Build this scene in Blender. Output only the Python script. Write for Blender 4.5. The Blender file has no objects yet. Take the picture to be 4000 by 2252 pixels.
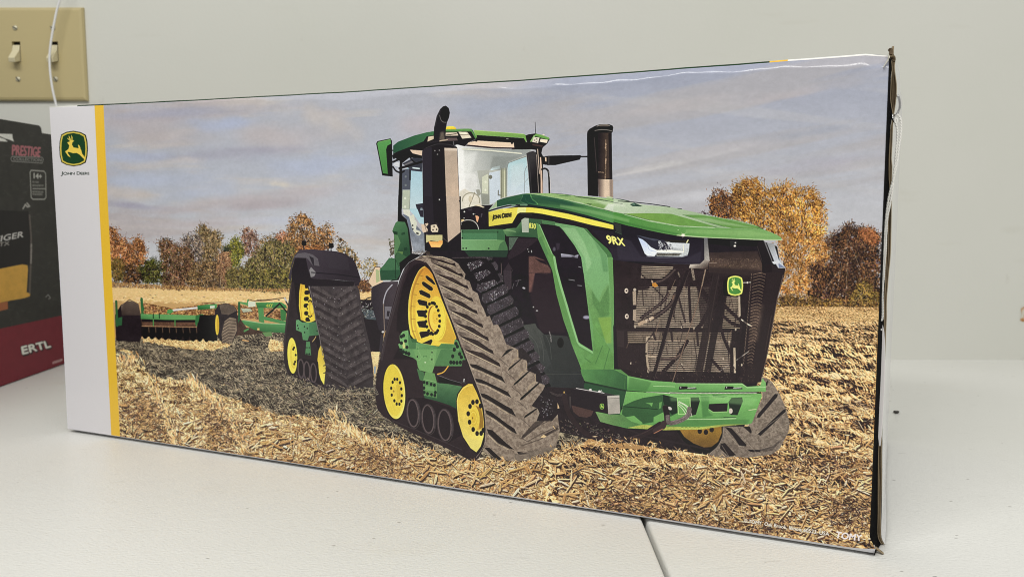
import bpy, bmesh, math, random
import numpy as np
from mathutils import Vector, Matrix

# ------------------------------------------------------------------ camera, light, exposure
SC = bpy.context.scene
COL = SC.collection
F_PX, PITCH, CAM_H = 3250.0, math.radians(5.8), 0.2
cam_d = bpy.data.cameras.new('camera'); cam = bpy.data.objects.new('camera', cam_d); COL.objects.link(cam)
cam.location = (0, 0, CAM_H); cam.rotation_euler = (math.radians(90) - PITCH, 0, 0)
cam_d.sensor_width = 36.0; cam_d.lens = F_PX / 4000 * 36.0
cam_d.clip_start = 0.02; cam_d.clip_end = 50
cam_d.dof.use_dof = True; cam_d.dof.focus_distance = 0.52; cam_d.dof.aperture_fstop = 14
SC.camera = cam

world = bpy.data.worlds.new('World'); SC.world = world; world.use_nodes = True
world.node_tree.nodes['Background'].inputs[0].default_value = (1.0, 0.99, 0.965, 1)
world.node_tree.nodes['Background'].inputs[1].default_value = 0.40

def area(name, loc, target, sx, sy, power, color=(1, 1, 1)):
    l = bpy.data.lights.new(name, 'AREA'); l.shape = 'RECTANGLE'; l.size = sx; l.size_y = sy
    l.energy = power; l.color = color
    o = bpy.data.objects.new(name, l); COL.objects.link(o); o.location = loc
    o.rotation_euler = (Vector(target) - Vector(loc)).to_track_quat('-Z', 'Y').to_euler()
    return o
# two ceiling fluorescents of the room, in front of the wall and up
area('ceiling_tube', (-0.45, -0.40, 1.55), (-0.05, 0.6, 0.1), 1.2, 0.30, 20, (1.0, 0.985, 0.94))
area('ceiling_tube', (1.3, -1.3, 1.95), (0.1, 0.6, 0.1), 1.2, 0.30, 14, (1.0, 0.985, 0.94))
SC.view_settings.view_transform = 'Standard'
SC.view_settings.look = 'None'
SC.view_settings.exposure = 0.0; SC.view_settings.gamma = 1.0
SC.render.film_transparent = False
SC.cycles.filter_width = 1.0

# ------------------------------------------------------------------ measuring the photograph
CP, SP = math.cos(PITCH), math.sin(PITCH)
def ray(p):
    x = (p[0] - 2000) / F_PX; y = -(p[1] - 1126) / F_PX
    return np.array([x, CP + y * SP, -SP + y * CP])
O3 = np.array([0, 0, CAM_H])
def on_z(p, z):
    r = ray(p); return O3 + r * ((z - CAM_H) / r[2])
def on_x(p, x):
    r = ray(p); return O3 + r * (x / r[0])
def on_y(p, y):
    r = ray(p); return O3 + r * (y / r[1])
def project(w):
    d = np.asarray(w, float) - O3
    yy = d[1] * CP - d[2] * SP
    zz = d[1] * SP + d[2] * CP
    return (2000 + F_PX * d[0] / yy, 1126 - F_PX * zz / yy)

Z_PRINT = 0.0034                                   # height of the lower edge of the print over the table
P_BL, P_BR = on_z((265, 1672), Z_PRINT), on_z((3395, 2148), Z_PRINT)
EX = (P_BR - P_BL); BOX_L = float(np.linalg.norm(EX)); EX /= BOX_L
ED = np.array([-EX[1], EX[0], 0.0])               # depth direction of the carton
BOX_ANG = math.atan2(EX[1], EX[0])
BASE = np.array([P_BL[0], P_BL[1], 0.0])
def on_box(p, d=0.0):                             # photo point -> (along, height) on the carton at depth d
    n = ED; q = BASE + ED * d
    r = ray(p); t = np.dot(q - O3, n) / np.dot(r, n); w = O3 + r * t
    return float(np.dot(w - BASE, EX)), float(w[2])
_t = [on_box((195, 416)), on_box((3474, 197))]
BOX_T = (_t[0][1] + _t[1][1]) / 2
SHEAR = BOX_L - on_box((3474, 197))[0]                # the carton leans: its upper right corner sits a millimetre in
BOX_D = 0.262
WALL_Y = float(on_z((3700, 1403), 0.0)[1])

# ------------------------------------------------------------------ object helpers
def obj(name, verts, faces, mat=None, parent=None, uv=None, smooth=False, mats=None, fm=None):
    me = bpy.data.meshes.new(name)
    me.from_pydata([tuple(map(float, v)) for v in verts], [], faces)
    if uv is not None:
        lay = me.uv_layers.new(name='UVMap')
        idx = np.empty(len(me.loops), np.int32); me.loops.foreach_get('vertex_index', idx)
        lay.data.foreach_set('uv', np.asarray(uv, np.float32)[idx].ravel())
    for m in (mats or ([mat] if mat else [])): me.materials.append(m)
    if fm: me.polygons.foreach_set('material_index', fm)
    if smooth: me.polygons.foreach_set('use_smooth', [True] * len(me.polygons))
    me.update()
    o = bpy.data.objects.new(name, me); COL.objects.link(o)
    if parent: o.parent = parent
    return o
def thing(name, label, cat, loc=(0, 0, 0), rz=0.0, group=None):
    o = bpy.data.objects.new(name, None); COL.objects.link(o)
    o.empty_display_size = 0.02
    o.location = tuple(map(float, loc)); o.rotation_euler = (0, 0, rz); tag(o, label, cat, group); return o
def tag(o, label, cat, group=None):
    o['label'] = label; o['category'] = cat
    if group: o['group'] = group
    return o
def box_mesh(x0, x1, y0, y1, z0, z1):
    v = [(x, y, z) for x in (x0, x1) for y in (y0, y1) for z in (z0, z1)]
    f = [(0, 1, 3, 2), (4, 6, 7, 5), (0, 4, 5, 1), (2, 3, 7, 6), (0, 2, 6, 4), (1, 5, 7, 3)]
    return v, f
def bevel_box(name, x0, x1, y0, y1, z0, z1, r, mat, parent=None, seg=3):
    v, f = box_mesh(x0, x1, y0, y1, z0, z1)
    o = obj(name, v, f, mat, parent)
    bm = bmesh.new(); bm.from_mesh(o.data); bmesh.ops.recalc_face_normals(bm, faces=bm.faces)
    bmesh.ops.bevel(bm, geom=list(bm.edges), offset=r, segments=seg, profile=0.5, affect='EDGES')
    bm.to_mesh(o.data); bm.free()
    o.data.polygons.foreach_set('use_smooth', [True] * len(o.data.polygons)); o.data.update()
    return o
def catmull(pts, n=6):
    P = [np.asarray(p, float) for p in pts]; out = []
    for i in range(len(P) - 1):
        a, b, c, d = P[max(i - 1, 0)], P[i], P[i + 1], P[min(i + 2, len(P) - 1)]
        for k in range(n):
            t = k / n
            out.append(0.5 * (2 * b + (c - a) * t + (2 * a - 5 * b + 4 * c - d) * t * t + (3 * b - a - 3 * c + d) * t ** 3))
    out.append(P[-1]); return out
def tube_mesh(pts, r, sides=8):
    pts = [Vector(p) for p in pts]; v, f = [], []
    up = Vector((0, 0, 1)); prev = None
    for i, p in enumerate(pts):
        t = (pts[min(i + 1, len(pts) - 1)] - pts[max(i - 1, 0)]).normalized()
        n = prev - t * prev.dot(t) if prev else (up.cross(t) if abs(t.z) < 0.9 else Vector((1, 0, 0)).cross(t))
        n.normalize(); prev = n; b = t.cross(n)
        rr = r[i] if hasattr(r, '__len__') else r
        for k in range(sides):
            a = 2 * math.pi * k / sides
            v.append(p + n * math.cos(a) * rr + b * math.sin(a) * rr)
    m = len(pts)
    for i in range(m - 1):
        for k in range(sides):
            k2 = (k + 1) % sides
            f.append((i * sides + k, i * sides + k2, (i + 1) * sides + k2, (i + 1) * sides + k))
    f.append(tuple(range(sides - 1, -1, -1))); f.append(tuple((m - 1) * sides + k for k in range(sides)))
    return v, f

# ------------------------------------------------------------------ materials
def mat_base(name, color=(0.8, 0.8, 0.8), rough=0.5, spec=0.5, metal=0.0):
    m = bpy.data.materials.new(name); m.use_nodes = True
    b = m.node_tree.nodes['Principled BSDF']
    b.inputs['Base Color'].default_value = (*color, 1); b.inputs['Roughness'].default_value = rough
    b.inputs['Specular IOR Level'].default_value = spec; b.inputs['Metallic'].default_value = metal
    return m, m.node_tree.nodes, m.node_tree.links, b
def N(ns, typ, **kw):
    n = ns.new(typ)
    for k, v in kw.items():
        if k in n.inputs: n.inputs[k].default_value = v
        else: setattr(n, k, v)
    return n
def noise(ns, ls, vec, scale, detail=4, rough=0.55):
    n = N(ns, 'ShaderNodeTexNoise'); n.inputs['Scale'].default_value = scale
    n.inputs['Detail'].default_value = detail; n.inputs['Roughness'].default_value = rough
    ls.new(vec, n.inputs['Vector']); return n.outputs['Fac']
def ramp(ns, ls, fac, stops):
    r = N(ns, 'ShaderNodeValToRGB'); e = r.color_ramp.elements
    while len(e) < len(stops): e.new(0.5)
    for k, (p, c) in enumerate(stops):
        e[k].position = p; e[k].color = (*c, 1) if len(c) == 3 else c
    ls.new(fac, r.inputs['Fac']); return r.outputs['Color']
def mix(ns, ls, fac, a, b, mode='MIX'):
    m = N(ns, 'ShaderNodeMix', data_type='RGBA', blend_type=mode)
    for sock, val in ((m.inputs[0], fac), (m.inputs[6], a), (m.inputs[7], b)):
        if hasattr(val, 'is_linked'): ls.new(val, sock)
        else: sock.default_value = val if not isinstance(val, tuple) else ((*val, 1) if len(val) == 3 else val)
    return m.outputs[2]
def bump(ns, ls, b, height, strength, dist):
    n = N(ns, 'ShaderNodeBump'); n.inputs['Strength'].default_value = strength; n.inputs['Distance'].default_value = dist
    ls.new(height, n.inputs['Height']); ls.new(n.outputs['Normal'], b.inputs['Normal']); return n
def scaled(ns, ls, vec, sc, rot=(0, 0, 0)):
    m = N(ns, 'ShaderNodeMapping'); m.inputs['Scale'].default_value = sc; m.inputs['Rotation'].default_value = rot
    ls.new(vec, m.inputs['Vector']); return m.outputs['Vector']
# ------------------------------------------------------------------ flat print: a small painter for the printed sheets
RNG = np.random.default_rng(7)
def srgb2lin(c): return np.where(c <= 0.04045, c / 12.92, ((c + 0.055) / 1.055) ** 2.4)
def lin2srgb(c): return np.where(c <= 0.0031308, c * 12.92, 1.055 * np.clip(c, 0, None) ** (1 / 2.4) - 0.055)
def homog(src, dst):
    A = []
    for (x, y), (u, v) in zip(src, dst):
        A.append([x, y, 1, 0, 0, 0, -u * x, -u * y, -u]); A.append([0, 0, 0, x, y, 1, -v * x, -v * y, -v])
    return np.linalg.svd(np.array(A, float))[2][-1].reshape(3, 3)
def vnoise(h, w, cell_y, cell_x, rng):            # smooth value noise on a grid
    gy, gx = int(h / cell_y) + 3, int(w / cell_x) + 3
    g = rng.random((gy, gx)).astype(np.float32)
    y = np.arange(h) / cell_y; x = np.arange(w) / cell_x
    y0 = y.astype(int); x0 = x.astype(int)
    fy = (y - y0)[:, None]; fx = (x - x0)[None, :]
    fy = fy * fy * (3 - 2 * fy); fx = fx * fx * (3 - 2 * fx)
    a = g[np.ix_(y0, x0)]; b = g[np.ix_(y0, x0 + 1)]; c = g[np.ix_(y0 + 1, x0)]; d = g[np.ix_(y0 + 1, x0 + 1)]
    return ((a * (1 - fx) + b * fx) * (1 - fy) + (c * (1 - fx) + d * fx) * fy).astype(np.float32)
def fbm(h, w, cy, cx, octs, rng, gain=0.5):
    s = np.zeros((h, w), np.float32); a = 1.0; t = 0
    for _ in range(octs):
        s += a * vnoise(h, w, max(cy, 1), max(cx, 1), rng); t += a; a *= gain; cy /= 2; cx /= 2
    return s / t

IX = np.arange(8192, dtype=np.float32)[None, :] + .5; IY = np.arange(8192, dtype=np.float32)[:, None] + .5
class Sheet:
    def __init__(self, w, h, corners_px):         # corners in the photograph: bottom left, bottom right, top right, top left
        self.w, self.h = w, h
        self.H = homog(corners_px, [(0, 0), (w, 0), (w, h), (0, h)])
        self.im = np.zeros((h, w, 3), np.float32)
        self.o = (0, 0); self.s = 1.0
        self.fine = RNG.random((h, w)).astype(np.float32) * 2 - 1
        self.mott = (fbm(h, w, 14, 14, 4, RNG) - 0.5) * 2
    def crop(self, x, y, s): self.o = (x, y); self.s = s
    def px(self, pts):
        p = np.asarray(pts, float).reshape(-1, 2); return np.stack([self.o[0] + p[:, 0] / self.s, self.o[1] + p[:, 1] / self.s], 1)
    def tex(self, pts):
        p = self.px(pts); q = np.c_[p, np.ones(len(p))] @ self.H.T; return q[:, :2] / q[:, 2:]
    def scale_at(self, pt):                       # texture px per unit of the current crop
        a = self.tex([pt, (pt[0] + 10, pt[1]), (pt[0], pt[1] + 10)])
        return (np.linalg.norm(a[1] - a[0]) + np.linalg.norm(a[2] - a[0])) / 20
    def grid_px(self):                            # photo coordinates of every texel
        Hi = np.linalg.inv(self.H)
        u, v = np.meshgrid(np.arange(self.w) + 0.5, np.arange(self.h) + 0.5)
        z = Hi[2, 0] * u + Hi[2, 1] * v + Hi[2, 2]
        return (Hi[0, 0] * u + Hi[0, 1] * v + Hi[0, 2]) / z, (Hi[1, 0] * u + Hi[1, 1] * v + Hi[1, 2]) / z
    def cover(self, q):                           # antialiased coverage of a polygon given in texels
        SS = 4
        x0 = max(int(q[:, 0].min()) - 1, 0); x1 = min(int(q[:, 0].max()) + 2, self.w)
        y0 = max(int(q[:, 1].min()) - 1, 0); y1 = min(int(q[:, 1].max()) + 2, self.h)
        if x1 <= x0 or y1 <= y0: return None
        W, Hh = x1 - x0, (y1 - y0) * SS
        acc = np.zeros((Hh, W + 2), np.float32)
        a = q; b = np.roll(q, -1, 0)
        for (ax, ay), (bx, by) in zip(a, b):
            if ay == by: continue
            sg = 1.0
            if ay > by: ax, ay, bx, by = bx, by, ax, ay; sg = -1.0
            k0 = max(int(math.ceil((ay - y0) * SS - 0.5)), 0); k1 = min(int(math.ceil((by - y0) * SS - 0.5)), Hh)
            if k1 <= k0: continue
            k = np.arange(k0, k1); yy = y0 + (k + 0.5) / SS
            xx = np.clip(ax + (bx - ax) * (yy - ay) / (by - ay) - x0, 0, W)
            i = xx.astype(int); f = xx - i
            acc[k, i] += sg * (1 - f); acc[k, i + 1] += sg * f
        c = np.clip(np.abs(np.cumsum(acc, 1)[:, :W]), 0, 1).reshape(y1 - y0, SS, W).mean(1)
        return x0, y0, c
    def blend(self, x0, y0, c, col, a=1.0, nz=0.0, mt=0.0, grad=None):
        h, w = c.shape; reg = self.im[y0:y0 + h, x0:x0 + w]
        if grad is not None:
            p0, c0, p1, c1 = grad
            t0, t1 = self.tex([p0, p1]); d = t1 - t0; L = max(np.dot(d, d), 1e-6)
            X = np.arange(x0, x0 + w)[None, :] + 0.5 - t0[0]; Y = np.arange(y0, y0 + h)[:, None] + 0.5 - t0[1]
            t = np.clip((X * d[0] + Y * d[1]) / L, 0, 1)[..., None]
            colr = np.asarray(c0, np.float32) * (1 - t) + np.asarray(c1, np.float32) * t
        else: colr = np.asarray(col, np.float32)[None, None, :]
        if nz or mt:
            m = 1 + nz * self.fine[y0:y0 + h, x0:x0 + w] + mt * self.mott[y0:y0 + h, x0:x0 + w]
            colr = colr * m[..., None]
        al = (c * a)[..., None]
        reg += al * (colr - reg)
    def poly(self, col, pts, a=1.0, nz=0.04, mt=0.0, grad=None, sm=False, soft=0):
        p = np.asarray(pts, float).reshape(-1, 2)
        if sm:
            q = np.vstack([p[-1:], p, p[:2]]); p = np.array(catmull(q, 5))[5:-5]
        r = self.cover(self.tex(p))
        if r is None: return
        x0, y0, c = r
        if soft: x0, y0, c = self.soften(x0, y0, c, soft * self.scale_at(p.mean(0)))
        self.blend(x0, y0, c, col, a, nz, mt, grad)
    def soften(self, x0, y0, c, rad):
        n = max(int(rad), 1); p = 2 * n
        c = np.pad(c, p); x0 -= p; y0 -= p
        for _ in range(2):
            for ax in (0, 1):
                s = np.cumsum(np.pad(c, [(n + 1, n) if k == ax else (0, 0) for k in (0, 1)]), ax)
                c = (s[2 * n + 1:] - s[:-2 * n - 1]) / (2 * n + 1) if ax == 0 else (s[:, 2 * n + 1:] - s[:, :-2 * n - 1]) / (2 * n + 1)
        X0, Y0 = max(x0, 0), max(y0, 0); X1, Y1 = min(x0 + c.shape[1], self.w), min(y0 + c.shape[0], self.h)
        return X0, Y0, c[Y0 - y0:Y1 - y0, X0 - x0:X1 - x0]
    def line(self, col, pts, w, a=1.0, nz=0.04, sm=False, w2=None, mt=0.0):
        p = np.asarray(pts, float).reshape(-1, 2)
        if sm: p = np.array(catmull(p, 6))
        q = self.tex(p); sc = self.scale_at(p[len(p) // 2]); hw = np.linspace(w, w if w2 is None else w2, len(q)) * sc / 2
        m = hw.max() + 2
        x0 = max(int(q[:, 0].min() - m), 0); x1 = min(int(q[:, 0].max() + m) + 1, self.w)
        y0 = max(int(q[:, 1].min() - m), 0); y1 = min(int(q[:, 1].max() + m) + 1, self.h)
        if x1 <= x0 or y1 <= y0: return
        c = np.zeros((y1 - y0, x1 - x0), np.float32)
        for i in range(len(q) - 1):
            (ax, ay), (bx, by) = q[i], q[i + 1]; r = max(hw[i], hw[i + 1]) + 2
            X0 = max(int(min(ax, bx) - r), x0); X1 = min(int(max(ax, bx) + r) + 1, x1)
            Y0 = max(int(min(ay, by) - r), y0); Y1 = min(int(max(ay, by) + r) + 1, y1)
            if X1 <= X0 or Y1 <= Y0: continue
            X = np.arange(X0, X1)[None, :] + 0.5; Y = np.arange(Y0, Y1)[:, None] + 0.5
            dx, dy = bx - ax, by - ay; L = dx * dx + dy * dy + 1e-9
            t = np.clip(((X - ax) * dx + (Y - ay) * dy) / L, 0, 1)
            d = np.hypot(X - ax - t * dx, Y - ay - t * dy)
            k = np.clip(hw[i] + (hw[i + 1] - hw[i]) * t - d + 0.5, 0, 1) * np.minimum(1, 2 * hw[i] + 0.3)
            s = c[Y0 - y0:Y1 - y0, X0 - x0:X1 - x0]; np.maximum(s, k, out=s)
        self.blend(x0, y0, c, col, a, nz, mt)
    def ell(self, col, cx, cy, rx, ry, rot=0.0, **kw):
        t = np.linspace(0, 2 * math.pi, 40, endpoint=False); c, s = math.cos(math.radians(rot)), math.sin(math.radians(rot))
        x, y = rx * np.cos(t), ry * np.sin(t)
        self.poly(col, np.stack([cx + x * c - y * s, cy + x * s + y * c], 1), **kw)
    def ring(self, col, cx, cy, rx, ry, w, rot=0.0, a0=0, a1=360, **kw):
        t = np.radians(np.linspace(a0, a1, 48)); c, s = math.cos(math.radians(rot)), math.sin(math.radians(rot))
        x, y = rx * np.cos(t), ry * np.sin(t)
        self.line(col, np.stack([cx + x * c - y * s, cy + x * s + y * c], 1), w, **kw)
    def dabs(self, P, length, width, ang, cols, alpha=1.0, taper=1.5):
        """many small strokes: P in photo px, sizes in photo px"""
        so, ss = self.o, self.s; self.o, self.s = (0, 0), 1.0
        P = np.asarray(P, float); n = len(P)
        if n == 0: self.o, self.s = so, ss; return
        A = np.stack([np.cos(ang), np.sin(ang)], 1) * np.asarray(length)[:, None] / 2
        q0, q1 = self.tex(P - A), self.tex(P + A)
        C = (q0 + q1) / 2; D = (q1 - q0) / 2; L = np.maximum(np.linalg.norm(D, axis=1), 0.4)
        wd = np.maximum(np.asarray(width) / 2 * (L / np.maximum(np.asarray(length) / 2, 1e-6)), 0.35)
        cols = np.asarray(cols, np.float32); al = np.broadcast_to(np.asarray(alpha, np.float32), (n,))
        im = self.im
        cx, cy = C[:, 0].tolist(), C[:, 1].tolist(); ux, uy = (D[:, 0] / L).tolist(), (D[:, 1] / L).tolist()
        Ll, wl, av = L.tolist(), wd.tolist(), al.tolist(); W, H = self.w, self.h
        for k in range(n):
            a, c_, l, hw = abs(ux[k]), abs(uy[k]), Ll[k], wl[k]
            rx, ry = a * l + c_ * hw + 1.2, c_ * l + a * hw + 1.2
            x0, x1 = max(int(cx[k] - rx), 0), min(int(cx[k] + rx) + 1, W); y0, y1 = max(int(cy[k] - ry), 0), min(int(cy[k] + ry) + 1, H)
            if x1 <= x0 or y1 <= y0: continue
            X = IX[:, x0:x1] - cx[k]; Y = IY[y0:y1] - cy[k]
            t = np.abs(X * ux[k] + Y * uy[k]); d = np.abs(Y * ux[k] - X * uy[k])
            p = t / (l + .5); np.minimum(p, 1, out=p)
            cov = np.minimum(np.maximum(hw * (1 - p ** taper) - d + .5, 0), 1); cov *= (p < 1) * av[k]
            r = im[y0:y1, x0:x1]; r += cov[..., None] * (cols[k] - r)
        self.o, self.s = so, ss
    def noisefill(self, pts, cols, cell, rng, soft=6, edge=0.0, gap=0.0, a=1.0, octs=4, asp=1.0, contrast=1.0, slant=0.0, sm=False):
        """fills a region with a fine random grain that runs through the colours from dark to light; cell in photo px"""
        p = np.asarray(pts, float).reshape(-1, 2)
        if sm: q = np.vstack([p[-1:], p, p[:2]]); p = np.array(catmull(q, 5))[5:-5]
        r = self.cover(self.tex(p))
        if r is None: return
        st = self.scale_at(p.mean(0)) * self.s        # texels per photo px
        x0, y0, c = self.soften(*r, max(soft * st, 1)); h, w = c.shape
        if edge or gap:
            n1 = fbm(h, w, cell * st * 3.2, cell * st * 3.2, 4, rng, .6)
            k = np.clip((c - .62 + (n1 - .5) * edge) * 5 + .5, 0, 1)
            if gap:
                n2 = fbm(h, w, cell * st * 2.2, cell * st * 2.2, 4, rng, .65); g = np.clip((n2 - (.5 + (1 - gap) * .22)) * 22, 0, 1) * np.clip(1.7 - c * .75, .2, 1); k = k * (1 - g)
            c = k
        n = fbm(h, w + int(abs(slant) * h) + 2, cell * st, cell * st * asp, octs, rng, .62)
        if slant:
            sh = (np.arange(h) * slant).astype(int); sh -= sh.min(); n = np.stack([n[i, sh[i]:sh[i] + w] for i in range(h)])
        else: n = n[:, :w]
        n = (n - n.mean()) / (n.std() + 1e-6) * contrast; t = 1 / (1 + np.exp(-1.7 * n)) * (len(cols) - 1)
        i = np.clip(t.astype(int), 0, len(cols) - 2); f = (t - i)[..., None]; cols = np.asarray(cols, np.float32)
        colr = cols[i] * (1 - f) + cols[i + 1] * f
        reg = self.im[y0:y0 + h, x0:x0 + w]; reg += (c * a)[..., None] * (colr - reg)
    def inside(self, pts, n, rng):                # random photo points inside a polygon given in crop px
        p = self.px(pts); lo, hi = p.min(0), p.max(0); out = []
        a = p; b = np.roll(p, -1, 0)
        while sum(map(len, out)) < n:
            r = lo + (hi - lo) * rng.random((max(n * 2, 64), 2)); c = np.zeros(len(r), bool)
            for (ax, ay), (bx, by) in zip(a, b):
                if ay == by: continue
                k = ((ay > r[:, 1]) != (by > r[:, 1])) & (r[:, 0] < (bx - ax) * (r[:, 1] - ay) / (by - ay) + ax); c ^= k
            out.append(r[c])
        return np.vstack(out)[:n]
    def text(self, body, quad, col, bold=0.0, a=1.0, small=None):
        """quad in crop px: bottom left, bottom right, top right, top left; small = scale of the letters after each initial"""
        tris, box = glyphs(body, small)
        Hq = homog([(box[0], box[1]), (box[2], box[1]), (box[2], box[3]), (box[0], box[3])], quad)
        m = np.zeros((self.h, self.w), np.float32)
        offs = [(0, 0)] if not bold else [(-bold, 0), (bold, 0), (0, bold), (0, -bold), (0, 0)]
        full = None
        for ox, oy in offs:
            m[:] = 0
            for t in tris:
                q = np.c_[t, np.ones(3)] @ Hq.T; q = q[:, :2] / q[:, 2:] + (ox, oy)
                r = self.cover(self.tex(q))
                if r: x0, y0, c = r; m[y0:y0 + c.shape[0], x0:x0 + c.shape[1]] += c
            np.clip(m, 0, 1, out=m); full = m.copy() if full is None else np.maximum(full, m)
        ys, xs = np.where(full > 0)
        if len(ys):
            y0, y1, x0, x1 = ys.min(), ys.max() + 1, xs.min(), xs.max() + 1
            self.blend(x0, y0, full[y0:y1, x0:x1], col, a)
    def fibers(self, pts, stops, rng, grain=1.6, length=9, mean=0.2, spread=.9, clump=.5, clump_px=(20, 60), soft=3, edge=.7, a=1.0, emboss=.5, fieldcell=14):
        """litter of stalks: white noise smeared along a wandering direction, then run through colour stops (position, colour)"""
        r = self.cover(self.tex(pts))
        if r is None: return
        x0, y0, c = self.soften(*r, max(soft, 1)); h, w = c.shape
        if edge: c = np.clip((c - .5 + (fbm(h, w, 9, 11, 3, rng) - .5) * edge) * 6 + .5, 0, 1)
        Y, X = np.mgrid[0:h, 0:w].astype(np.float32); v = None
        for lay, (dth, sh) in enumerate(((-.75, 0), (.05, .1), (.8, -.05))):      # crossing layers of stalks, the upper hides the lower
            nz = fbm(h, w, grain, grain, 1, rng) if grain > 1.05 else rng.random((h, w)).astype(np.float32)
            f1 = fbm(h, w, fieldcell, fieldcell, 2, rng, .7) - .5
            th = -(mean + dth * spread + f1 * spread * 3.0)                       # texel rows run upwards
            cs, sn = np.cos(th), np.sin(th); acc = np.zeros((h, w), np.float32); n = 0
            for k in np.arange(-length / 2, length / 2 + .01, max(1.0, length / 10)):
                acc += nz[np.clip((Y + k * sn).astype(int), 0, h - 1), np.clip((X + k * cs).astype(int), 0, w - 1)]; n += 1
            acc /= n; acc = (acc - acc.mean()) / (acc.std() + 1e-6)
            if emboss: acc = acc + emboss * (acc - np.roll(np.roll(acc, 1, 0), 1, 1))
            pick_ = (fbm(h, w, grain * 4, grain * 4, 2, rng) + sh - .5) * 7
            v = acc if v is None else np.where(pick_ > 0, np.maximum(acc, v - .5), np.maximum(v, acc - .5))
        v = (v - v.mean()) / v.std()
        cl = fbm(h, w, clump_px[0], clump_px[1], 4, rng, .6); v = v + clump * (cl - cl.mean()) / (cl.std() + 1e-6)
        v = np.argsort(np.argsort(v.ravel())).reshape(h, w) / v.size
        v = (v - .5) * 3.6
        t = .5 * (1 + np.tanh(.8 * v)); pos = [s[0] for s in stops]
        colr = np.stack([np.interp(t, pos, [s[1][i] for s in stops]) for i in range(3)], -1)
        reg = self.im[y0:y0 + h, x0:x0 + w]; reg += (c * a)[..., None] * (colr - reg)
    def image(self, name, gain, off, sharp=0.0):
        g = np.clip(self.im[..., 1] - np.maximum(self.im[..., 0], self.im[..., 2]), 0, None)     # printing inks: greens turn a little yellow and dull
        self.im[..., 0] += .32 * g; self.im[..., 1] -= .05 * g; self.im[..., 2] += .06 * g
        # print screen sharpening
        k = self.im.copy()
        for ax in (0, 1):
            k = (np.roll(k, 1, ax) + np.roll(k, -1, ax) + np.roll(k, 2, ax) + np.roll(k, -2, ax) + k) / 5
        self.im = self.im + sharp * np.clip(self.im - k, -40, 40)
        c = srgb2lin(np.clip(self.im / 255, 0, 1)); c = np.clip((c - off) * gain, 0.004, 0.86)
        buf = np.ones((self.h, self.w, 4), np.float32); buf[..., :3] = lin2srgb(c)
        im = bpy.data.images.new(name, self.w, self.h); im.pixels.foreach_set(buf.ravel()); im.update(); im.pack()
        return im

_G = {}
def glyphs(body, small=None):                     # outlines of the built-in font as triangles
    key = (body, small)
    if key in _G: return _G[key]
    tris = []; x = 0.0
    def one(s, size):
        cu = bpy.data.curves.new('t', 'FONT'); cu.body = s; cu.size = size; cu.resolution_u = 4
        o = bpy.data.objects.new('t', cu); COL.objects.link(o)
        me = o.to_mesh(); me.calc_loop_triangles()
        v = np.array([w.co[:2] for w in me.vertices]).reshape(-1, 2)
        t = [v[list(k.vertices)] for k in me.loop_triangles]; o.to_mesh_clear()
        bpy.data.objects.remove(o); bpy.data.curves.remove(cu)
        return t, v
    if small is None: tris, v = one(body, 1.0)
    else:
        for wd in body.split(' '):
            for i, ch in enumerate(wd):
                t, v = one(ch, 1.0 if i == 0 else small)
                lo, hi = v[:, 0].min(), v[:, 0].max()
                tris += [k - (lo - x, 0) for k in t]; x += hi - lo + 0.07
            x += 0.30
    a = np.vstack(tris); _G[key] = (tris, (a[:, 0].min(), a[:, 1].min(), a[:, 0].max(), a[:, 1].max()))
    return _G[key]
def pick(pal, n, rng, jit=10):
    p = np.asarray(pal, float); c = p[rng.integers(0, len(p), n)]
    return np.clip(c + rng.normal(0, jit, (n, 1)) + rng.normal(0, jit * 0.3, (n, 3)), 8, 250)
# ------------------------------------------------------------------ the printed picture on the carton front
TW, TH = 2600, 1130
S = Sheet(TW, TH, [project(np.append(P_BL[:2], 0) + [0, 0, Z_PRINT]), project(np.append(P_BR[:2], 0) + [0, 0, Z_PRINT]),
                   project(np.append(P_BR[:2], 0) - EX * SHEAR + [0, 0, BOX_T]), project(np.append(P_BL[:2], 0) + [0, 0, BOX_T])])
PX, PY = S.grid_px()
def full(): S.crop(0, 0, 1.0)
rng = np.random.default_rng(11)

def sky():
    x, y = PX, PY
    top = np.array([168, 169, 178.]); mid = np.array([170, 174, 186.]); low = np.array([190, 191, 196.])
    t = np.clip((y - 230 + (x - 2000) * 0.06) / 720, 0, 1)[..., None]
    im = np.where(t < 0.5, top + (mid - top) * t * 2, mid + (low - mid) * (t - 0.5) * 2)
    right = np.clip((x - 1700) / 500, 0, 1)[..., None]
    im = im * (1 - right) + right * (np.array([146, 151, 170.]) + (np.array([182, 183, 190.]) - np.array([146, 151, 170.])) * np.clip(t * 1.05, 0, 1) ** 0.9)
    # streaks rising to the right on the right half, flat banks on the left
    def warp(n, slope):
        hh, ww = n.shape; sh = (np.arange(ww) * slope).astype(int)
        return np.stack([np.roll(n[:, i], sh[i]) for i in range(ww)], 1)
    a = fbm(TH, TW, 46, 420, 5, rng); b = fbm(TH, TW, 90, 330, 5, rng); c2 = warp(fbm(TH, TW, 40, 560, 5, rng), 0.16)
    st = lambda v, lo, hi: np.clip((v - lo) / (hi - lo), 0, 1)
    left = 1 - right[..., 0]
    k = st(b * 0.6 + a * 0.4, 0.47, 0.60)[..., None] * left[..., None]
    im = im + k * 0.78 * (np.array([172, 164, 166.]) - im)
    k = st(a, 0.54, 0.70)[..., None] * left[..., None] * 0.55
    im = im + k * (np.array([192, 185, 180.]) - im)
    k = st(c2, 0.45, 0.62)[..., None] * right * 0.72
    im = im + k * (np.array([168, 165, 169.]) - im)
    k = st(c2[::-1], 0.56, 0.70)[..., None] * right * 0.30
    im = im + k * (np.array([184, 182, 184.]) - im)
    S.im[:] = im
sky()
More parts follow.
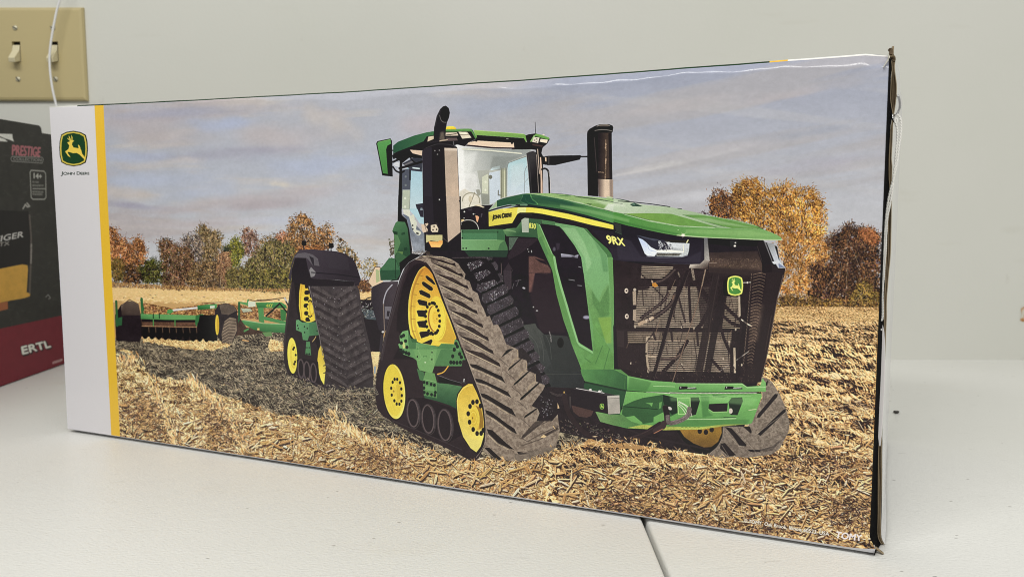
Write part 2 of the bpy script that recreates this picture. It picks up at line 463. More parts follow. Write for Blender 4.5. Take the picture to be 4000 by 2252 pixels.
full()
def cloud(col, cx, cy, rx, ry, a, rot=0, n=26):
    for _ in range(n):
        t = rng.normal(0, 0.42, 2)
        x, y = t[0] * rx, t[1] * ry; c, s = math.cos(math.radians(rot)), math.sin(math.radians(rot))
        S.ell(col, cx + x * c - y * s, cy + x * s + y * c, rx * rng.uniform(.16, .42), ry * rng.uniform(.2, .45), rot, a=min(1, a * rng.uniform(.4, 1.0)), nz=0, soft=min(ry * .3, 26))
for col, cx, cy, rx, ry, a, rot in [
        ((172, 164, 169), 560, 455, 300, 45, .35, -3), ((164, 172, 195), 900, 470, 180, 30, .45, -3), ((156, 158, 176), 760, 430, 420, 20, .35, -3),
        ((174, 167, 170), 620, 520, 260, 50, .35, 0), ((168, 175, 196), 520, 610, 200, 26, .45, -2), ((180, 172, 174), 1110, 520, 220, 60, .35, 0),
        ((186, 179, 176), 1290, 470, 130, 50, .4, 15), ((152, 150, 166), 960, 590, 300, 24, .28, -2), ((168, 176, 198), 1250, 640, 240, 40, .4, -4),
        ((190, 184, 184), 720, 625, 130, 16, .35, 0), ((172, 179, 198), 620, 700, 260, 34, .35, 0), ((190, 183, 180), 520, 760, 140, 26, .45, 6),
        ((158, 156, 172), 530, 800, 170, 14, .35, 3), ((176, 168, 172), 1080, 760, 360, 34, .38, -6), ((197, 191, 184), 1105, 716, 40, 12, .5, 10),
        ((172, 179, 198), 820, 735, 170, 34, .3, -8), ((168, 160, 166), 940, 800, 380, 24, .32, -4), ((184, 188, 202), 1000, 860, 420, 20, .3, -2),
        ((180, 172, 174), 760, 870, 330, 16, .35, -3), ((154, 160, 178), 1900, 420, 260, 60, .18, -4), ((178, 170, 176), 1660, 470, 130, 60, .4, 4),
        ((150, 155, 172), 2450, 300, 500, 26, .3, -4), ((174, 170, 174), 2650, 410, 340, 26, .35, -9), ((174, 169, 174), 3000, 380, 300, 20, .3, -10),
        ((154, 158, 172), 3100, 520, 300, 24, .25, -8), ((176, 174, 180), 2750, 590, 380, 24, .3, -8), ((196, 194, 196), 2600, 640, 260, 12, .28, -12),
        ((168, 166, 178), 3200, 640, 240, 30, .3, -6), ((190, 190, 197), 2700, 760, 340, 24, .3, -6)]:
    cloud(col, cx, cy, rx, ry, a, rot)

S.im *= (1 + .02 * (fbm(TH, TW, 16, 60, 4, rng) - .5) * 2 + .02 * S.fine)[..., None]
# field base
full()
S.poly((214, 178, 122), [(430, 1122), (1150, 1130), (1700, 1150), (2300, 1180), (2800, 1196), (3470, 1200), (3480, 2230), (240, 1780)], nz=.05,
       grad=((2000, 1150), (208, 172, 118), (2000, 1500), (172, 134, 90)))
S.poly((214, 168, 106), [(2960, 1190), (3470, 1197), (3470, 1330), (2900, 1320)], grad=((3100, 1190), (208, 163, 104), (3100, 1330), (176, 132, 82)), nz=.1)
S.poly((226, 194, 138), [(430, 1120), (1460, 1134), (1460, 1185), (430, 1172)], nz=.05)
STRAW = [(238, 208, 156), (226, 188, 130), (216, 172, 112), (200, 152, 94), (232, 200, 150), (244, 222, 180), (206, 170, 120), (186, 140, 88), (222, 196, 156)]
STRAWD = [(92, 66, 50), (64, 48, 44), (48, 38, 40), (122, 88, 60), (74, 56, 48)]
SHADE = [(156, 146, 126), (128, 118, 102), (110, 101, 88), (168, 156, 132), (138, 126, 106), (104, 98, 88)]
SHADED = [(44, 41, 42), (56, 52, 52), (66, 62, 58), (36, 33, 36)]
def far_field(pts, n, pal, dark, ln, wd, y0, y1):
    P = S.inside(pts, n, rng); k = (P[:, 1] - y0) / (y1 - y0); k = np.clip(k, 0.12, 1)
    c = pick(pal, n, rng, 9); d = rng.random(n) < dark * (0.25 + 0.75 * k); c[d] = pick(STRAWD, d.sum(), rng, 8) + 18
    o = np.argsort(P[:, 1]); a = rng.normal(0, .25, n)
    S.dabs(P[o], ln * k[o] * rng.uniform(.5, 1.4, n), wd * k[o] * rng.uniform(.6, 1.3, n), a, c[o], .75)
far_field([(430, 1122), (1150, 1132), (1480, 1136), (1480, 1190), (430, 1178)], 2500, [(232, 200, 146), (222, 188, 130), (214, 178, 120), (238, 210, 160)], .02, 14, 4, 1110, 1180)
far_field([(2950, 1196), (3470, 1200), (3470, 1330), (2900, 1330)], 7000, [(222, 178, 118), (204, 156, 98), (190, 142, 86), (232, 192, 134)], .38, 16, 5, 1180, 1320)
# turned soil behind the implement
S.crop(430, 820, 2.453)
for col, n, ln in (((150, 105, 66), 900, 12), ((84, 58, 44), 900, 13), ((206, 160, 104), 700, 12), ((120, 84, 58), 500, 12)):
    P = S.inside([(320, 890), (620, 940), (900, 900), (1100, 890), (1450, 930), (1700, 960), (1700, 1060), (900, 1000), (330, 990)], n, rng)
    S.dabs(P, rng.uniform(4, ln, n), rng.uniform(2, 5, n), rng.normal(0, .3, n), pick([col], n, rng, 14), .85)
S.poly((58, 44, 42), [(50, 1010), (300, 990), (860, 1030), (1240, 1000), (1320, 1120), (1700, 1150), (1700, 1240), (1240, 1260), (900, 1240), (300, 1230), (60, 1240)], a=.9, nz=.25, mt=.3)

# ---------------- trees
def S_in(P0):
    so, ss = S.o, S.s; S.o, S.s = (0, 0), 1.0
    q = S.inside(P0, 6, rng); S.o, S.s = so, ss
    return q[np.argmin(q[:, 1])]
def tree(pts, pal, n, size, dens=.5, darkside=None, gaps=0, edge=10, radial=None):
    p = np.asarray(pts, float)
    lum = sorted(pal, key=sum); st = [tuple(.45 * np.array(lum[0])), tuple(.75 * np.array(lum[0]))] + [tuple(np.array(k) * .96) for k in lum] + [tuple(np.minimum(np.array(lum[-1]) * 1.12, 245))]
    gp = min(.95, gaps / max(n, 1) * 4.5 + (.35 if dens < .35 else .12))
    if dens: S.noisefill(p, st, size * .95, rng, soft=edge * 1.25, edge=1.25, gap=gp, sm=True, contrast=1.05, slant=.5 if radial else 0)
    if dens and n > 650:
        P0 = S.px(p); lo, hi = P0.min(0), P0.max(0); so, ss = S.o, S.s; S.o, S.s = (0, 0), 1.0
        for _ in range(int(5 + n / 260)):
            bx = lo[0] + (hi[0] - lo[0]) * rng.uniform(.15, .85); q = S_in(P0); by = hi[1] - (hi[1] - lo[1]) * rng.uniform(0, .3)
            m1 = (bx * .6 + q[0] * .4 + rng.normal(0, 5), by * .5 + q[1] * .5)
            S.line((54, 42, 40) if rng.random() < .7 else (168, 148, 122), [(bx, by), m1, tuple(q)], size * .62, a=.75, w2=size * .18, sm=True)
        S.o, S.s = so, ss
    P = S.inside(p, int(n * .8), rng); n = len(P); P += rng.normal(0, edge * .55, P.shape)
    lo, hi = S.px(p).min(0), S.px(p).max(0)
    gx, gy = 9, 7; g = rng.random((gy + 1, gx + 1))
    u = np.clip((P - lo) / (hi - lo + 1e-6), 0, .999); cl = g[(u[:, 1] * gy).astype(int), (u[:, 0] * gx).astype(int)]
    c = pick(pal, n, rng, 13); c *= (0.70 + .55 * cl * rng.uniform(.7, 1.2, n))[:, None]
    dk = rng.random(n) < .26; c[dk] *= .5
    if darkside is not None: c *= np.clip(darkside(P), .3, 1.2)[:, None]
    ang = rng.uniform(0, math.pi, n); ctr = (lo + hi) / 2
    if radial: R = P - S.px([radial])[0]; ang = np.arctan2(R[:, 1], R[:, 0]) + rng.normal(0, .45, n)
    S.dabs(P, size * rng.lognormal(-.1, .4, n), size * rng.uniform(.22, .6, n), ang, np.clip(c, 12, 245), rng.uniform(.45, .95, n), 2.5)
    # twigs out of the edge
    pp = S.px(p); Q, A = [], []
    for _ in range(int(n * .05)):
        i = rng.integers(0, len(pp)); j = (i + 1) % len(pp); e = pp[i] + (pp[j] - pp[i]) * rng.random()
        if e[1] > lo[1] + (hi[1] - lo[1]) * .6: continue
        q = e + rng.normal(0, edge * .8, (int(rng.integers(2, 6)), 2)); Q.append(q); A.append(np.full(len(q), math.atan2(*(e - ctr)[::-1])) + rng.normal(0, .5, len(q)))
    if Q:
        Q, A = np.vstack(Q), np.hstack(A); m = len(Q)
        S.dabs(Q, size * rng.uniform(.6, 1.6, m), size * rng.uniform(.2, .45, m), A, pick(pal, m, rng, 12) * .8, .85)
def branches(paths, col=(58, 44, 40), w=6):
    for q in paths: S.line(col, q, w, a=.8, w2=w * .3)
S.crop(430, 820, 2.453)
GR = [(96, 100, 48), (74, 82, 44), (118, 112, 56), (54, 54, 40), (46, 42, 40)]
tree([(2180, 300), (2220, 260), (2290, 310), (2350, 400), (2420, 520), (2400, 570), (2330, 560), (2200, 420)], [(150, 130, 90), (110, 100, 62), (90, 76, 58), (180, 140, 96)], 260, 6.5, .12, edge=9, gaps=40)
tree([(2440, 490), (2500, 450), (2580, 480), (2590, 560), (2530, 600), (2450, 650), (2420, 600)], [(140, 120, 70), (104, 92, 56), (180, 150, 90)], 200, 6.5, .1, edge=9, gaps=30)
tree([(2370, 660), (2500, 660), (2520, 770), (2370, 770)], [(130, 84, 62), (94, 70, 54), (150, 110, 70)], 260, 6, .6)
tree([(1270, 200), (1350, 170), (1410, 210), (1430, 300), (1440, 420), (1300, 440)], [(158, 118, 102), (130, 96, 82), (176, 138, 114), (100, 76, 66)], 700, 6, .3, gaps=70)
tree([(1420, 300), (1500, 240), (1580, 220), (1640, 290), (1650, 430), (1440, 430)], [(150, 126, 88), (120, 100, 70), (96, 80, 58), (174, 140, 104)], 500, 6, .15, gaps=110)
tree([(1610, 240), (1640, 185), (1700, 195), (1730, 260), (1700, 330), (1620, 320)], [(186, 126, 96), (160, 106, 80), (200, 146, 108)], 320, 6, .3, gaps=20)
tree([(1720, 190), (1750, 70), (1840, 25), (1930, 75), (2000, 160), (2035, 205), (2060, 135), (2120, 140), (2170, 230), (2150, 320), (2050, 400), (1850, 460), (1700, 420), (1690, 300)],
     [(196, 142, 88), (170, 118, 74), (140, 104, 66), (112, 86, 58), (208, 158, 106), (86, 66, 52)], 2200, 6.5, .38, gaps=230)
branches([[(1880, 470), (1870, 300), (1830, 160)], [(1870, 340), (1950, 220)], [(1990, 330), (2080, 200)]], w=7)
tree([(1740, 370), (1850, 340), (2050, 330), (2060, 420), (1760, 560)], [(206, 140, 84), (178, 116, 72), (140, 92, 62)], 700, 6, .4)
tree([(1480, 330), (1600, 280), (1760, 310), (1800, 420), (1780, 760), (1290, 750), (1280, 560), (1380, 430)], [(112, 104, 66), (88, 84, 56), (132, 122, 74), (150, 128, 88), (64, 56, 46), (140, 130, 66)], 2600, 6.5, .62, gaps=60)
tree([(1290, 570), (1450, 560), (1700, 570), (1760, 740), (1300, 750)], [(142, 130, 64), (110, 108, 54), (84, 80, 46), (160, 140, 80), (54, 46, 40)], 1400, 6.5, .55)
tree([(1090, 350), (1150, 330), (1200, 240), (1270, 280), (1300, 400), (1260, 480), (1250, 550), (1170, 550), (1130, 420)], [(146, 140, 56), (116, 116, 46), (84, 92, 42), (60, 66, 42), (170, 158, 70)], 1100, 6, .6)
tree([(1085, 350), (1140, 335), (1160, 400), (1120, 430)], [(52, 62, 48), (44, 50, 42)], 160, 6, .7)
tree([(840, 180), (900, 130), (980, 170), (1080, 225), (1090, 290), (1060, 380), (1040, 560), (880, 560), (850, 340)], [(166, 138, 96), (138, 114, 78), (112, 94, 66), (190, 160, 116), (92, 80, 60)], 1700, 6.5, .4, gaps=150)
tree([(700, 280), (730, 230), (800, 205), (880, 250), (900, 400), (880, 540), (740, 500)], [(140, 122, 108), (110, 98, 92), (84, 78, 78), (164, 144, 124)], 800, 6, .18, gaps=200)
tree([(480, 290), (580, 270), (640, 335), (740, 330), (800, 430), (830, 600), (780, 740), (520, 740), (500, 560), (490, 400)], [(138, 100, 76), (112, 82, 64), (92, 68, 56), (160, 122, 92), (66, 52, 46), (110, 100, 62)], 2600, 6.5, .6, gaps=90)
tree([(800, 520), (1050, 480), (1130, 560), (1160, 740), (780, 750)], [(150, 120, 80), (120, 98, 68), (96, 80, 58), (176, 140, 96), (70, 56, 48)], 2000, 6.5, .7)
tree([(1050, 400), (1150, 400), (1180, 560), (1160, 740), (1040, 600)], [(166, 122, 88), (136, 98, 72), (180, 140, 104)], 800, 6, .5)
tree([(1130, 560), (1280, 540), (1310, 640), (1290, 740), (1140, 740)], [(150, 132, 72), (118, 106, 60), (90, 80, 52)], 800, 6, .7)
tree([(0, 175), (60, 175), (110, 270), (165, 280), (185, 340), (210, 340), (240, 270), (290, 255), (335, 310), (345, 370), (372, 400), (340, 450), (360, 510), (280, 540), (130, 560), (0, 560)],
     [(206, 140, 88), (186, 120, 76), (216, 158, 108), (160, 104, 68), (132, 90, 64), (92, 68, 54)], 2300, 6.5, .5, gaps=60)
tree([(120, 520), (230, 530), (290, 540), (330, 620), (300, 700), (120, 700)], [(70, 58, 50), (52, 44, 42), (100, 76, 54), (140, 98, 64)], 600, 6.5, .8)
tree([(10, 470), (120, 470), (140, 600), (120, 690), (30, 700)], [(132, 112, 62), (106, 94, 52), (82, 70, 46), (150, 110, 66)], 700, 6.5, .7)
tree([(290, 560), (340, 490), (420, 460), (490, 490), (520, 620), (500, 700), (340, 710)], GR, 1000, 6.5, .75)
P = S.inside([(10, 690), (500, 715), (1100, 745), (1740, 750), (1740, 775), (1000, 765), (20, 735)], 1800, rng)
S.dabs(P, rng.uniform(4, 12, 1800), rng.uniform(1.5, 3.5, 1800), rng.normal(1.57, .5, 1800), pick([(176, 134, 84), (206, 164, 108), (120, 88, 58), (84, 64, 50), (190, 150, 96)], 1800, rng, 12), .8)
# right hand trees
S.crop(2700, 660, 2.5)
ORG = [(218, 160, 78), (204, 144, 66), (230, 180, 102), (184, 122, 58), (156, 104, 54), (212, 156, 84), (104, 68, 44)]
tree([(80, 420), (110, 395), (150, 420), (200, 400), (210, 430), (130, 440)], [(90, 74, 66), (60, 48, 48)], 60, 5, 0, edge=8)
tree([(180, 290), (240, 195), (300, 210), (380, 240), (440, 290), (470, 400), (440, 480), (330, 470), (200, 430)], [(110, 74, 50), (80, 54, 44), (150, 100, 56), (56, 40, 40), (190, 130, 70)], 1300, 6.5, .5, edge=13, gaps=120)
tree([(400, 200), (450, 130), (560, 92), (690, 110), (725, 200), (830, 150), (915, 165), (940, 118), (1010, 190), (1110, 190), (1205, 200), (1240, 290), (1285, 340), (1312, 430), (1310, 620), (1290, 690), (1100, 720), (880, 660), (600, 530), (440, 480)],
     ORG, 5600, 7, .55, edge=14, gaps=500, radial=(960, 1000), darkside=lambda P: 0.74 + (P[:, 0] - 2860) / 900)
tree([(850, 650), (1000, 690), (1290, 670), (1350, 720), (1385, 840), (1280, 950), (1200, 1080), (1200, 1240), (860, 1240), (900, 1000)], [(222, 158, 84), (206, 144, 76), (232, 182, 116), (190, 128, 68), (150, 100, 58)], 3200, 7, .5, edge=12, gaps=520, radial=(960, 1100))
branches([[(880, 1000), (960, 820), (1060, 640), (1130, 520)], [(950, 840), (1010, 800), (1080, 740)], [(700, 600), (720, 420), (700, 260)], [(900, 930), (930, 800)]], w=8)
tree([(1330, 690), (1400, 620), (1490, 620), (1500, 550), (1560, 540), (1625, 590), (1700, 575), (1800, 610), (1870, 660), (1870, 1345), (1190, 1320), (1200, 1080), (1330, 900), (1385, 840)],
     [(76, 52, 44), (56, 42, 42), (112, 80, 52), (44, 34, 38), (146, 100, 62), (92, 70, 50)], 5200, 7, .8, edge=12, gaps=110)
tree([(1640, 600), (1720, 575), (1800, 615), (1850, 700), (1760, 740), (1660, 680)], [(166, 104, 66), (140, 86, 58), (186, 124, 80)], 600, 6.5, .3)
tree([(1160, 940), (1290, 880), (1330, 960), (1260, 1100), (1180, 1080)], [(48, 36, 38), (66, 46, 42), (210, 146, 84)], 420, 7, .5)
tree([(1560, 1200), (1680, 1080), (1750, 1130), (1830, 1200), (1830, 1330), (1550, 1330)], [(150, 126, 60), (176, 142, 72), (110, 90, 50), (60, 46, 40)], 800, 6.5, .3)
tree([(870, 1230), (1100, 1240), (1300, 1260), (1840, 1300), (1840, 1355), (860, 1345)], [(130, 96, 54), (90, 68, 46), (156, 124, 62), (60, 46, 42), (176, 134, 72)], 1200, 6.5, .7)

# ---------------- stubble in the light and in the tractor's shade
LIT = [(0, (38, 30, 32)), (.10, (66, 48, 40)), (.21, (146, 104, 66)), (.33, (212, 168, 108)), (.54, (240, 202, 140)), (.80, (250, 224, 172)), (1, (250, 232, 196))]
LITD = [(0, (38, 30, 32)), (.20, (58, 43, 39)), (.35, (124, 86, 58)), (.50, (196, 148, 94)), (.68, (228, 184, 124)), (.87, (244, 210, 152)), (1, (250, 230, 194))]
FAR = [(0, (74, 50, 36)), (.14, (120, 86, 54)), (.30, (186, 146, 92)), (.55, (212, 174, 120)), (.8, (226, 190, 136)), (1, (238, 208, 160))]
DIM = [(0, (38, 33, 33)), (.22, (58, 51, 47)), (.45, (88, 79, 69)), (.66, (112, 102, 87)), (.85, (150, 137, 115)), (1, (204, 188, 158))]
def stalks(pts, n, pal, darks, l0, l1, y0, y1, mean, spread, up=.1, wf=.11, a=.9):
    P = S.inside(pts, n, rng); k = np.clip((P[:, 1] - y0) / (y1 - y0), 0, 1); ln = l0 + (l1 - l0) * k
    o = np.argsort(P[:, 1]); P, ln = P[o], ln[o]
    ang = np.where(rng.random(n) < up, rng.normal(1.45, .3, n), rng.normal(mean, spread, n))
    L = np.clip(ln * rng.lognormal(-.25, .55, n), 3, ln * 2.4); W = np.maximum(ln * wf * rng.uniform(.5, 1.6, n), 1.2)
    c = np.clip(pick(pal, n, rng, 12) * rng.uniform(.84, 1.06, n)[:, None], 12, 250)
    P2 = np.repeat(P, 2, 0); P2[::2] += np.stack([W * .5, W * 1.0], 1)
    C2 = np.repeat(c, 2, 0); C2[::2] = pick(darks, n, rng, 6); al = np.repeat(rng.uniform(.45, 1, n) * a, 2); al[::2] *= .75
    S.dabs(P2, np.repeat(L, 2), np.repeat(W, 2), np.repeat(ang, 2), C2, al, 4)
def bands(pts, n):                                # cuts a region into overlapping strips from far to near
    P = np.array(catmull(list(S.px(pts)) + [S.px(pts)[0]], 8)); lo, hi = P[:, 1].min(), P[:, 1].max()
    for r in range(n):
        ya, yb = lo + (hi - lo) * r / n - 14, lo + (hi - lo) * (r + 1) / n + 14
        yield r / max(n - 1, 1), [(p[0], min(max(p[1], ya), yb)) for p in P]
full()
# right hand field: smooth far off, rows of cut stalks, then loose litter
S.fibers([(2860, 1192), (3480, 1198), (3480, 1330), (2900, 1320)], FAR, rng, 1.0, 4, 0, .35, .25, (5, 60), edge=.2)
S.fibers([(2860, 1250), (3480, 1255), (3480, 1420), (2900, 1400)], [(p, tuple(.93 * np.array(q))) for p, q in LITD], rng, 1.4, 6, .4, .5, .5, (6, 46), edge=.9)
S.fibers([(2860, 1340), (3480, 1345), (3480, 1600), (2900, 1580)], LITD, rng, 2.4, 12, .62, .5, .5, (10, 44), edge=1.2)
for t, q in bands([(2100, 1720), (2700, 1740), (2840, 1500), (3480, 1520), (3470, 2200), (2800, 2080), (2100, 1965)], 4):
    S.fibers(q, LITD, rng, 3.0 + 2.4 * t, 13 + 14 * t, .4, .75, .8, (16 + 14 * t, 50), edge=.8)
full()
stalks([(2880, 1400), (3470, 1400), (3460, 1600), (2900, 1580)], 500, STRAW, STRAWD, 14, 24, 1400, 1600, .65, .3, 0)
stalks([(2850, 1560), (3470, 1560), (3440, 2170), (2700, 2050), (2850, 1800)], 3200, STRAW, STRAWD, 20, 36, 1560, 2150, .45, .6, .05)
stalks([(2100, 1740), (2850, 1780), (2850, 2075), (2100, 1965)], 2800, STRAW, STRAWD, 18, 34, 1740, 2080, .3, .8, .14)
# shade of the tractor
for t, q in bands([(400, 1322), (900, 1310), (1150, 1290), (1480, 1300), (1520, 1400), (1700, 1450), (2250, 1600), (2250, 1740), (1700, 1800), (1200, 1680), (400, 1560)], 4):
    S.fibers(q, DIM, rng, 1.8 + 1.5 * t, 9 + 9 * t, .1, .85, .35, (10, 40), edge=.5)
full()
stalks([(410, 1330), (1450, 1400), (1900, 1620), (1600, 1700), (900, 1530), (410, 1470)], 2400, SHADE, SHADED, 10, 26, 1330, 1700, .1, .75, .1)
# lit straw: under the implement and the near left wedge
S.crop(400, 1300, 2.147)
BRT = [(0, (96, 64, 44)), (.15, (170, 118, 72)), (.35, (226, 176, 112)), (.6, (242, 204, 142)), (1, (252, 230, 182))]
for q in ([(330, 20), (560, 30), (850, 20), (980, 60), (1100, 100), (960, 140), (780, 140), (520, 100), (330, 65)], [(1400, 120), (1420, 40), (1530, 70), (1535, 150), (1430, 150)], [(130, 135), (200, 135), (270, 165), (200, 170)], [(2262, 150), (2340, 155), (2310, 260), (2290, 370), (2275, 260)]):
    S.fibers(q, BRT, rng, 1.4, 6, .2, .7, .3, (8, 20), edge=1.1, soft=4)
WEDGE = [(110, 190), (330, 270), (420, 360), (650, 385), (860, 470), (1100, 550), (1280, 605), (1480, 680), (1780, 700), (2000, 745), (2200, 840), (2450, 910), (2620, 980), (2900, 1060), (3700, 1060), (3700, 1500), (2576, 1225), (1500, 1060), (600, 940), (120, 890)]
so = (S.o, S.s)
for t, q in bands(WEDGE, 5):
    S.crop(0, 0, 1); S.fibers(q, LIT, rng, 2.2 + 2.9 * t, 10 + 15 * t, .1, .85, .75, (12 + 16 * t, 36), edge=1.5, soft=7)
S.crop(400, 1300, 2.147)
stalks(WEDGE, 5200, STRAW, STRAWD, 11, 32, 1390, 1900, .1, .9, .2)
full()
def pieces(pts, n, l0, l1):
    P = S.inside(pts, n, rng); P = P[np.argsort(P[:, 1])]; ang = rng.normal(.25, .85, n); L = rng.uniform(l0, l1, n) * rng.lognormal(0, .3, n); W = 3 + 6 * rng.random(n) ** 2
    S.dabs(P + (3, 6), L * 1.05, W * 1.3, ang, pick(STRAWD, n, rng, 8), .8, 4)
    c = pick([(248, 222, 172), (238, 204, 146), (226, 186, 126), (244, 228, 196), (206, 160, 106)], n, rng, 9); S.dabs(P, L, W, ang, c, .95, 4)
    S.dabs(P + (0, W.mean() * .3), L * .8, W * .35, ang, c * .72, .7, 3)
pieces([(300, 1560), (1000, 1640), (1500, 1740), (2100, 1830), (2900, 1830), (3440, 1640), (3400, 2120), (2800, 2045), (1500, 1845), (400, 1690)], 1100, 10, 34)
pieces([(1500, 1760), (2900, 1830), (3430, 1800), (3400, 2130), (2800, 2050), (1500, 1850)], 330, 20, 62)
S.crop(400, 1300, 2.147)
# stubble rows standing up out of the litter
for row in ([(410, 380), (470, 560), (560, 800), (600, 930)], [(870, 480), (1000, 660), (1120, 820), (1180, 1000)], [(730, 390), (850, 470), (960, 600)], [(1930, 660), (2060, 780), (2180, 880), (2400, 980)], [(130, 200), (340, 230)]):
    q = np.array(catmull(row, 40)); q = np.repeat(q, 5, 0); g = vnoise(1, len(q), 1, 11, rng)[0]; q = q[rng.random(len(q)) < np.clip((g - .25) * 1.6, .05, 1)]; n = len(q)
    P = S.px(q + rng.normal(0, 1, (n, 2)) * (26, 18))
    S.dabs(P + (8, 6), rng.uniform(8, 24, n), rng.uniform(2, 5, n), rng.normal(1.2, .5, n), pick(STRAWD, n, rng, 8), .6)
    S.dabs(P, rng.uniform(12, 38, n), rng.uniform(2.5, 6.5, n), rng.normal(1.3, .4, n), pick([(248, 220, 168), (236, 198, 138), (250, 230, 188), (214, 168, 110)], n, rng, 10), rng.uniform(.6, 1, n))
# dark litter pools
for q, n in (([(180, 640), (400, 470), (470, 640), (520, 800), (560, 900), (420, 880), (240, 780)], 900), ([(820, 560), (940, 620), (1080, 780), (1130, 960), (960, 900), (880, 720)], 500), ([(2000, 1020), (2300, 950), (2560, 1080), (2560, 1180), (2250, 1150)], 700)):
    P = S.inside(q, n, rng) + rng.normal(0, 22, (n, 2)); S.dabs(P, rng.uniform(6, 24, n), rng.uniform(2, 6, n), rng.normal(.2, .9, n), pick(STRAWD + [(170, 130, 88), (206, 166, 112), (226, 190, 136)], n, rng, 10), .6)
full()
for q, n in (([(2300, 1960), (2480, 1900), (2600, 1990), (2900, 2060), (2900, 2080), (2500, 2020)], 900), ([(2560, 1850), (2780, 1880), (2760, 1930), (2560, 1900)], 300), ([(2980, 1790), (3330, 1800), (3330, 1840), (3000, 1830)], 300), ([(2900, 2060), (3000, 2030), (3110, 2060), (3000, 2090)], 300), ([(3230, 1930), (3400, 1950), (3390, 2060), (3250, 2040)], 500)):
    P = S.inside(q, n, rng) + rng.normal(0, 22, (n, 2)); S.dabs(P, rng.uniform(8, 30, n), rng.uniform(2, 6, n), rng.normal(.3, .7, n), pick(STRAWD + [(176, 140, 98), (206, 170, 120)], n, rng, 10), .85)
# ---------------- the implement behind
def p_(s): return [tuple(float(k) for k in q.split(',')) for q in s.split()]
def P_(col, s, **kw): S.poly(col, p_(s), **kw)
def L_(col, s, w, **kw): S.line(col, p_(s), w, **kw)
BLK = (36, 31, 37); GRN = (64, 142, 74); GRD = (42, 92, 58); GRL = (104, 168, 104)
S.crop(430, 820, 2.453)
P_((40, 34, 38), '50,1000 110,900 300,1000 308,1200 285,1262 60,1250 52,1100', nz=.12, mt=.15)
P_((104, 90, 80), '105,910 160,872 235,870 280,905 300,1005 115,1005', nz=.12, mt=.15, grad=((200, 870), (118, 104, 92), (200, 1010), (62, 52, 50)))
for i in range(6): L_((70, 58, 54), f'{118+i*4},{985-i*18} {190},{950-i*19} {285-i*2},{990-i*18}', 9, a=.7)
L_((40, 96, 56), '62,875 70,1100', 26); L_((40, 110, 60), '308,850 315,985', 28); L_((36, 100, 58), '300,860 330,950', 14)
P_((40, 92, 58), '50,1040 120,1020 115,1100 55,1110')
P_((30, 26, 30), '308,1040 860,1050 900,1060 1020,1090 1010,1260 900,1230 720,1250 300,1200', nz=.2, a=.9)
P_((96, 70, 58), '308,1068 850,1072 845,1108 310,1104', nz=.25, mt=.3)
L_((170, 128, 96), '310,1108 520,1112 840,1116', 7, nz=.3)
for i in range(10):
    x = 345 + i * 66
    S.ell((26, 22, 27), x, 1175 + i * 3, 32, 58, 8, nz=.2); L_((150, 118, 92), f'{x+30},{1120} {x+34},{1170}', 6, a=.6)
P_((66, 148, 82), '298,992 560,996 870,1006 838,1046 560,1048 300,1040', grad=((300, 992), (78, 160, 92), (300, 1046), (48, 118, 66)))
for x in (420, 478): L_((28, 60, 44), f'{x},992 {x},1030', 12)
for x in (420, 630, 838): L_((56, 140, 74), f'{x},1046 {x},1104', 11)
P_((40, 110, 62), '830,1005 900,990 920,1010 860,1060 840,1100 825,1090')
P_((28, 26, 28), '870,1000 1020,1000 1040,1250 900,1230 850,1110', nz=.2)
L_((206, 202, 198), '612,956 850,932', 16); L_((235, 232, 226), '612,951 850,928', 5)
P_((40, 124, 66), '848,910 1040,894 1032,938 850,952', grad=((940, 900), (60, 150, 84), (940, 950), (32, 100, 54)))
P_((196, 210, 190), '970,912 1015,910 1014,934 970,938')
P_((60, 150, 80), '560,950 600,945 620,970 580,992 550,985')
P_((44, 38, 41), '1016,960 1052,902 1120,886 1200,910 1232,960 1232,1160 1185,1262 1085,1266 1030,1190 1012,1080', nz=.12, mt=.2)
P_((92, 80, 72), '1060,905 1120,888 1200,912 1225,960 1150,1000 1080,990', nz=.15, mt=.2)
P_((128, 113, 98), '1110,1060 1160,1022 1222,1035 1228,1150 1180,1260 1085,1264 1080,1180', nz=.15, mt=.15)
for i in range(7):
    y = 1050 + i * 30; L_((62, 52, 50), f'{1092+i*-2},{y+40} {1150},{y} {1220-i*4},{y+6}', 7, a=.85)
S.ell((226, 196, 74), 1038, 1095, 19, 98, nz=.05); S.ell((188, 150, 50), 1045, 1098, 11, 74, a=.7)
P_((32, 92, 56), '1240,875 1262,872 1260,1040 1240,1080')
P_((70, 150, 86), '1245,870 1325,882 1330,850 1345,852 1345,915 1265,890')
P_((206, 216, 196), '1338,868 1408,872 1408,918 1338,925'); P_((182, 200, 180), '1265,935 1360,940 1380,965 1290,975', a=.8)
P_((40, 122, 62), '1410,880 1655,876 1700,905 1710,935 1425,932', grad=((1500, 876), (56, 142, 78), (1500, 935), (34, 108, 56)))
P_((60, 140, 78), '1432,930 1485,930 1492,1080 1440,1062'); P_((44, 120, 64), '1645,940 1700,955 1698,1055 1650,1045')
L_((30, 40, 34), '1510,1010 1640,890', 16); L_((30, 40, 34), '1640,890 1720,985', 16); L_((60, 140, 80), '1490,1030 1690,1075', 30)
P_((50, 128, 72), '1270,1050 1340,1058 1480,1082 1700,1088 1696,1172 1500,1162 1390,1140 1300,1092', grad=((1450, 1060), (70, 150, 88), (1450, 1170), (36, 100, 56)))
L_((140, 196, 140), '1290,1050 1480,1080 1690,1088', 6); P_((66, 140, 80), '1290,1150 1340,1125 1345,1140 1300,1165'); P_((84, 140, 84), '1470,1165 1560,1162 1565,1200 1500,1206')
P_((220, 180, 120), '1424,1126 1445,1126 1445,1146 1424,1146')
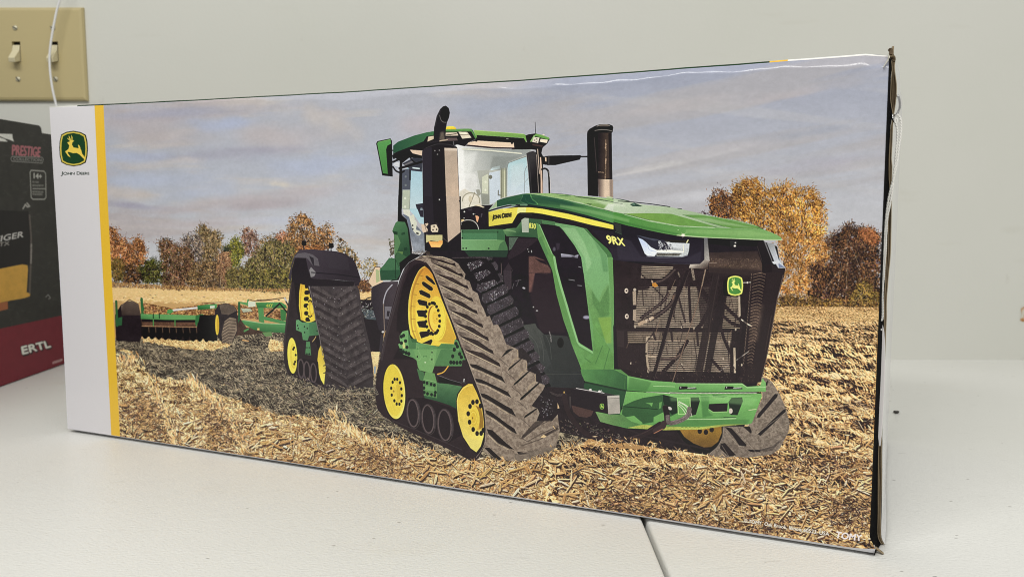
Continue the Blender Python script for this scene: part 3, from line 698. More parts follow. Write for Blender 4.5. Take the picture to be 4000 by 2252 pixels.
S.text("40'", [(1506, 926), (1576, 926), (1576, 892), (1506, 892)], (190, 196, 84))
for q in ('890,890 980,882 1110,878', '1340,850 1400,866 1500,862 1640,840', '1420,855 1560,850 1700,832'): L_((70, 52, 44), q, 6)
L_((190, 190, 190), '1690,840 1710,880', 18); L_((60, 56, 54), '1700,870 1730,920', 14)
L_((214, 166, 110), '1280,1240 1340,1250', 9)

# ---------------- slow vehicle sign, rear track, articulation
S.crop(1080, 920, 2.265)
P_((36, 30, 35), '740,560 1080,560 960,860 930,1030 820,1010 720,700', nz=.1)
P_((70, 78, 84), '760,640 900,660 890,740 800,730', nz=.3)
for q in ('780,640 800,560 845,540', '790,650 830,590 880,560', '800,660 840,600 900,600'): L_((32, 28, 33), q, 9, sm=True)
P_((34, 30, 34), '715,555 760,560 755,610 715,600')
S.dabs(S.inside(p_('740,580 880,580 880,720 750,720'), 70, rng), np.full(70, 6), np.full(70, 3), rng.uniform(0, 3, 70), pick([(180, 178, 176), (120, 116, 116)], 70, rng, 20), .8)
P_((54, 47, 54), '868,425 950,402 1085,398 1075,500 1040,640 985,830 950,850 915,825 870,660 848,560 850,470', nz=.08, grad=((860, 600), (46, 41, 48), (1040, 560), (66, 58, 64)))
L_((160, 158, 168), '1032,428 985,485 960,560 956,600', 11, sm=True); L_((120, 106, 98), '956,600 966,848', 9)
P_((108, 104, 112), '968,620 1030,622 1005,735 970,728'); P_((44, 38, 44), '988,660 1014,662 1004,710 985,705')
S.ell((200, 198, 198), 952, 846, 12, 9)
L_((52, 47, 54), '945,880 930,1010', 26)
P_((228, 196, 144), '845,1022 925,1022 905,1160 880,1260 870,1200', nz=.2, mt=.2); P_((150, 165, 176), '872,1150 890,1150 885,1220 872,1210')
P_((216, 192, 164), '882,268 920,268 952,402 860,445 822,402', nz=.05); P_((160, 176, 130), '888,290 920,300 922,395 892,410'); L_((72, 60, 58), '882,268 820,402', 5); L_((72, 60, 58), '882,268 921,268', 6)
P_((50, 104, 72), '922,290 1022,185 1060,196 1105,262 1100,345 1060,386 930,388', grad=((1000, 190), (58, 116, 80), (1000, 388), (36, 78, 54)))
L_((90, 150, 110), '925,298 1100,268', 4); L_((30, 60, 44), '1060,200 1075,290', 6)
# belt side
P_((46, 39, 42), '150,380 165,325 200,292 240,296 282,380 320,520 352,690 392,880 432,1150 444,1340 380,1330 110,1222 78,1110 76,950 100,720 130,500', nz=.06, mt=.1)
P_((30, 25, 29), '170,400 195,330 235,320 290,450 340,700 390,900 420,1100 400,1060 300,760 215,760 190,640', a=.8)
L_((64, 57, 60), '146,420 120,640 92,850 78,1020', 16, a=.6)
P_((232, 202, 70), '247,348 272,385 302,500 334,640 358,742 300,768 228,738 212,620 214,500 226,410', nz=.05, grad=((230, 350), (206, 160, 58), (250, 560), (234, 206, 76)))
L_((190, 140, 50), '250,380 232,470 224,600 240,740', 8, a=.7)
for (x, y, rx) in ((279, 441, 12), (281, 497, 17), (277, 553, 18), (274, 613, 17), (280, 680, 18), (292, 735, 19)): P_((34, 28, 30), f'{x-rx},{y-14} {x+rx},{y-17} {x+rx},{y+15} {x-rx},{y+16}', sm=True)
S.ell((236, 210, 74), 320, 648, 34, 104, -4); S.ell((214, 180, 60), 322, 640, 22, 72, -4)
for a in range(0, 360, 30): S.ell((34, 28, 30), 310 + 24 * math.cos(math.radians(a)), 640 + 74 * math.sin(math.radians(a)), 7, 8)
S.ell((240, 214, 80), 325, 640, 14, 46, -4)
P_((84, 150, 100), '186,742 208,738 240,762 366,758 388,872 300,882 290,922 246,916 236,850 186,828', nz=.05, grad=((200, 750), (84, 156, 104), (380, 900), (62, 124, 80)))
P_((52, 110, 72), '300,770 366,760 386,872 306,880', a=.6)
for x, y in ((260, 800), (285, 815), (262, 850), (200, 790), (206, 815), (372, 838)): S.ell((34, 48, 40), x, y, 6, 8)
P_((66, 130, 84), '276,930 308,934 318,1052 266,1046'); L_((222, 190, 120), '330,932 352,905 362,885', 5)
for x in (275, 290, 304): S.ell((36, 40, 38), x, 1040, 6, 7); S.ell((40, 48, 42), x, 985, 5, 6)
S.ell((40, 33, 36), 154, 1056, 50, 170, -2, nz=.06); S.ell((232, 218, 94), 152, 1056, 43, 158, -2, nz=.03); S.ell((220, 200, 80), 160, 1060, 28, 112, -2); S.ell((230, 214, 88), 162, 1056, 16, 64, -2)
for x, y in ((168, 985), (160, 1000), (176, 1110), (168, 1130), (182, 1050)): S.ell((36, 30, 32), x, y, 9, 11)
P_((232, 216, 90), '404,962 384,1010 374,1090 382,1190 404,1270 432,1316 448,1230 446,1120 430,1010', grad=((380, 1100), (222, 196, 76), (440, 1250), (240, 224, 104)))
for y in (1080, 1145, 1210): L_((40, 32, 34), f'428,{y} 446,{y-6}', 8)
P_((38, 32, 36), '190,1090 240,1080 380,1110 395,1300 240,1260 200,1210')
for x, y in ((228, 1172), (280, 1192), (338, 1208)): S.ring((84, 73, 76), x, y, 25, 82, 12, -2, nz=.1)
L_((74, 68, 74), '220,1235 330,1290 440,1345', 10, a=.6)
# tread face
P_((66, 59, 62), '292,370 480,378 700,404 745,480 762,640 798,800 836,960 862,1140 866,1330 720,1362 450,1352 428,1340 448,1160 420,1000 384,850 340,640', nz=.12, mt=.14, grad=((340, 400), (68, 61, 64), (700, 1300), (56, 50, 53)))
for i in range(11):
    y = 420 + i * 78; xl = 306 + i * 14; xc = 520 + i * 11; xr = 706 + i * 15
    if y > 1230: break
    S.poly((116, 107, 105), [(xl, y), (xl + 40, y + 4), (xc, y + 108), (xc + 14, y + 140), (xl + 36, y + 44)], nz=.3, mt=.35, a=.36)
    S.poly((46, 39, 41), [(xl + 6, y + 40), (xl + 36, y + 44), (xc + 14, y + 142), (xc - 4, y + 156), (xl + 20, y + 70)], nz=.1, a=.6)
    S.poly((118, 109, 108), [(xc + 8, y + 118), (xr - 50, y + 20), (xr, y + 10), (xr + 6, y + 34), (xc + 30, y + 142)], nz=.3, mt=.35, a=.32)
    S.poly((44, 37, 40), [(xc + 20, y + 142), (xr, y + 36), (xr + 8, y + 52), (xc + 40, y + 166)], nz=.1, a=.6)
S.noisefill(p_('320,450 720,450 850,1250 470,1250'), [(40, 35, 38), (68, 61, 63), (92, 84, 84)], 16, rng, soft=20, a=.3, contrast=1.2)
S.dabs(S.inside(p_('320,450 720,450 850,1250 470,1250'), 120, rng), rng.uniform(2, 6, 120), rng.uniform(1.5, 3, 120), rng.uniform(0, 3, 120), pick([(176, 172, 176), (130, 126, 128)], 120, rng, 20), .7)
L_((120, 112, 112), '282,380 320,520 352,690 392,880 420,1050', 6, a=.9); L_((150, 140, 132), '150,370 168,322 200,296 238,302 268,350', 7, sm=True)
P_((36, 31, 36), '146,300 178,188 272,188 330,372 704,398 690,440 300,440 150,400', nz=.06)
# fender and work lights
P_((58, 51, 59), '214,116 330,112 540,130 612,150 662,182 682,190 715,250 757,380 735,438 704,436 700,398 520,382 322,372 296,310 272,190 178,190 150,270 142,398 118,372 150,230 170,170', nz=.07, grad=((300, 120), (64, 57, 65), (600, 400), (46, 40, 47)))
P_((92, 87, 93), '164,186 200,150 262,140 330,158 378,196 392,262 330,252 300,212 280,190 200,184', nz=.08); P_((34, 30, 36), '300,170 340,190 346,256 332,250', a=.8)
P_((130, 127, 130), '302,296 318,270 362,318 346,354 316,360', nz=.06); L_((30, 27, 33), '322,318 560,336 740,362', 9, a=.8)
P_((58, 53, 60), '420,150 560,140 640,190 660,300 480,280', a=.45)
for x, y in ((254, 60), (494, 80)): P_((26, 22, 27), f'{x-20},{y-26} {x+20},{y-24} {x+24},{y+12} {x+12},{y+22} {x-14},{y+20} {x-22},{y+6}'); L_((26, 22, 27), f'{x},{y+15} {x},{y+48}', 11); L_((150, 150, 160), f'{x+3},{y+24} {x+3},{y+40}', 3)

S.crop(0, 0, 1)
P_((34, 29, 35), '1640,1000 1690,960 1800,940 1880,830 2060,790 2300,800 2600,862 2960,932 3036,960 3050,1040 3000,1300 2960,1490 2900,1690 2300,1690 1950,1500 1760,1100 1640,1030', nz=.08, mt=.1)
# ---------------- cab: rear corner, glass, roof
S.crop(1500, 760, 4.265)
P_((150, 155, 164), '310,300 440,330 560,500 690,640 692,945 510,945 450,700 400,400', nz=.08, mt=.18, grad=((430, 350), (96, 104, 118), (600, 920), (142, 147, 156)))
P_((172, 202, 212), '440,-10 668,-10 678,470 600,450 520,330 436,235', nz=.03); P_((172, 184, 166), '322,-10 436,-10 436,226 326,216', nz=.04); [S.ell((206, 210, 196), x, y, 15, 18) for x, y in ((358, 38), (358, 182))]
P_((46, 44, 54), '534,130 664,114 668,352 618,346', nz=.05); P_((130, 140, 150), '610,204 655,198 656,232 616,238')
P_((206, 208, 192), '325,225 440,228 450,330 500,300 516,330 520,380 560,440 545,560 620,590 632,625 600,662 560,650 510,600 480,545 455,440 430,350 340,290', nz=.04)
for x, y in ((488, 490), (492, 550), (578, 628), (560, 620)): S.ell((70, 70, 68), x, y, 14, 17)
for x in range(478, 780, 16): L_((84, 70, 56), f'{x},{950+int(30*rng.random())} {x+8},{905+int(40*rng.random())}', 8, a=.8)
P_((42, 84, 56), '230,425 362,428 404,520 452,752 474,1000 440,1090 350,1182 244,1182 190,1052 180,640 150,588 172,520 205,445', nz=.05, grad=((180, 500), (60, 116, 76), (420, 900), (36, 74, 50)))
P_((72, 126, 82), '178,640 240,652 290,780 230,940 190,1010'); P_((30, 58, 42), '160,582 240,600 236,650 178,640'); P_((96, 148, 78), '215,930 330,930 320,1010 290,990', a=.7)
P_((48, 96, 62), '200,1050 240,930 360,1000 440,1050 352,1180 246,1180'); P_((30, 62, 44), '345,870 400,850 400,905 350,920'); P_((30, 62, 44), '300,620 360,600 362,640 305,655', a=.8)
P_((26, 24, 28), '246,-10 304,-10 306,306 320,325 392,392 432,560 482,900 470,1000 452,960 405,540 360,432 238,424')
P_((30, 26, 30), '270,1120 470,960 640,985 430,1110 330,1230 260,1410 120,1430 285,1300', nz=.06); P_((38, 80, 56), '-40,1248 120,1040 215,1060 284,1240 290,1300 230,1402 -40,1406', nz=.06); P_((54, 106, 72), '-20,1200 100,1035 200,1060 280,1236 -10,1246', nz=.05); L_((20, 44, 32), '205,1070 212,1380', 9)
S.dabs(S.inside(p_('100,720 185,720 185,1010 120,1010'), 50, rng), np.full(50, 8), np.full(50, 4), rng.uniform(0, 3, 50), pick([(60, 56, 44), (90, 84, 60)], 50, rng, 10), .85)
S.crop(1400, 360, 3.22)
P_((168, 198, 208), '552,985 800,780 822,1440 552,1444', grad=((700, 900), (160, 194, 208), (700, 1440), (186, 206, 214)))
P_((78, 82, 94), '552,950 665,930 655,1445 552,1445', nz=.05); P_((172, 184, 166), '562,1205 655,1205 650,1445 556,1445', nz=.04); L_((206, 214, 214), '562,1208 655,1208', 4)
for y in (1036, 1146): S.ell((112, 118, 122), 600, y, 13, 15)
for y in (1312, 1420): S.ell((206, 210, 196), 595, y, 14, 16)
L_((30, 30, 36), '655,950 655,1075', 22); P_((58, 60, 70), '556,870 690,798 805,760 805,975 670,960 640,930', nz=.12, mt=.2)
P_((196, 210, 214), '684,914 776,926 776,944 684,932'); P_((206, 208, 214), '440,880 478,850 522,858 520,912 470,905'); P_((200, 200, 206), '480,935 520,932 516,955')
P_((48, 46, 56), '726,1388 822,1375 822,1448 742,1448', nz=.05); S.ell((120, 132, 140), 800, 1442, 14, 8)
P_((28, 25, 29), '440,742 470,728 560,690 645,690 805,700 805,800 640,796 560,862 440,782')
P_((120, 116, 118), '575,880 690,828 700,850 590,895', a=.7)
P_((214, 190, 168), '648,692 806,702 802,768 684,738', nz=.04); L_((30, 27, 31), '436,700 640,706', 18); L_((206, 200, 190), '440,695 510,697', 7)
for q, w in (('440,848 520,812 640,768', 26), ('440,912 480,965 540,985 580,965', 20), ('520,930 660,890 805,845', 28), ('660,800 700,846 745,872', 18), ('440,770 450,800', 26)): L_((28, 25, 29), q, w, sm=True)
P_((26, 24, 28), '524,832 556,832 552,1446 504,1446')
# roof
P_((30, 27, 31), '440,690 560,640 820,560 870,500 950,470 1100,440 1440,440 1495,550 1390,602 1340,650 1250,625 1200,640 806,702 640,692 556,722 470,735', nz=.04)
P_((36, 84, 58), '440,640 500,590 700,512 860,470 952,455 946,508 862,520 822,584 690,640 560,690 470,725 440,742', grad=((450, 700), (34, 78, 56), (900, 470), (48, 108, 68)))
P_((64, 138, 70), '1095,430 1424,424 1452,472 1500,552 1478,556 1424,460 1100,462'); P_((84, 156, 84), '1100,428 1424,424 1428,436 1100,442')
P_((242, 218, 70), '1104,402 1130,391 1196,391 1232,415 1228,432 1100,432', grad=((1150, 390), (250, 232, 96), (1150, 432), (220, 184, 46)))
P_((27, 24, 28), '1490,505 2088,548 2124,600 2170,600 2302,662 2302,692 1976,700 1930,706 1960,612 1500,577 1400,602 1480,560')
P_((108, 170, 82), '1450,440 2080,492 2134,520 2118,604 2086,546 1492,505 1497,552 1470,500', grad=((1700, 450), (120, 180, 92), (1700, 540), (88, 156, 74)))
L_((168, 206, 140), '1455,444 1800,470 2080,494', 6)
P_((224, 200, 176), '1390,600 1502,577 1960,606 1968,668 1700,660 1372,628', nz=.03); P_((52, 40, 46), '1342,642 1372,628 1700,660 1968,668 1972,684 1700,680 1500,660')
S.ell((30, 26, 30), 1488, 575, 15, 16); S.ell((30, 26, 30), 1938, 610, 13, 14); L_((210, 206, 196), '1868,554 1892,556', 5)
for q, c in (('1260,462 1372,466 1428,540 1310,552', (216, 206, 184)), ('1098,475 1240,470 1262,512 1100,515', (206, 190, 170)), ('882,525 950,515 950,555 870,590', (206, 188, 164)), ('1100,540 1240,540 1255,575 1130,580', (92, 78, 78))): P_(c, q, nz=.05, mt=.1)
P_((236, 228, 206), '1280,470 1360,474 1372,496 1290,492'); L_((90, 78, 70), '1285,500 1395,504', 6, a=.8); L_((40, 34, 36), '1110,505 1235,490', 10, a=.8)
L_((90, 88, 92), '1200,590 1200,630', 12)
# windscreen and interior
S.poly((196, 198, 190), p_('1228,628 1340,650 1700,680 1974,702 2200,690 2120,742 2166,1248 2100,1252 1750,1332 1660,1448 1275,1448 1252,690'), grad=((1260, 900), (232, 232, 232), (1600, 820), (176, 180, 174)))
P_((158, 163, 158), '1318,668 1700,690 2190,692 2115,765 1900,850 1872,960 1660,950 1500,960 1390,1000 1330,1000', a=.95, grad=((1320, 900), (206, 207, 203), (1750, 760), (146, 152, 150)))
L_((212, 212, 196), '1310,682 1680,706 2058,744', 15); L_((120, 126, 124), '1310,698 1680,722 2058,760', 5, a=.6)
P_((186, 208, 218), '1885,880 1910,858 2120,788 2164,1250 2100,1254 1882,1288', grad=((2000, 820), (172, 202, 208), (2000, 1260), (196, 206, 216))); L_((110, 118, 116), '1870,1290 1872,940 1895,862 2118,780', 8, a=.8)
P_((196, 206, 216), '1652,990 1785,960 1790,1330 1662,1395'); P_((200, 216, 222), '1665,958 1690,918 1784,898 1785,936')
P_((150, 152, 130), '1800,930 1866,930 1870,1292 1800,1310'); L_((206, 206, 180), '1842,930 1846,1296', 12); L_((112, 112, 96), '1806,930 1808,1308', 7)
P_((146, 148, 138), '1500,960 1650,950 1655,1390 1560,1400 1545,1200', grad=((1500, 1000), (170, 172, 164), (1650, 1300), (140, 144, 134)))
P_((198, 202, 182), '1562,1040 1640,1000 1640,1258 1562,1252'); S.ell((222, 222, 206), 1607, 1104, 13, 15); S.ell((222, 222, 206), 1606, 1208, 13, 15); S.ell((112, 112, 102), 1668, 1042, 24, 26)
P_((214, 214, 212), '1345,1000 1470,998 1500,1050 1500,1196 1350,1190', soft=4); P_((236, 236, 234), '1256,700 1330,690 1345,1200 1270,1300', soft=10, a=.8)
P_((216, 210, 196), '1280,1230 1340,1190 1420,1230 1540,1300 1560,1400 1440,1448 1280,1448', soft=4, mt=.1)
S.ring((158, 154, 136), 1425, 1340, 108, 96, 14, 5, a0=170, a1=372); L_((150, 144, 126), '1470,1240 1440,1320 1400,1420', 12); S.ell((200, 190, 168), 1415, 1320, 22, 40)
P_((150, 150, 140), '1485,1205 1530,1200 1550,1260 1510,1290'); L_((120, 122, 116), '1768,1215 1768,1272 1800,1276', 15); L_((226, 216, 190), '1500,1400 1600,1438', 14)
L_((128, 134, 138), '2095,1240 2098,1000 2115,930 2130,905', 9, sm=True, a=.8); L_((128, 134, 138), '2105,1110 2150,1050', 8, a=.5)
# mirror left
P_((28, 25, 29), '224,612 240,582 405,547 424,580 436,1036 304,1022 262,800')
P_((52, 138, 66), '238,612 250,595 402,558 414,614 366,640 350,690 374,1002 314,992 266,760', grad=((250, 600), (62, 150, 76), (340, 980), (48, 128, 60)))
P_((80, 160, 84), '250,592 403,556 408,572 250,606', a=.8)
# right pillar, light pod, mirror, handle, antenna
L_((30, 27, 31), '2230,345 2232,430 2236,492', 7)
P_((28, 25, 29), '2108,515 2150,498 2240,488 2416,560 2382,620 2330,664 2322,680 2310,740 2330,780 2330,1250 2260,1250 2240,700 2200,690 2170,620 2128,600')
P_((74, 150, 72), '2235,490 2316,508 2404,542 2412,570 2380,566 2225,520'); P_((104, 172, 84), '2240,492 2316,508 2404,542 2400,550 2310,520 2238,502', a=.8); P_((120, 178, 110), '2164,596 2216,506 2232,518 2192,592')
P_((214, 206, 190), '2212,534 2286,540 2268,612 2192,596', nz=.06, sm=False); P_((226, 212, 190), '2300,556 2392,570 2376,612 2286,594', nz=.04)
for x, y in ((2225, 575), (2250, 560), (2245, 595)): S.ell((120, 112, 100), x, y, 9, 8)
S.ell((214, 206, 190), 2336, 506, 14, 10); P_((66, 50, 48), '2190,620 2325,640 2320,662 2200,640')
P_((46, 44, 46), '2120,742 2160,722 2205,714 2246,730 2268,1248 2166,1248 2140,900', grad=((2130, 900), (54, 52, 54), (2260, 1000), (30, 27, 31))); L_((80, 78, 78), '2140,760 2170,1000 2185,1240', 8, a=.5)
L_((222, 196, 176), '2262,690 2278,900 2285,1000', 9); L_((206, 176, 156), '2300,800 2312,1100 2314,1248', 20, w2=26); L_((225, 205, 190), '2248,760 2262,1000 2275,1240', 5, a=.9)
S.crop(1900, 440, 4.265)
P_((30, 27, 30), '990,690 1062,682 1580,675 1588,700 1566,750 1160,842 1020,842 985,790'); L_((30, 27, 30), '1575,700 1700,700', 24); L_((80, 80, 82), '1580,688 1690,690', 4, a=.7)
P_((28, 25, 28), '920,690 1000,700 1010,840 930,820'); P_((214, 186, 160), '985,705 1010,712 1012,782 990,776'); L_((120, 116, 116), '1052,700 1050,820', 6)
L_((28, 25, 28), '935,912 980,898 1020,915 1045,960 1055,1080 1062,1312', 30, sm=True); L_((214, 206, 200), '1050,945 1072,1080 1080,1310', 6, sm=True)
# right hand intake stack
P_((26, 23, 27), '1685,330 1692,275 1730,232 1820,182 1900,157 2050,156 2108,180 2122,212 2110,290 2095,302 2108,1088 1870,1088 1875,1372 1700,1356 1690,700', nz=.04)
P_((52, 43, 42), '1870,300 2085,300 2098,1075 1870,1075', nz=.08, mt=.1, grad=((1880, 700), (34, 29, 32), (2000, 700), (66, 54, 48))); P_((30, 26, 29), '2040,310 2090,300 2100,1075 2060,1075', a=.85)
P_((36, 31, 34), '1790,380 1815,380 1860,960 1830,980', a=.8)
for q, a in (('1995,420 2005,640 1995,820', .5), ('1998,480 1992,560', .8), ('2000,740 1996,900 1990,1075', .6), ('1880,960 1960,970', .6)): L_((150, 126, 104), q, 22, nz=.5, a=a, mt=.5)
L_((90, 82, 78), '1805,380 1850,950', 8, a=.6); L_((150, 142, 134), '1850,190 1900,172 2000,165 2060,180', 12, sm=True, a=.9); P_((130, 118, 106), '1880,172 2050,168 2040,190 1900,188', a=.9, soft=3); L_((160, 152, 142), '1815,262 1930,246 2040,256 2100,272', 8, sm=True)
S.poly((190, 170, 152), p_('1866,1076 2115,1090 2118,1402 1880,1374'), nz=.06, grad=((1870, 1200), (78, 66, 64), (1985, 1200), (212, 190, 168))); S.poly((120, 104, 96), p_('2060,1088 2116,1090 2118,1402 2066,1394'), a=.75, soft=5)
S.ell((170, 190, 150), 2060, 1390, 60, 16, 4)
# exhaust left
S.crop(1400, 360, 3.22)
P_((32, 28, 32), '806,720 812,690 870,640 960,618 1000,600 1030,580 1110,570 1130,600 1190,625 1246,662 1250,690 1280,1449 820,1449', nz=.05)
P_((44, 40, 48), '806,720 830,680 925,660 940,1449 822,1449', a=.9); L_((66, 62, 66), '850,672 940,636 1010,620 1150,628 1225,660', 8, sm=True, a=.7)
for x, y in ((965, 705), (1022, 700), (998, 752), (1022, 1330)): S.ell((120, 116, 116), x, y, 9, 9)
P_((188, 168, 150), '1085,668 1246,674 1258,1000 1280,1449 1115,1449 1098,1000', nz=.05, mt=.05, grad=((1090, 800), (178, 160, 144), (1270, 1200), (192, 170, 150))); P_((206, 190, 174), '1086,670 1246,676 1248,708 1088,704'); L_((84, 72, 70), '1246,700 1262,1000 1282,1449', 5, a=.7)
P_((32, 29, 33), '950,580 953,410 985,262 1028,172 1066,136 1100,128 1138,160 1152,218 1142,280 1116,346 1102,430 1098,572', nz=.05); S.poly((108, 98, 88), p_('1035,470 1075,460 1092,570 1020,575'), soft=9, nz=.15, a=.85)
S.ell((19, 17, 20), 1090, 238, 52, 106, 4); L_((112, 108, 106), '1022,250 1040,310 1068,338 1108,342', 6, sm=True); L_((70, 68, 72), '972,380 990,280 1030,190', 10, sm=True, a=.5)
L_((176, 158, 140), '1015,582 1060,574 1122,566', 15); L_((40, 36, 40), '900,600 1015,582', 18)
S.crop(1500, 760, 4.265)
P_((32, 28, 33), '662,0 1046,0 1082,780 1108,910 1300,910 1296,560 1300,920 692,920', nz=.05); P_((32, 28, 33), '1040,0 1290,0 1300,920 1080,920', nz=.05)
P_((41, 37, 44), '662,0 820,0 850,640 680,640', a=.8); P_((190, 170, 152), '1045,0 1266,0 1286,602 1076,776', nz=.05, mt=.05); S.ell((206, 202, 200), 932, 55, 11, 13); S.ell((26, 24, 28), 1265, 80, 8, 11)
P_((30, 27, 31), '692,650 1075,780 1105,915 692,915', a=.9); L_((96, 86, 84), '985,690 1078,775', 6)
# small lamps under the exhaust
P_((212, 190, 168), '628,482 680,462 742,560 732,598 660,610', nz=.05); P_((206, 184, 162), '690,460 740,450 752,468 720,510'); L_((40, 34, 36), '684,470 722,600', 6)
P_((214, 200, 176), '790,486 880,470 918,540 912,600 820,606 792,580', nz=.06); P_((52, 46, 48), '800,470 895,440 925,540 915,540 880,470'); [S.ell((70, 60, 54), x, y, 13, 15) for x, y in ((846, 508), (828, 565), (888, 558))]
P_((198, 190, 138), '712,652 985,650 985,760 905,760 790,745 715,782'); P_((242, 190, 108), '752,755 905,765 940,742 990,745 988,800 950,858 800,856', grad=((860, 750), (232, 166, 92), (860, 860), (248, 204, 124))); L_((226, 130, 80), '760,770 800,852 940,860', 7, a=.8); L_((210, 200, 190), '725,640 730,655', 8)
# engine bay rear, black
P_((33, 28, 34), '1270,225 1400,190 1560,152 1700,150 1830,140 1752,235 1755,560 1292,562', nz=.06, mt=.15)
L_((204, 202, 194), '1296,438 1340,410 1410,398 1490,412 1550,460 1580,520 1588,562', 12, sm=True); P_((28, 24, 29), '1300,450 1420,412 1520,440 1570,510 1580,562 1300,562')
P_((226, 168, 130), '1532,320 1575,330 1596,348 1572,440 1552,420'); [S.ell((206, 204, 202), x, y, r, r) for x, y, r in ((1500, 298, 12), (1350, 260, 14), (1525, 298, 6), (1300, 470, 7), (1345, 365, 9))]
P_((216, 190, 140), '1298,392 1345,384 1340,412 1300,430'); P_((78, 72, 80), '1625,290 1655,290 1640,350 1622,352', a=.8); P_((220, 206, 176), '1500,150 1600,140 1690,185 1660,192 1600,170')
P_((56, 50, 58), '1400,210 1480,190 1480,240 1420,245', a=.7)
# ---------------- underside behind the front track, inner track
S.crop(1900, 1000, 2.9)
P_((33, 27, 34), '0,0 700,-40 1130,-40 1230,1100 1120,1420 1120,1500 640,1500 0,700', nz=.08, mt=.16)
P_((52, 44, 50), '205,150 285,150 430,0 470,-40 380,-40 260,60', nz=.08); P_((58, 50, 56), '200,150 288,150 285,360 250,380 205,270', nz=.1); L_((84, 72, 76), '288,350 288,170 430,10', 7, a=.7)
P_((104, 74, 70), '488,0 690,-40 735,100 700,200 560,170 530,400 490,400', nz=.14, mt=.2, soft=8); P_((40, 32, 38), '530,0 690,60 720,140 640,90 560,40'); P_((46, 36, 42), '560,200 740,140 860,560 900,860 620,860 500,430', a=.8, soft=9)
for q in ('390,135 430,132 490,165', '420,100 490,140', '340,270 400,260', '300,360 320,300', '350,330 375,260'): L_((112, 104, 112), q, 7, a=.7, sm=True)
S.ell((176, 172, 182), 432, 352, 18, 10, 20); S.ell((160, 156, 166), 402, 165, 7, 7); S.ell((186, 182, 186), 540, 568, 8, 8); S.ell((150, 146, 150), 580, 610, 14, 9); L_((120, 100, 100), '175,70 180,190', 5)
P_((60, 64, 62), '420,775 560,755 580,800 660,880 920,900 1000,1040 1110,1400 1110,1500 680,1500 590,1230', nz=.08, mt=.1, grad=((500, 800), (70, 73, 70), (900, 1450), (46, 48, 50)))
P_((48, 50, 50), '640,880 930,905 1080,1300 760,1290', a=.7); [L_((92, 96, 92), q, 5, a=.6, sm=True) for q in ('460,850 560,960 600,1080 605,1180', '620,920 650,1060 655,1180', '680,890 725,1000 742,1160')]
S.ell((26, 20, 24), 845, 975, 37, 58); L_((120, 116, 116), '720,850 735,900 740,960', 14, nz=.4, a=.8); L_((80, 84, 78), '660,1330 1090,1330', 6, a=.5)
# inner belt with lugs in shade
P_((34, 28, 34), '-135,-60 30,-50 60,0 130,140 230,330 330,560 430,790 520,1010 600,1220 700,1450 760,1600 500,1600 0,760', nz=.1, mt=.1)
for i in range(12):
    x = -90 + i * 58.; y = -40 + i * 128.
    sh = [(x - 120 + 0, y + 80), (x + 140 - i, y - 40), (x + 175, y + 10), (x + 168, y + 60), (x - 90, y + 190), (x - 130, y + 150)]
    S.poly((62, 56, 61), sh, nz=.25, mt=.2)
    S.poly((27, 22, 28), [(x - 90, y + 190), (x + 168, y + 60), (x + 190, y + 96), (x - 60, y + 230)], nz=.1)
    m = 36; Q = S.inside(sh, m, rng); S.dabs(Q, rng.uniform(2, 7, m), rng.uniform(1.5, 3.5, m), rng.uniform(0, 3, m), pick([(160, 156, 164), (110, 104, 110), (130, 126, 132)], m, rng, 20), .5)
S.crop(1440, 980, 3.452)
P_((32, 27, 32), '1140,72 1580,76 1690,180 1790,380 1640,500 1300,350 1220,160', nz=.1); L_((70, 62, 66), '1140,80 1400,72 1575,80', 14, nz=.4, a=.8)
for i in range(4):
    x, y = 1330 + i * 95, 150 + i * 135
    sh = [(x, y + 10), (x + 180, y - 50), (x + 240, y), (x + 60, y + 110)]; S.poly((60, 54, 59), sh, nz=.3, mt=.2)
    Q = S.inside(sh, 50, rng); S.dabs(Q, rng.uniform(2, 7, 50), rng.uniform(1.5, 3, 50), rng.uniform(0, 3, 50), pick([(196, 192, 198), (130, 124, 130)], 50, rng, 18), .8)

# ---------------- engine side: green frame, dark openings
S.crop(1500, 760, 4.265)
P_((38, 60, 48), '1340,905 2090,905 2052,1022 1430,1016', nz=.06)
P_((92, 154, 100), '1296,565 1640,560 1998,552 2026,602 2024,742 2088,906 1306,908', nz=.05, grad=((1400, 720), (96, 160, 106), (2000, 900), (80, 140, 86)))
P_((62, 122, 82), '1297,565 1640,560 1998,552 2026,602 2024,728 1302,728', nz=.06); P_((50, 100, 66), '1297,566 1930,562 1932,618 1298,618'); P_((46, 96, 62), '1895,560 2000,553 2026,602 2024,742 1895,730', a=.8)
P_((58, 108, 70), '1908,905 1945,800 2024,738 2086,906', a=.9); L_((150, 200, 150), '1302,730 1890,730', 5, a=.7); L_((170, 206, 170), '1300,565 1306,905', 5)
for x, y, r in ((1330, 876, 13), (1382, 875, 13), (1757, 877, 14), (1316, 700, 13), (1315, 592, 11), (1906, 606, 10)): S.ell((32, 40, 36), x, y, r, r)
S.crop(1850, 720, 4.265)
P_((34, 28, 34), '560,840 1060,860 1100,640 1440,680 1700,1000 1800,1200 1840,1460 700,1460 600,1300', nz=.06)
P_((84, 110, 92), '600,860 760,860 640,1060 600,1080', nz=.2, a=.8); P_((46, 38, 44), '740,880 1050,880 1090,900 800,1130 600,1240 580,1180', nz=.1)
P_((96, 70, 66), '930,1180 1030,1180 1180,1240 1300,1400 1300,1460 930,1460', nz=.12, mt=.2, soft=7); P_((38, 30, 36), '1020,1210 1200,1260 1240,1330 1120,1280')
[S.ell((206, 202, 206), x, y, 8, 8) for x, y in ((915, 1062), (930, 1102), (975, 1085), (978, 1108))]
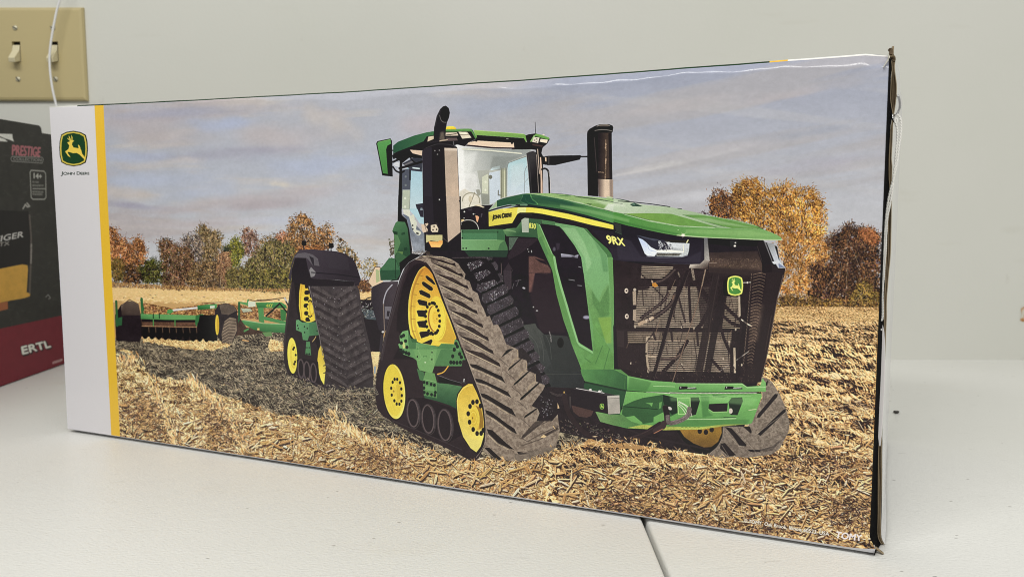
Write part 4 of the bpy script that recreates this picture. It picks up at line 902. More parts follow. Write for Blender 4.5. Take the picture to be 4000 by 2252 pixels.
P_((52, 98, 64), '500,740 610,700 720,705 800,600 812,566 850,532 930,540 1060,560 1140,640 1060,640 1085,880 1030,860 560,842', nz=.05, grad=((600, 720), (76, 132, 84), (700, 850), (44, 86, 58)))
P_((48, 90, 60), '930,545 1140,560 1130,640 1060,630 1060,860 930,800'); P_((110, 160, 110), '500,735 560,722 720,760 720,775 520,745', a=.7); L_((176, 196, 200), '612,700 716,690', 14)
P_((160, 174, 158), '808,570 850,535 930,540 930,782 820,780', nz=.04)
P_((62, 116, 74), '1140,565 1370,600 1370,662 1150,632'); L_((90, 146, 100), '1150,570 1148,632', 5)
P_((34, 29, 36), '1105,640 1440,686 1700,1000 1800,1200 1842,1460 1410,1460 1360,1230', nz=.05, mt=.1)
S.poly((170, 170, 190), p_('1464,1135 1600,1150 1690,1168 1760,1150 1745,1215 1680,1200 1470,1196'), nz=.06, grad=((1600, 1130), (196, 196, 214), (1600, 1215), (84, 80, 92))); P_((78, 74, 84), '1640,1180 1700,1170 1690,1200 1650,1200'); S.ell((84, 80, 92), 1355, 1060, 24, 34, soft=5); P_((66, 58, 70), '1380,960 1450,960 1440,1060 1400,1080', a=.6, soft=8)
P_((76, 144, 80), '1055,620 1112,648 1200,860 1364,1232 1412,1460 1338,1460 1292,1352 1085,890', nz=.05, mt=.06); L_((112, 178, 118), '1110,650 1200,860 1362,1235 1400,1440', 15); P_((196, 214, 186), '1300,1240 1335,1300 1340,1360 1310,1350')
P_((64, 126, 74), '1085,880 1140,850 1300,1240 1330,1420 1290,1350', a=.8)
S.crop(1900, 1000, 2.9)
P_((74, 146, 78), '690,-30 770,-30 800,120 850,330 930,600 1050,970 1215,1070 1215,1130 1050,1040 975,990 880,720 800,420 750,130', nz=.05)
L_((116, 188, 122), '775,0 800,140 850,330 930,600 1040,965 1065,1000 1212,1085', 26, nz=.03); P_((78, 152, 82), '920,860 975,985 1045,1030 1215,1125 1230,1460 1120,1400 1060,1220', nz=.06, mt=.08)
P_((36, 29, 36), '960,300 1120,200 1215,1075 1050,970 940,600', nz=.05, a=.6); S.ell((150, 148, 168), 1140, 685, 40, 20, soft=6); [L_((190, 186, 196), q, 6, a=.8) for q in ('940,255 1005,266', '1040,322 1085,326', '1050,108 1080,118')]
# big front leg of the hood
S.crop(1850, 720, 4.265)
P_((102, 168, 112), '1370,615 1700,670 1842,708 2085,980 2232,1160 2262,1460 1840,1460 1802,1200 1692,1000 1502,742 1442,682 1370,662', nz=.06, grad=((1500, 650), (92, 158, 102), (2050, 1300), (108, 176, 116)))
P_((56, 116, 66), '1840,702 1900,722 2000,840 2242,1055 2312,1150 2336,1460 2262,1460 2232,1160 2085,980', nz=.05); L_((140, 196, 140), '1842,712 2085,984 2230,1160 2262,1440', 5, a=.7)
S.crop(1900, 1000, 2.9)
P_((98, 166, 108), '1085,0 1385,0 1410,400 1440,720 1450,1300 1450,1480 1110,1400 1215,1120 1160,600', nz=.06, grad=((1240, 0), (106, 174, 116), (1300, 1300), (74, 148, 78)))
P_((82, 152, 86), '1380,0 1450,0 1450,800 1425,700 1400,300', nz=.05); P_((88, 158, 84), '1120,260 1200,370 1240,460 1280,500 1320,380 1390,300 1410,420 1430,800 1340,940 1220,800 1160,560', nz=.08, mt=.1, grad=((1200, 300), (96, 164, 100), (1300, 900), (72, 146, 72)), soft=4)
P_((58, 118, 64), '1200,380 1290,520 1390,320 1400,660 1300,690 1210,520', a=.6, nz=.1, soft=7); P_((118, 170, 74), '1270,690 1420,680 1420,980 1360,980', a=.65, soft=7)
P_((72, 146, 74), '1215,800 1360,980 1440,1100 1450,1460 1110,1400 1070,1240 1220,1120', nz=.06, mt=.08, a=.85); [L_((46, 100, 56), q, 9, a=.55) for q in ('1320,1010 1240,1210', '1400,1040 1330,1290', '1120,1150 1190,1200')]

# ---------------- hood
S.crop(1850, 720, 4.265)
P_((38, 33, 42), '1980,735 2370,768 2420,650 2600,700 2600,1290 2342,1262 2312,1130 2200,1000', nz=.06); P_((30, 26, 33), '2342,1262 2600,1290 2600,1460 2336,1460')
P_((48, 42, 52), '2260,1030 2600,1120 2600,1290 2345,1262', a=.6); L_((56, 84, 66), '2330,640 2375,740 2480,815', 8); P_((40, 58, 50), '2345,650 2480,690 2480,815 2380,745', a=.7); L_((60, 54, 62), '2300,1010 2560,1090', 5, a=.8)
P_((146, 178, 140), '262,404 300,366 352,312 400,242 470,262 520,305 400,352', nz=.05)
P_((38, 84, 58), '400,240 520,200 830,130 960,124 1300,160 1700,268 2100,378 2600,512 2600,690 2330,622 1900,492 1500,392 1100,332 900,300 600,308 400,352', nz=.05, grad=((500, 250), (36, 80, 56), (2500, 580), (66, 146, 76)))
S.poly((24, 66, 52), p_('840,140 960,140 1000,240 1080,300 880,298 800,250'), soft=5, a=.8); L_((88, 136, 104), '836,142 815,200 790,246 830,280 900,298', 7, sm=True, a=.8); L_((74, 160, 88), '962,152 990,220 1040,260 1078,300', 17, sm=True); L_((40, 110, 70), '870,200 900,260 990,300', 10, sm=True, a=.6)
S.poly((30, 74, 60), p_('1020,170 1300,180 1700,290 1640,330 1200,240'), soft=18, a=.55)
P_((114, 166, 100), '860,124 1300,120 1500,134 1720,165 2000,185 2330,215 2600,262 2600,520 2200,392 1800,290 1400,200 1100,146', nz=.05, mt=.05, grad=((1200, 150), (126, 176, 110), (2300, 320), (130, 176, 118)))
P_((192, 206, 188), '2250,300 2600,310 2600,500 2180,386', soft=6, nz=.04); P_((96, 150, 80), '1840,285 2150,300 2240,300 2170,384 2000,350', a=.8, soft=4); P_((196, 212, 190), '1620,250 1830,285 1815,298 1640,262', a=.7, soft=4)
L_((180, 210, 170), '960,124 1100,150 1500,220 1800,292 2200,394 2600,512', 6, a=.8)
for q, w in (('1700,175 2000,210 2200,245 2490,302', 9), ('1750,190 2050,226 2270,262', 5), ('1300,122 1500,136 1700,162', 5), ('2330,218 2460,228 2600,258', 12), ('1900,298 1975,305 1940,322', 6)): L_((34, 56, 44), q, w, a=.9)
P_((60, 120, 70), '1380,150 1600,150 1650,178 1480,176', a=.6)
L_((30, 42, 42), '262,420 420,372 600,330 760,318 900,318 1100,345 1400,390 1900,508 2330,635 2420,665', 24, sm=True); [P_((110, 160, 122), q, a=.8) for q in ('780,308 915,306 905,330 790,328', '640,308 720,306 700,330 640,332')]
P_((230, 216, 84), '260,436 450,386 750,356 950,358 1150,380 1600,470 2000,570 2336,656 2360,735 2000,662 1600,560 1150,466 1000,446 782,444 740,470 655,622 500,642 265,678', nz=.03, grad=((300, 500), (212, 200, 84), (1300, 460), (234, 220, 92)))
P_((224, 226, 158), '748,358 890,358 880,440 782,444 730,470', a=.85); P_((190, 180, 70), '262,470 320,500 340,540 265,600', a=.7); P_((236, 226, 120), '500,380 560,374 560,420 510,420', a=.6)
P_((29, 25, 31), '232,690 262,684 500,650 660,626 744,476 786,448 1000,450 1150,472 1600,566 2000,668 2360,742 2372,772 2200,742 1600,602 1000,528 868,530 812,562 722,700 620,710 500,722 232,722'); L_((84, 78, 86), '800,470 980,478', 6, a=.7); L_((78, 72, 80), '1330,540 1700,610 2160,705', 5, a=.7); L_((70, 64, 72), '300,690 600,650', 4, a=.6)
S.text('JOHN DEERE', [(324, 582), (642, 536), (645, 440), (330, 484)], (22, 20, 20), bold=7, small=.84)
S.text('830', [(934, 703), (1044, 722), (1048, 634), (938, 618)], (240, 232, 110), bold=3)
S.crop(2400, 780, 3.578)
P_((36, 31, 40), '-5,285 200,345 400,388 880,482 1300,512 1262,830 1232,885 1060,890 900,884 560,862 200,850 -5,840', nz=.05, grad=((600, 500), (32, 28, 36), (600, 860), (44, 39, 50)))
P_((30, 26, 33), '0,840 200,850 560,862 1060,890 1045,960 400,900 400,1460 0,1460', nz=.06); L_((92, 88, 96), '560,864 900,886 1070,890', 4, a=.7); P_((46, 40, 50), '0,660 150,700 250,830 0,830', a=.6); L_((60, 54, 64), '210,640 290,840', 5, a=.6)
P_((58, 68, 58), '0,300 100,330 110,470 30,420', a=.6); L_((70, 104, 78), '20,430 110,470', 5)
P_((140, 176, 138), '-5,-40 125,-10 280,26 400,50 780,86 960,122 1450,234 1970,345 2080,402 1600,384 1435,378 900,352 500,284 150,188 -5,158', nz=.04, grad=((300, 60), (172, 196, 168), (1500, 330), (134, 174, 130)))
P_((62, 146, 68), '-5,150 150,182 500,280 900,352 1435,378 1640,388 2080,402 2272,480 2336,520 2332,556 2100,550 1300,516 1000,496 880,486 700,456 400,391 200,346 -5,290', nz=.04, grad=((100, 220), (52, 138, 60), (2100, 470), (100, 168, 96)))
P_((86, 150, 68), '148,178 480,170 800,182 1000,240 1435,370 1200,362 900,345 500,270', nz=.05, mt=.05, grad=((300, 180), (96, 156, 70), (1200, 350), (80, 152, 72))); P_((80, 150, 74), '960,195 1180,198 1400,226 1700,272 1972,346 2080,400 1640,386 1400,326 1200,262', nz=.05, mt=.04)
L_((196, 218, 186), '150,190 500,286 900,356 1400,380', 6); L_((40, 76, 48), '148,178 300,218 500,272', 4); L_((40, 76, 48), '1385,362 1436,372', 4); L_((40, 76, 48), '960,195 1250,285 1540,365', 4); L_((40, 76, 48), '2000,376 2080,402', 5); L_((186, 206, 180), '1460,236 1700,285 1980,352', 7, a=.7)
L_((168, 206, 152), '880,482 1000,492 1300,516 1700,535 2100,548 2332,552', 16, a=.9); L_((84, 160, 88), '400,391 640,440 880,486', 7, a=.6)
P_((44, 72, 60), '222,46 285,24 405,76 262,74'); P_((110, 150, 130), '240,48 285,28 300,60', a=.6); L_((30, 44, 38), '60,0 280,16 520,42 780,82', 11); L_((30, 44, 38), '890,106 945,114', 8); L_((30, 44, 38), '-5,20 120,38', 6)
S.ell((255, 240, 225), 965, 482, 26, 20, soft=5); [L_((250, 236, 214), q, 5, a=.7, w2=1) for q in ('965,482 940,440', '965,482 1015,440', '965,482 910,500', '965,482 960,520')]; S.ell((200, 220, 180), 896, 408, 7, 6)
# headlamp
P_((44, 43, 54), '316,476 500,520 700,548 1062,560 1056,700 1030,762 960,786 600,792 452,772 400,690'); P_((84, 88, 104), '330,480 500,520 640,545 560,560 420,520', a=.6)
P_((214, 222, 242), '340,516 400,540 450,580 520,650 600,690 640,700 590,740 570,776 470,772 430,740', grad=((380, 540), (190, 204, 238), (520, 740), (228, 234, 248))); L_((150, 164, 200), '470,610 500,690 600,712', 6, sm=True, a=.8)
P_((178, 182, 184), '735,580 1056,596 1046,700 1030,758 950,784 600,780 575,750 640,712 800,690', nz=.1, mt=.15); P_((206, 210, 214), '770,590 1050,600 1045,670 830,660'); P_((244, 244, 232), '590,690 780,684 975,708 978,726 700,722 600,724'); L_((232, 232, 214), '965,620 975,715', 12)
P_((92, 90, 84), '600,735 950,738 900,772 590,772', nz=.3, mt=.3); P_((40, 38, 32), '690,548 1056,556 1054,592 730,575'); L_((226, 216, 160), '1015,585 1035,550', 16)
m = 90; Q = S.inside(p_('620,570 780,570 820,690 640,690'), m, rng); S.dabs(Q, rng.uniform(4, 12, m), rng.uniform(1.5, 3, m), rng.normal(1.1, .7, m), pick([(236, 238, 240), (56, 54, 60), (160, 164, 170)], m, rng, 10), .85)
L_((204, 210, 224), '452,778 620,796 950,790 1030,766', 5, a=.8)
# broad soft reflections in the paint and glass
S.crop(1850, 720, 4.265)
S.poly((120, 186, 118), p_('1450,300 2100,430 2600,560 2600,620 2100,490 1450,350'), soft=12, a=.45, nz=.03); S.poly((28, 66, 52), p_('450,300 900,170 1500,250 1900,350 1500,330 900,270'), soft=12, a=.45)
S.poly((150, 206, 152), p_('1480,700 1700,700 1860,960 1980,1300 1900,1440 1860,1200 1720,980'), soft=12, a=.4); S.poly((60, 122, 74), p_('1960,800 2230,1150 2250,1440 2170,1440 2120,1150'), soft=9, a=.45)
S.poly((214, 224, 206), p_('2000,230 2500,290 2559,360 2200,330'), soft=14, a=.45)
S.crop(2400, 780, 3.578)
S.poly((176, 206, 166), p_('1000,240 1500,330 2000,390 1700,330 1300,240'), soft=10, a=.4); S.poly((34, 106, 48), p_('0,250 400,350 900,455 880,480 400,388 0,288'), soft=7, a=.5); S.poly((130, 190, 116), p_('1000,400 1900,420 2240,490 1900,500 1000,450'), soft=9, a=.4)
S.poly((58, 54, 66), p_('20,500 240,560 380,780 1000,810 1230,700 1240,560 1200,860 560,850 60,820'), soft=9, a=.5)
S.crop(1400, 360, 3.22)
S.poly((236, 238, 236), p_('1300,760 1500,720 1420,1000 1330,1150'), soft=22, a=.45); S.poly((120, 126, 122), p_('1700,780 2050,780 1880,850 1860,960 1660,930'), soft=10, a=.5); S.poly((206, 214, 216), p_('1920,900 2080,860 2110,1100 1940,1200'), soft=16, a=.35)
S.crop(1850, 720, 4.265)
S.text('9RX', [(2246, 962), (2534, 1010), (2500, 884), (2216, 826)], (240, 228, 130), bold=8)
# ---------------- grille
S.crop(2380, 960, 2.589)
P_((42, 34, 37), '40,130 300,170 800,180 1000,240 1020,60 1500,40 1665,250 1782,215 1772,290 1704,520 1655,800 1592,1130 1534,1372 1380,1392 650,1376 400,1350 250,1332 92,1222 75,900 50,400', nz=.08, mt=.12)
def fins(q, step, c0, c1, a=1.0):
    q = np.asarray(q, float); n = int(np.linalg.norm(q[3] - q[0]) / step)
    S.poly(c1, q, nz=.1, mt=.15, a=a)
    for i in range(n):
        t0, t1 = i / n, (i + .47) / n
        S.poly(c0, [q[0] + (q[3] - q[0]) * t0, q[1] + (q[2] - q[1]) * t0, q[1] + (q[2] - q[1]) * t1, q[0] + (q[3] - q[0]) * t1], nz=.1, mt=.2, a=a)
FC, FD = (206, 184, 160), (40, 32, 34)
fins([(332, 195), (650, 205), (640, 330), (322, 325)], 18, FC, FD)
fins([(300, 405), (1015, 410), (1000, 832), (250, 822)], 18, FC, FD)
fins([(188, 862), (1240, 872), (1236, 985), (192, 985)], 18, (196, 172, 146), FD, .9)
fins([(395, 950), (1225, 960), (1222, 1280), (400, 1268)], 18, FC, FD)
fins([(1190, 510), (1310, 512), (1325, 840), (1140, 835)], 18, (190, 168, 142), FD)
D = (46, 37, 40)
P_(D, '850,235 1020,240 1060,420 960,700 930,800 890,420', a=.75, nz=.1); P_(D, '75,835 1335,840 1335,868 80,866', nz=.1); P_(D, '75,840 185,850 190,1000 370,990 385,1300 90,1220', nz=.1, a=.92)
P_((56, 46, 48), '80,850 155,855 150,1020 88,1010', a=.8); P_(D, '50,300 330,330 440,360 400,430 250,440 160,470 60,470', nz=.1, a=.95)
def bar(q, w, col=D, a=1.0, **kw): L_(col, q, w, a=a, nz=.1, **kw)
bar('800,235 825,760', 26); bar('760,240 700,420 640,700', 34); bar('640,260 610,420', 44); bar('830,340 930,430 1010,520', 34); bar('900,420 1010,580', 26, a=.8); bar('700,500 770,760', 20, a=.8)
bar('1130,560 1230,660 1320,740 1440,805', 34); bar('1140,690 1230,770 1330,810', 32); bar('1130,820 1160,930 1200,1020 1290,1180', 30); bar('1010,640 930,790 880,840', 40); bar('540,1275 690,1120 790,960', 36); bar('470,1240 560,960', 30); bar('1040,1150 1140,1260', 30); bar('560,640 640,600', 14, a=.7)
bar('630,240 560,640 300,760', 16, a=.6); bar('440,400 540,500', 12, a=.8); bar('340,440 350,600', 10, a=.8); bar('300,250 380,330', 12, a=.8)
for x in (430, 470, 520, 600, 660, 760, 850): bar(f'{x},500 {x+10},820', 4, a=.5); bar(f'{x-20},960 {x-10},1260', 4, a=.4)
for q in ((450, 880, 470, 940), (545, 880, 560, 940), (630, 870, 640, 950), (890, 860, 900, 1000)): bar(f'{q[0]},{q[1]} {q[2]},{q[3]}', 22, a=.85)
# hoses
for q, w in (('668,485 640,560 580,630 500,690 430,735', 40), ('665,235 600,300 530,345 450,365', 40), ('600,480 540,560 440,640 330,720', 30)):
    L_((48, 40, 43), q, w, sm=True); L_((92, 78, 74), q, w * .45, sm=True, a=.8, nz=.2)
L_((150, 120, 100), '655,495 645,530', 18, a=.7); L_((226, 200, 172), '440,722 380,752', 30); L_((240, 222, 200), '432,720 350,764', 9); L_((206, 180, 152), '355,760 310,785', 34); L_((90, 74, 70), '400,730 412,760', 8)
P_((196, 176, 154), '240,450 276,455 276,590 244,590', nz=.08); P_((196, 176, 154), '244,640 276,635 274,750 242,745', nz=.08); S.ell((216, 200, 180), 262, 436, 16, 16)
for x, y in ((178, 446), (182, 706)): S.ell((214, 198, 182), x, y, 20, 26); S.ell((60, 48, 48), x, y, 8, 9)
P_((222, 152, 66), '436,370 470,362 500,395 470,412 440,400'); P_((214, 180, 148), '430,335 450,350 445,372 430,362')
L_((200, 180, 156), '384,925 380,1080 398,1268', 22); L_((214, 194, 170), '378,930 400,915 440,915', 12, sm=True); S.ell((36, 28, 30), 376, 1084, 9, 9); L_((204, 184, 160), '380,1105 440,1115 490,1122', 18)
L_((86, 72, 68), '490,1125 560,1140 640,1135 700,1110 740,1075', 26, sm=True); L_((130, 108, 96), '640,1132 700,1105 738,1080', 8, a=.7)
P_((200, 182, 160), '1303,500 1325,500 1330,700 1310,720', nz=.08); P_((196, 178, 156), '1255,1025 1278,1025 1282,1280 1262,1280', nz=.08); L_((230, 214, 190), '1340,740 1400,785 1440,805', 13, nz=.2); L_((206, 196, 186), '1290,1148 1420,1055 1465,1048', 6); L_((180, 170, 160), '1120,1262 1210,1200', 5)
L_((176, 160, 140), '842,232 860,330', 26, nz=.6, a=.7); L_((176, 160, 140), '700,262 715,300', 14, nz=.5, a=.7)
[S.ell((206, 190, 168), x, y, 9, 13) for x, y in ((735, 815), (858, 826), (1215, 965), (1280, 840), (1155, 1135), (265, 812), (735, 1195), (945, 1195), (1340, 1198), (1265, 1200), (222, 1180))]
S.poly((44, 36, 38), p_('180,190 1000,240 1320,500 1320,850 1230,1290 390,1280 190,990'), a=.2, nz=.5, mt=.5)
for k in range(95):
    x = 200 + 1100 * rng.random(); y = 230 + 1000 * rng.random(); L_(D if rng.random() < .75 else (130, 108, 92), f'{x},{y} {x+rng.normal(0,40)},{y+rng.uniform(40,190)}', rng.uniform(4, 11), a=rng.uniform(.35, .8))
# slanted dark braces of the mesh door
bar('795,250 640,640 440,1350', 34, (40, 33, 36)); L_((84, 72, 70), '812,250 655,650 455,1355', 5, a=.6)
bar('1095,250 1010,700 905,1290', 74, (46, 38, 40), a=.9); bar('1140,540 1060,900 990,1290', 66, (40, 33, 36), a=.88); L_((62, 52, 52), '1115,260 1030,720 960,1200', 6, a=.8); L_((58, 48, 50), '1060,260 960,760', 5, a=.7)
bar('975,235 900,560 640,1378', 9, (116, 96, 84)); bar('1400,620 1340,1000 1290,1380', 40, (36, 29, 33), a=.7)
L_((150, 130, 112), '975,235 940,400', 14, nz=.4, a=.6)
# cap above the mesh, right mesh column
P_((64, 52, 49), '1005,60 1500,50 1548,180 1545,300 1010,262', nz=.1, mt=.16, grad=((1250, 60), (54, 44, 44), (1250, 180), (76, 62, 56))); P_((46, 38, 40), '1010,210 1545,240 1545,320 1010,290', soft=9, a=.8)
m = 200; Q = S.inside(p_('1030,120 1500,120 1520,220 1040,200'), m, rng); S.dabs(Q, rng.uniform(1.5, 5, m), rng.uniform(1.2, 3, m), rng.uniform(0, 3, m), pick([(140, 116, 98), (112, 92, 80)], m, rng, 14), .5)
P_((34, 28, 32), '1500,20 1600,30 1660,180 1655,260 1560,262 1548,170'); L_((140, 122, 110), '1015,165 1090,167', 6)
P_((44, 36, 38), '1660,250 1778,220 1770,290 1704,520 1655,800 1592,1130 1536,1370 1390,1380 1420,1000 1480,980 1560,560 1600,270', nz=.08)
for i in range(30):
    y = 275 + i * 31; x = 1500 - i * 2.2
    L_((128, 106, 90), f'{x-40},{y+8} {x+30-i*1.2},{y-8} {x+82-i*2.4},{y+8}', 8, a=.55 if i % 2 else .75, nz=.4, sm=True)
    L_((150, 128, 108), f'{x-60-i*.6},{y} {x-58-i*.6},{y+18}', 8, a=.5, nz=.5)
S.poly((142, 118, 98), p_('1440,600 1560,590 1500,960 1420,980'), a=.28, nz=.3, mt=.4, soft=14)
L_((120, 100, 88), '1760,290 1702,520 1652,800 1590,1130 1536,1366', 7, a=.8, nz=.3); L_((90, 72, 64), '1640,700 1580,1050', 6, a=.4)
m = 260; Q = S.inside(p_('200,1150 1500,1200 1480,1370 650,1365 260,1310'), m, rng); S.dabs(Q, rng.uniform(1.5, 5, m), rng.uniform(1.2, 2.5, m), rng.uniform(0, 3, m), pick([(120, 98, 84), (84, 68, 62)], m, rng, 14), .6)
# brackets of bright metal at the lamp corners
S.crop(2400, 780, 3.578)
P_((28, 25, 29), '1305,520 2080,556 2090,610 1990,640 1760,632 1620,640 1315,600'); P_((38, 38, 40), '1620,560 1720,560 1720,650 1620,640'); S.ell((222, 214, 206), 1686, 634, 17, 15); S.ell((200, 196, 192), 1694, 590, 12, 10)
P_((150, 150, 152), '1258,518 1304,520 1336,842 1318,868 1240,850 1262,826', nz=.06, mt=.1, grad=((1270, 540), (98, 98, 102), (1300, 840), (166, 160, 154))); P_((196, 184, 172), '1236,850 1260,828 1336,842 1320,866 1310,962 1046,940 1062,890 1200,886', nz=.08, mt=.2, grad=((1200, 860), (176, 166, 156), (1250, 960), (70, 58, 54)))
P_((34, 30, 33), '2020,560 2085,556 2210,880 2212,1000 2070,1000 2066,840 1996,640'); L_((90, 78, 74), '2000,640 2066,850', 5, a=.6)
P_((176, 180, 190), '2135,598 2230,598 2300,830 2392,938 2290,944 2240,860', nz=.06, mt=.08, grad=((2150, 610), (150, 152, 156), (2300, 860), (196, 200, 210))); P_((112, 110, 114), '2086,558 2120,590 2222,880 2280,892 2236,892 2205,860'); P_((206, 208, 214), '2200,858 2290,838 2300,880 2230,892'); P_((120, 132, 160), '2296,880 2392,938 2300,940'); L_((226, 230, 240), '2292,944 2394,940', 5)
P_((36, 30, 33), '2110,900 2210,892 2220,1000 2110,1000'); P_((42, 35, 38), '2200,892 2290,946 2380,946 2370,1010 2210,1010')
# badge on the grille
def badge(cx, cy, rx, ry, skew, border, field, deer, rim=None, bw=.86, n=10):
    def shape(k):
        o = []
        for (x, y) in ((-.86, -.78), (-.5, -.93), (0, -1), (.5, -.93), (.86, -.78), (.97, -.4), (1, 0), (.97, .4), (.86, .78), (.5, .93), (0, 1), (-.5, .93), (-.86, .78), (-.97, .4), (-1, 0), (-.97, -.4)): o.append((cx + (x * k) * rx + skew * x * k, cy + y * ry * (1 - (1 - k) * rx / ry)))
        return o
    if rim: S.poly(rim, [(cx + (x - cx) * 1.07, cy + (y - cy) * 1.055) for x, y in shape(1)], nz=.02)
    S.poly(border, shape(1), nz=.02); S.poly(field, shape(bw), nz=.03)
    body = [(-.36, .02), (-.30, -.18), (-.42, -.30), (-.46, -.36), (-.30, -.40), (-.14, -.50), (.06, -.46), (-.08, -.36), (-.10, -.22), (.02, -.06), (.30, -.03), (.46, -.02), (.58, .06), (.62, .20), (.66, .30), (.84, .50), (.92, .62), (.86, .66), (.62, .48), (.44, .34), (.24, .26), (-.02, .28), (-.24, .22), (-.40, .20), (-.42, .28), (-.28, .42), (-.22, .54), (-.40, .44), (-.62, .18), (-.44, .08)]
    f = lambda q: [(cx + x * rx, cy + y * ry) for x, y in q]
    S.poly(deer, f(body), nz=.02)
    for q in ([(-.16, -.46), (-.30, -.54), (-.44, -.62), (-.46, -.60), (-.34, -.50), (-.22, -.42)], [(-.14, -.46), (-.26, -.66), (-.36, -.80), (-.32, -.60), (-.18, -.46)], [(-.08, -.48), (-.06, -.66), (-.16, -.82), (-.14, -.62), (-.14, -.48)], [(-.04, -.48), (-.02, -.58), (-.1, -.44)], [(.40, -.02), (.34, -.24), (.44, -.20), (.52, -.06), (.54, .02)]): S.poly(deer, f(q), nz=.02)
P_((24, 20, 24), '1530,1130 1600,1060 1640,1050 1600,1330 1540,1330 1520,1250', soft=4)
badge(1690, 1192, 112, 142, 0, (222, 230, 112), (52, 140, 60), (226, 232, 130), None, .82)
L_((186, 176, 168), '1806,1150 1905,1144', 12, nz=.4); S.ell((206, 198, 190), 1862, 1148, 11, 16)
# ---------------- lower nose and front track far side
S.crop(2150, 1440, 2.6557)
P_((40, 33, 37), '-30,180 330,200 520,450 800,620 1300,630 1790,600 1780,780 1640,890 1500,870 1000,800 700,745 400,720 90,650', nz=.12, mt=.15)
m = 160; Q = S.inside(p_('100,520 500,560 900,760 500,720 120,650'), m, rng); S.dabs(Q, rng.uniform(4, 14, m), rng.uniform(1.5, 3.5, m), rng.normal(.3, .8, m), pick([(130, 116, 104), (96, 84, 78), (60, 52, 52)], m, rng, 16), .8)
P_((124, 114, 106), '1788,590 2050,595 2200,300 2190,80 2250,95 2300,132 2380,260 2442,400 2482,560 2472,642 2380,822 2300,882 2050,916 1900,906 1740,922 1640,882 1745,780', nz=.12, mt=.14, grad=((2000, 880), (116, 106, 98), (2350, 300), (136, 124, 112)))
n_ = 500; Q = S.inside(p_('1790,620 2200,320 2260,110 2440,400 2470,640 2300,870 1760,900'), n_, rng); S.dabs(Q, rng.uniform(2, 6, n_), rng.uniform(1.5, 3, n_), rng.uniform(0, 3, n_), pick([(160, 148, 134), (92, 82, 76), (186, 172, 156)], n_, rng, 12), .55)
DK = (36, 31, 34)
S.noisefill(p_('1790,592 2050,597 2200,302 2195,85 2250,98 2300,135 2380,262 2440,402 2480,560 2470,640 2378,820 2300,880 2050,912 1900,904 1740,918 1650,880 1747,782'), [(84, 72, 64), (124, 110, 98), (160, 145, 130)], 8, rng, soft=2, a=.45)
for q in ('1812,598 1880,612 2034,782 2030,800 1960,790 1900,700', '1768,770 1810,765 1925,890 1850,905 1760,820', '2142,500 2150,470 2330,255 2362,258 2350,290 2170,500', '2152,672 2410,424 2440,408 2442,440 2180,690', '2000,596 2070,596 2090,650 2080,664 2050,640', '2040,830 2180,838 2176,856 2080,858', '2215,165 2260,112 2250,170', '2100,850 2300,800 2400,720 2300,850'):
    P_(DK, q, nz=.1, a=.95 if '2100,850' not in q else .35)
for q in ('1890,600 2060,780 2130,860', '1795,620 1960,800', '2130,520 2240,500', '2110,690 2450,440', '1780,790 1850,900', '2180,700 2480,560'): L_((160, 147, 132), q, 6, nz=.3, a=.6)
L_((60, 52, 52), '2100,860 2330,800 2440,700', 8, a=.5)
P_((30, 26, 29), '1300,625 1795,592 1790,700 1730,810 1640,880 1500,850 1380,740', nz=.06); P_((160, 122, 52), '1338,622 1560,612 1775,592 1778,660 1740,752 1670,806 1590,810 1480,766 1390,700', nz=.1, mt=.14, grad=((1560, 620), (146, 112, 50), (1560, 810), (112, 84, 48)))
for x, y in ((1550, 642), (1614, 652), (1674, 626)): S.ell((38, 32, 34), x, y, 23, 27)
L_((150, 138, 128), '1792,596 1785,700 1735,800 1650,878', 6, sm=True, a=.8)
# bumper
P_((46, 98, 60), '316,0 690,0 800,66 800,222 362,122 330,60', nz=.05, mt=.08, grad=((330, 30), (66, 140, 76), (780, 180), (44, 96, 58))); P_((78, 160, 82), '660,0 730,0 810,62 800,70', a=.8)
P_((78, 164, 84), '800,66 1060,118 1290,134 1310,150 1990,144 2040,180 2180,170 2200,92 2236,140 2236,232 1990,236 1230,238 990,236 800,222', nz=.04, grad=((1000, 100), (96, 180, 100), (1000, 240), (60, 142, 70)))
L_((160, 214, 150), '1070,172 1290,180', 6); L_((150, 210, 144), '1300,146 1990,152 2045,190 2230,184', 7); L_((60, 130, 66), '780,75 770,200', 5, a=.6)
P_((34, 56, 42), '360,122 800,216 1000,234 1000,246 790,232 370,146'); P_((30, 38, 34), '800,220 1240,246 2150,236 2200,240 2180,252 1240,262 1000,250', a=.9); L_((222, 216, 202), '1000,240 1240,246', 9); L_((226, 218, 204), '1240,242 1600,250 1990,244 2140,244', 8)
for x in (1340, 1815): P_((26, 24, 26), f'{x},176 {x+80},176 {x+90},188 {x+175},190 {x+178},206 {x+85},206 {x-8},210'); L_((226, 224, 220), f'{x+85},194 {x+165},190', 7); S.ell((200, 200, 200), x + 14, 188, 6, 8)
P_((76, 160, 82), '786,226 1240,252 1990,256 2190,252 2195,282 2092,556 2052,572 1800,576 1552,622 1180,628 800,612 640,575 520,542 470,440 720,462 752,398', nz=.05, mt=.05, grad=((1200, 260), (88, 174, 92), (1200, 600), (70, 152, 78)))
P_((38, 78, 52), '356,140 790,232 752,402 1110,420 740,388 722,470 600,470 592,272 350,196', nz=.06); P_((60, 128, 70), '470,440 600,470 740,470 830,500 960,560 800,612 640,575 520,542', nz=.06, mt=.1, grad=((500, 450), (96, 150, 92), (800, 600), (66, 132, 72)))
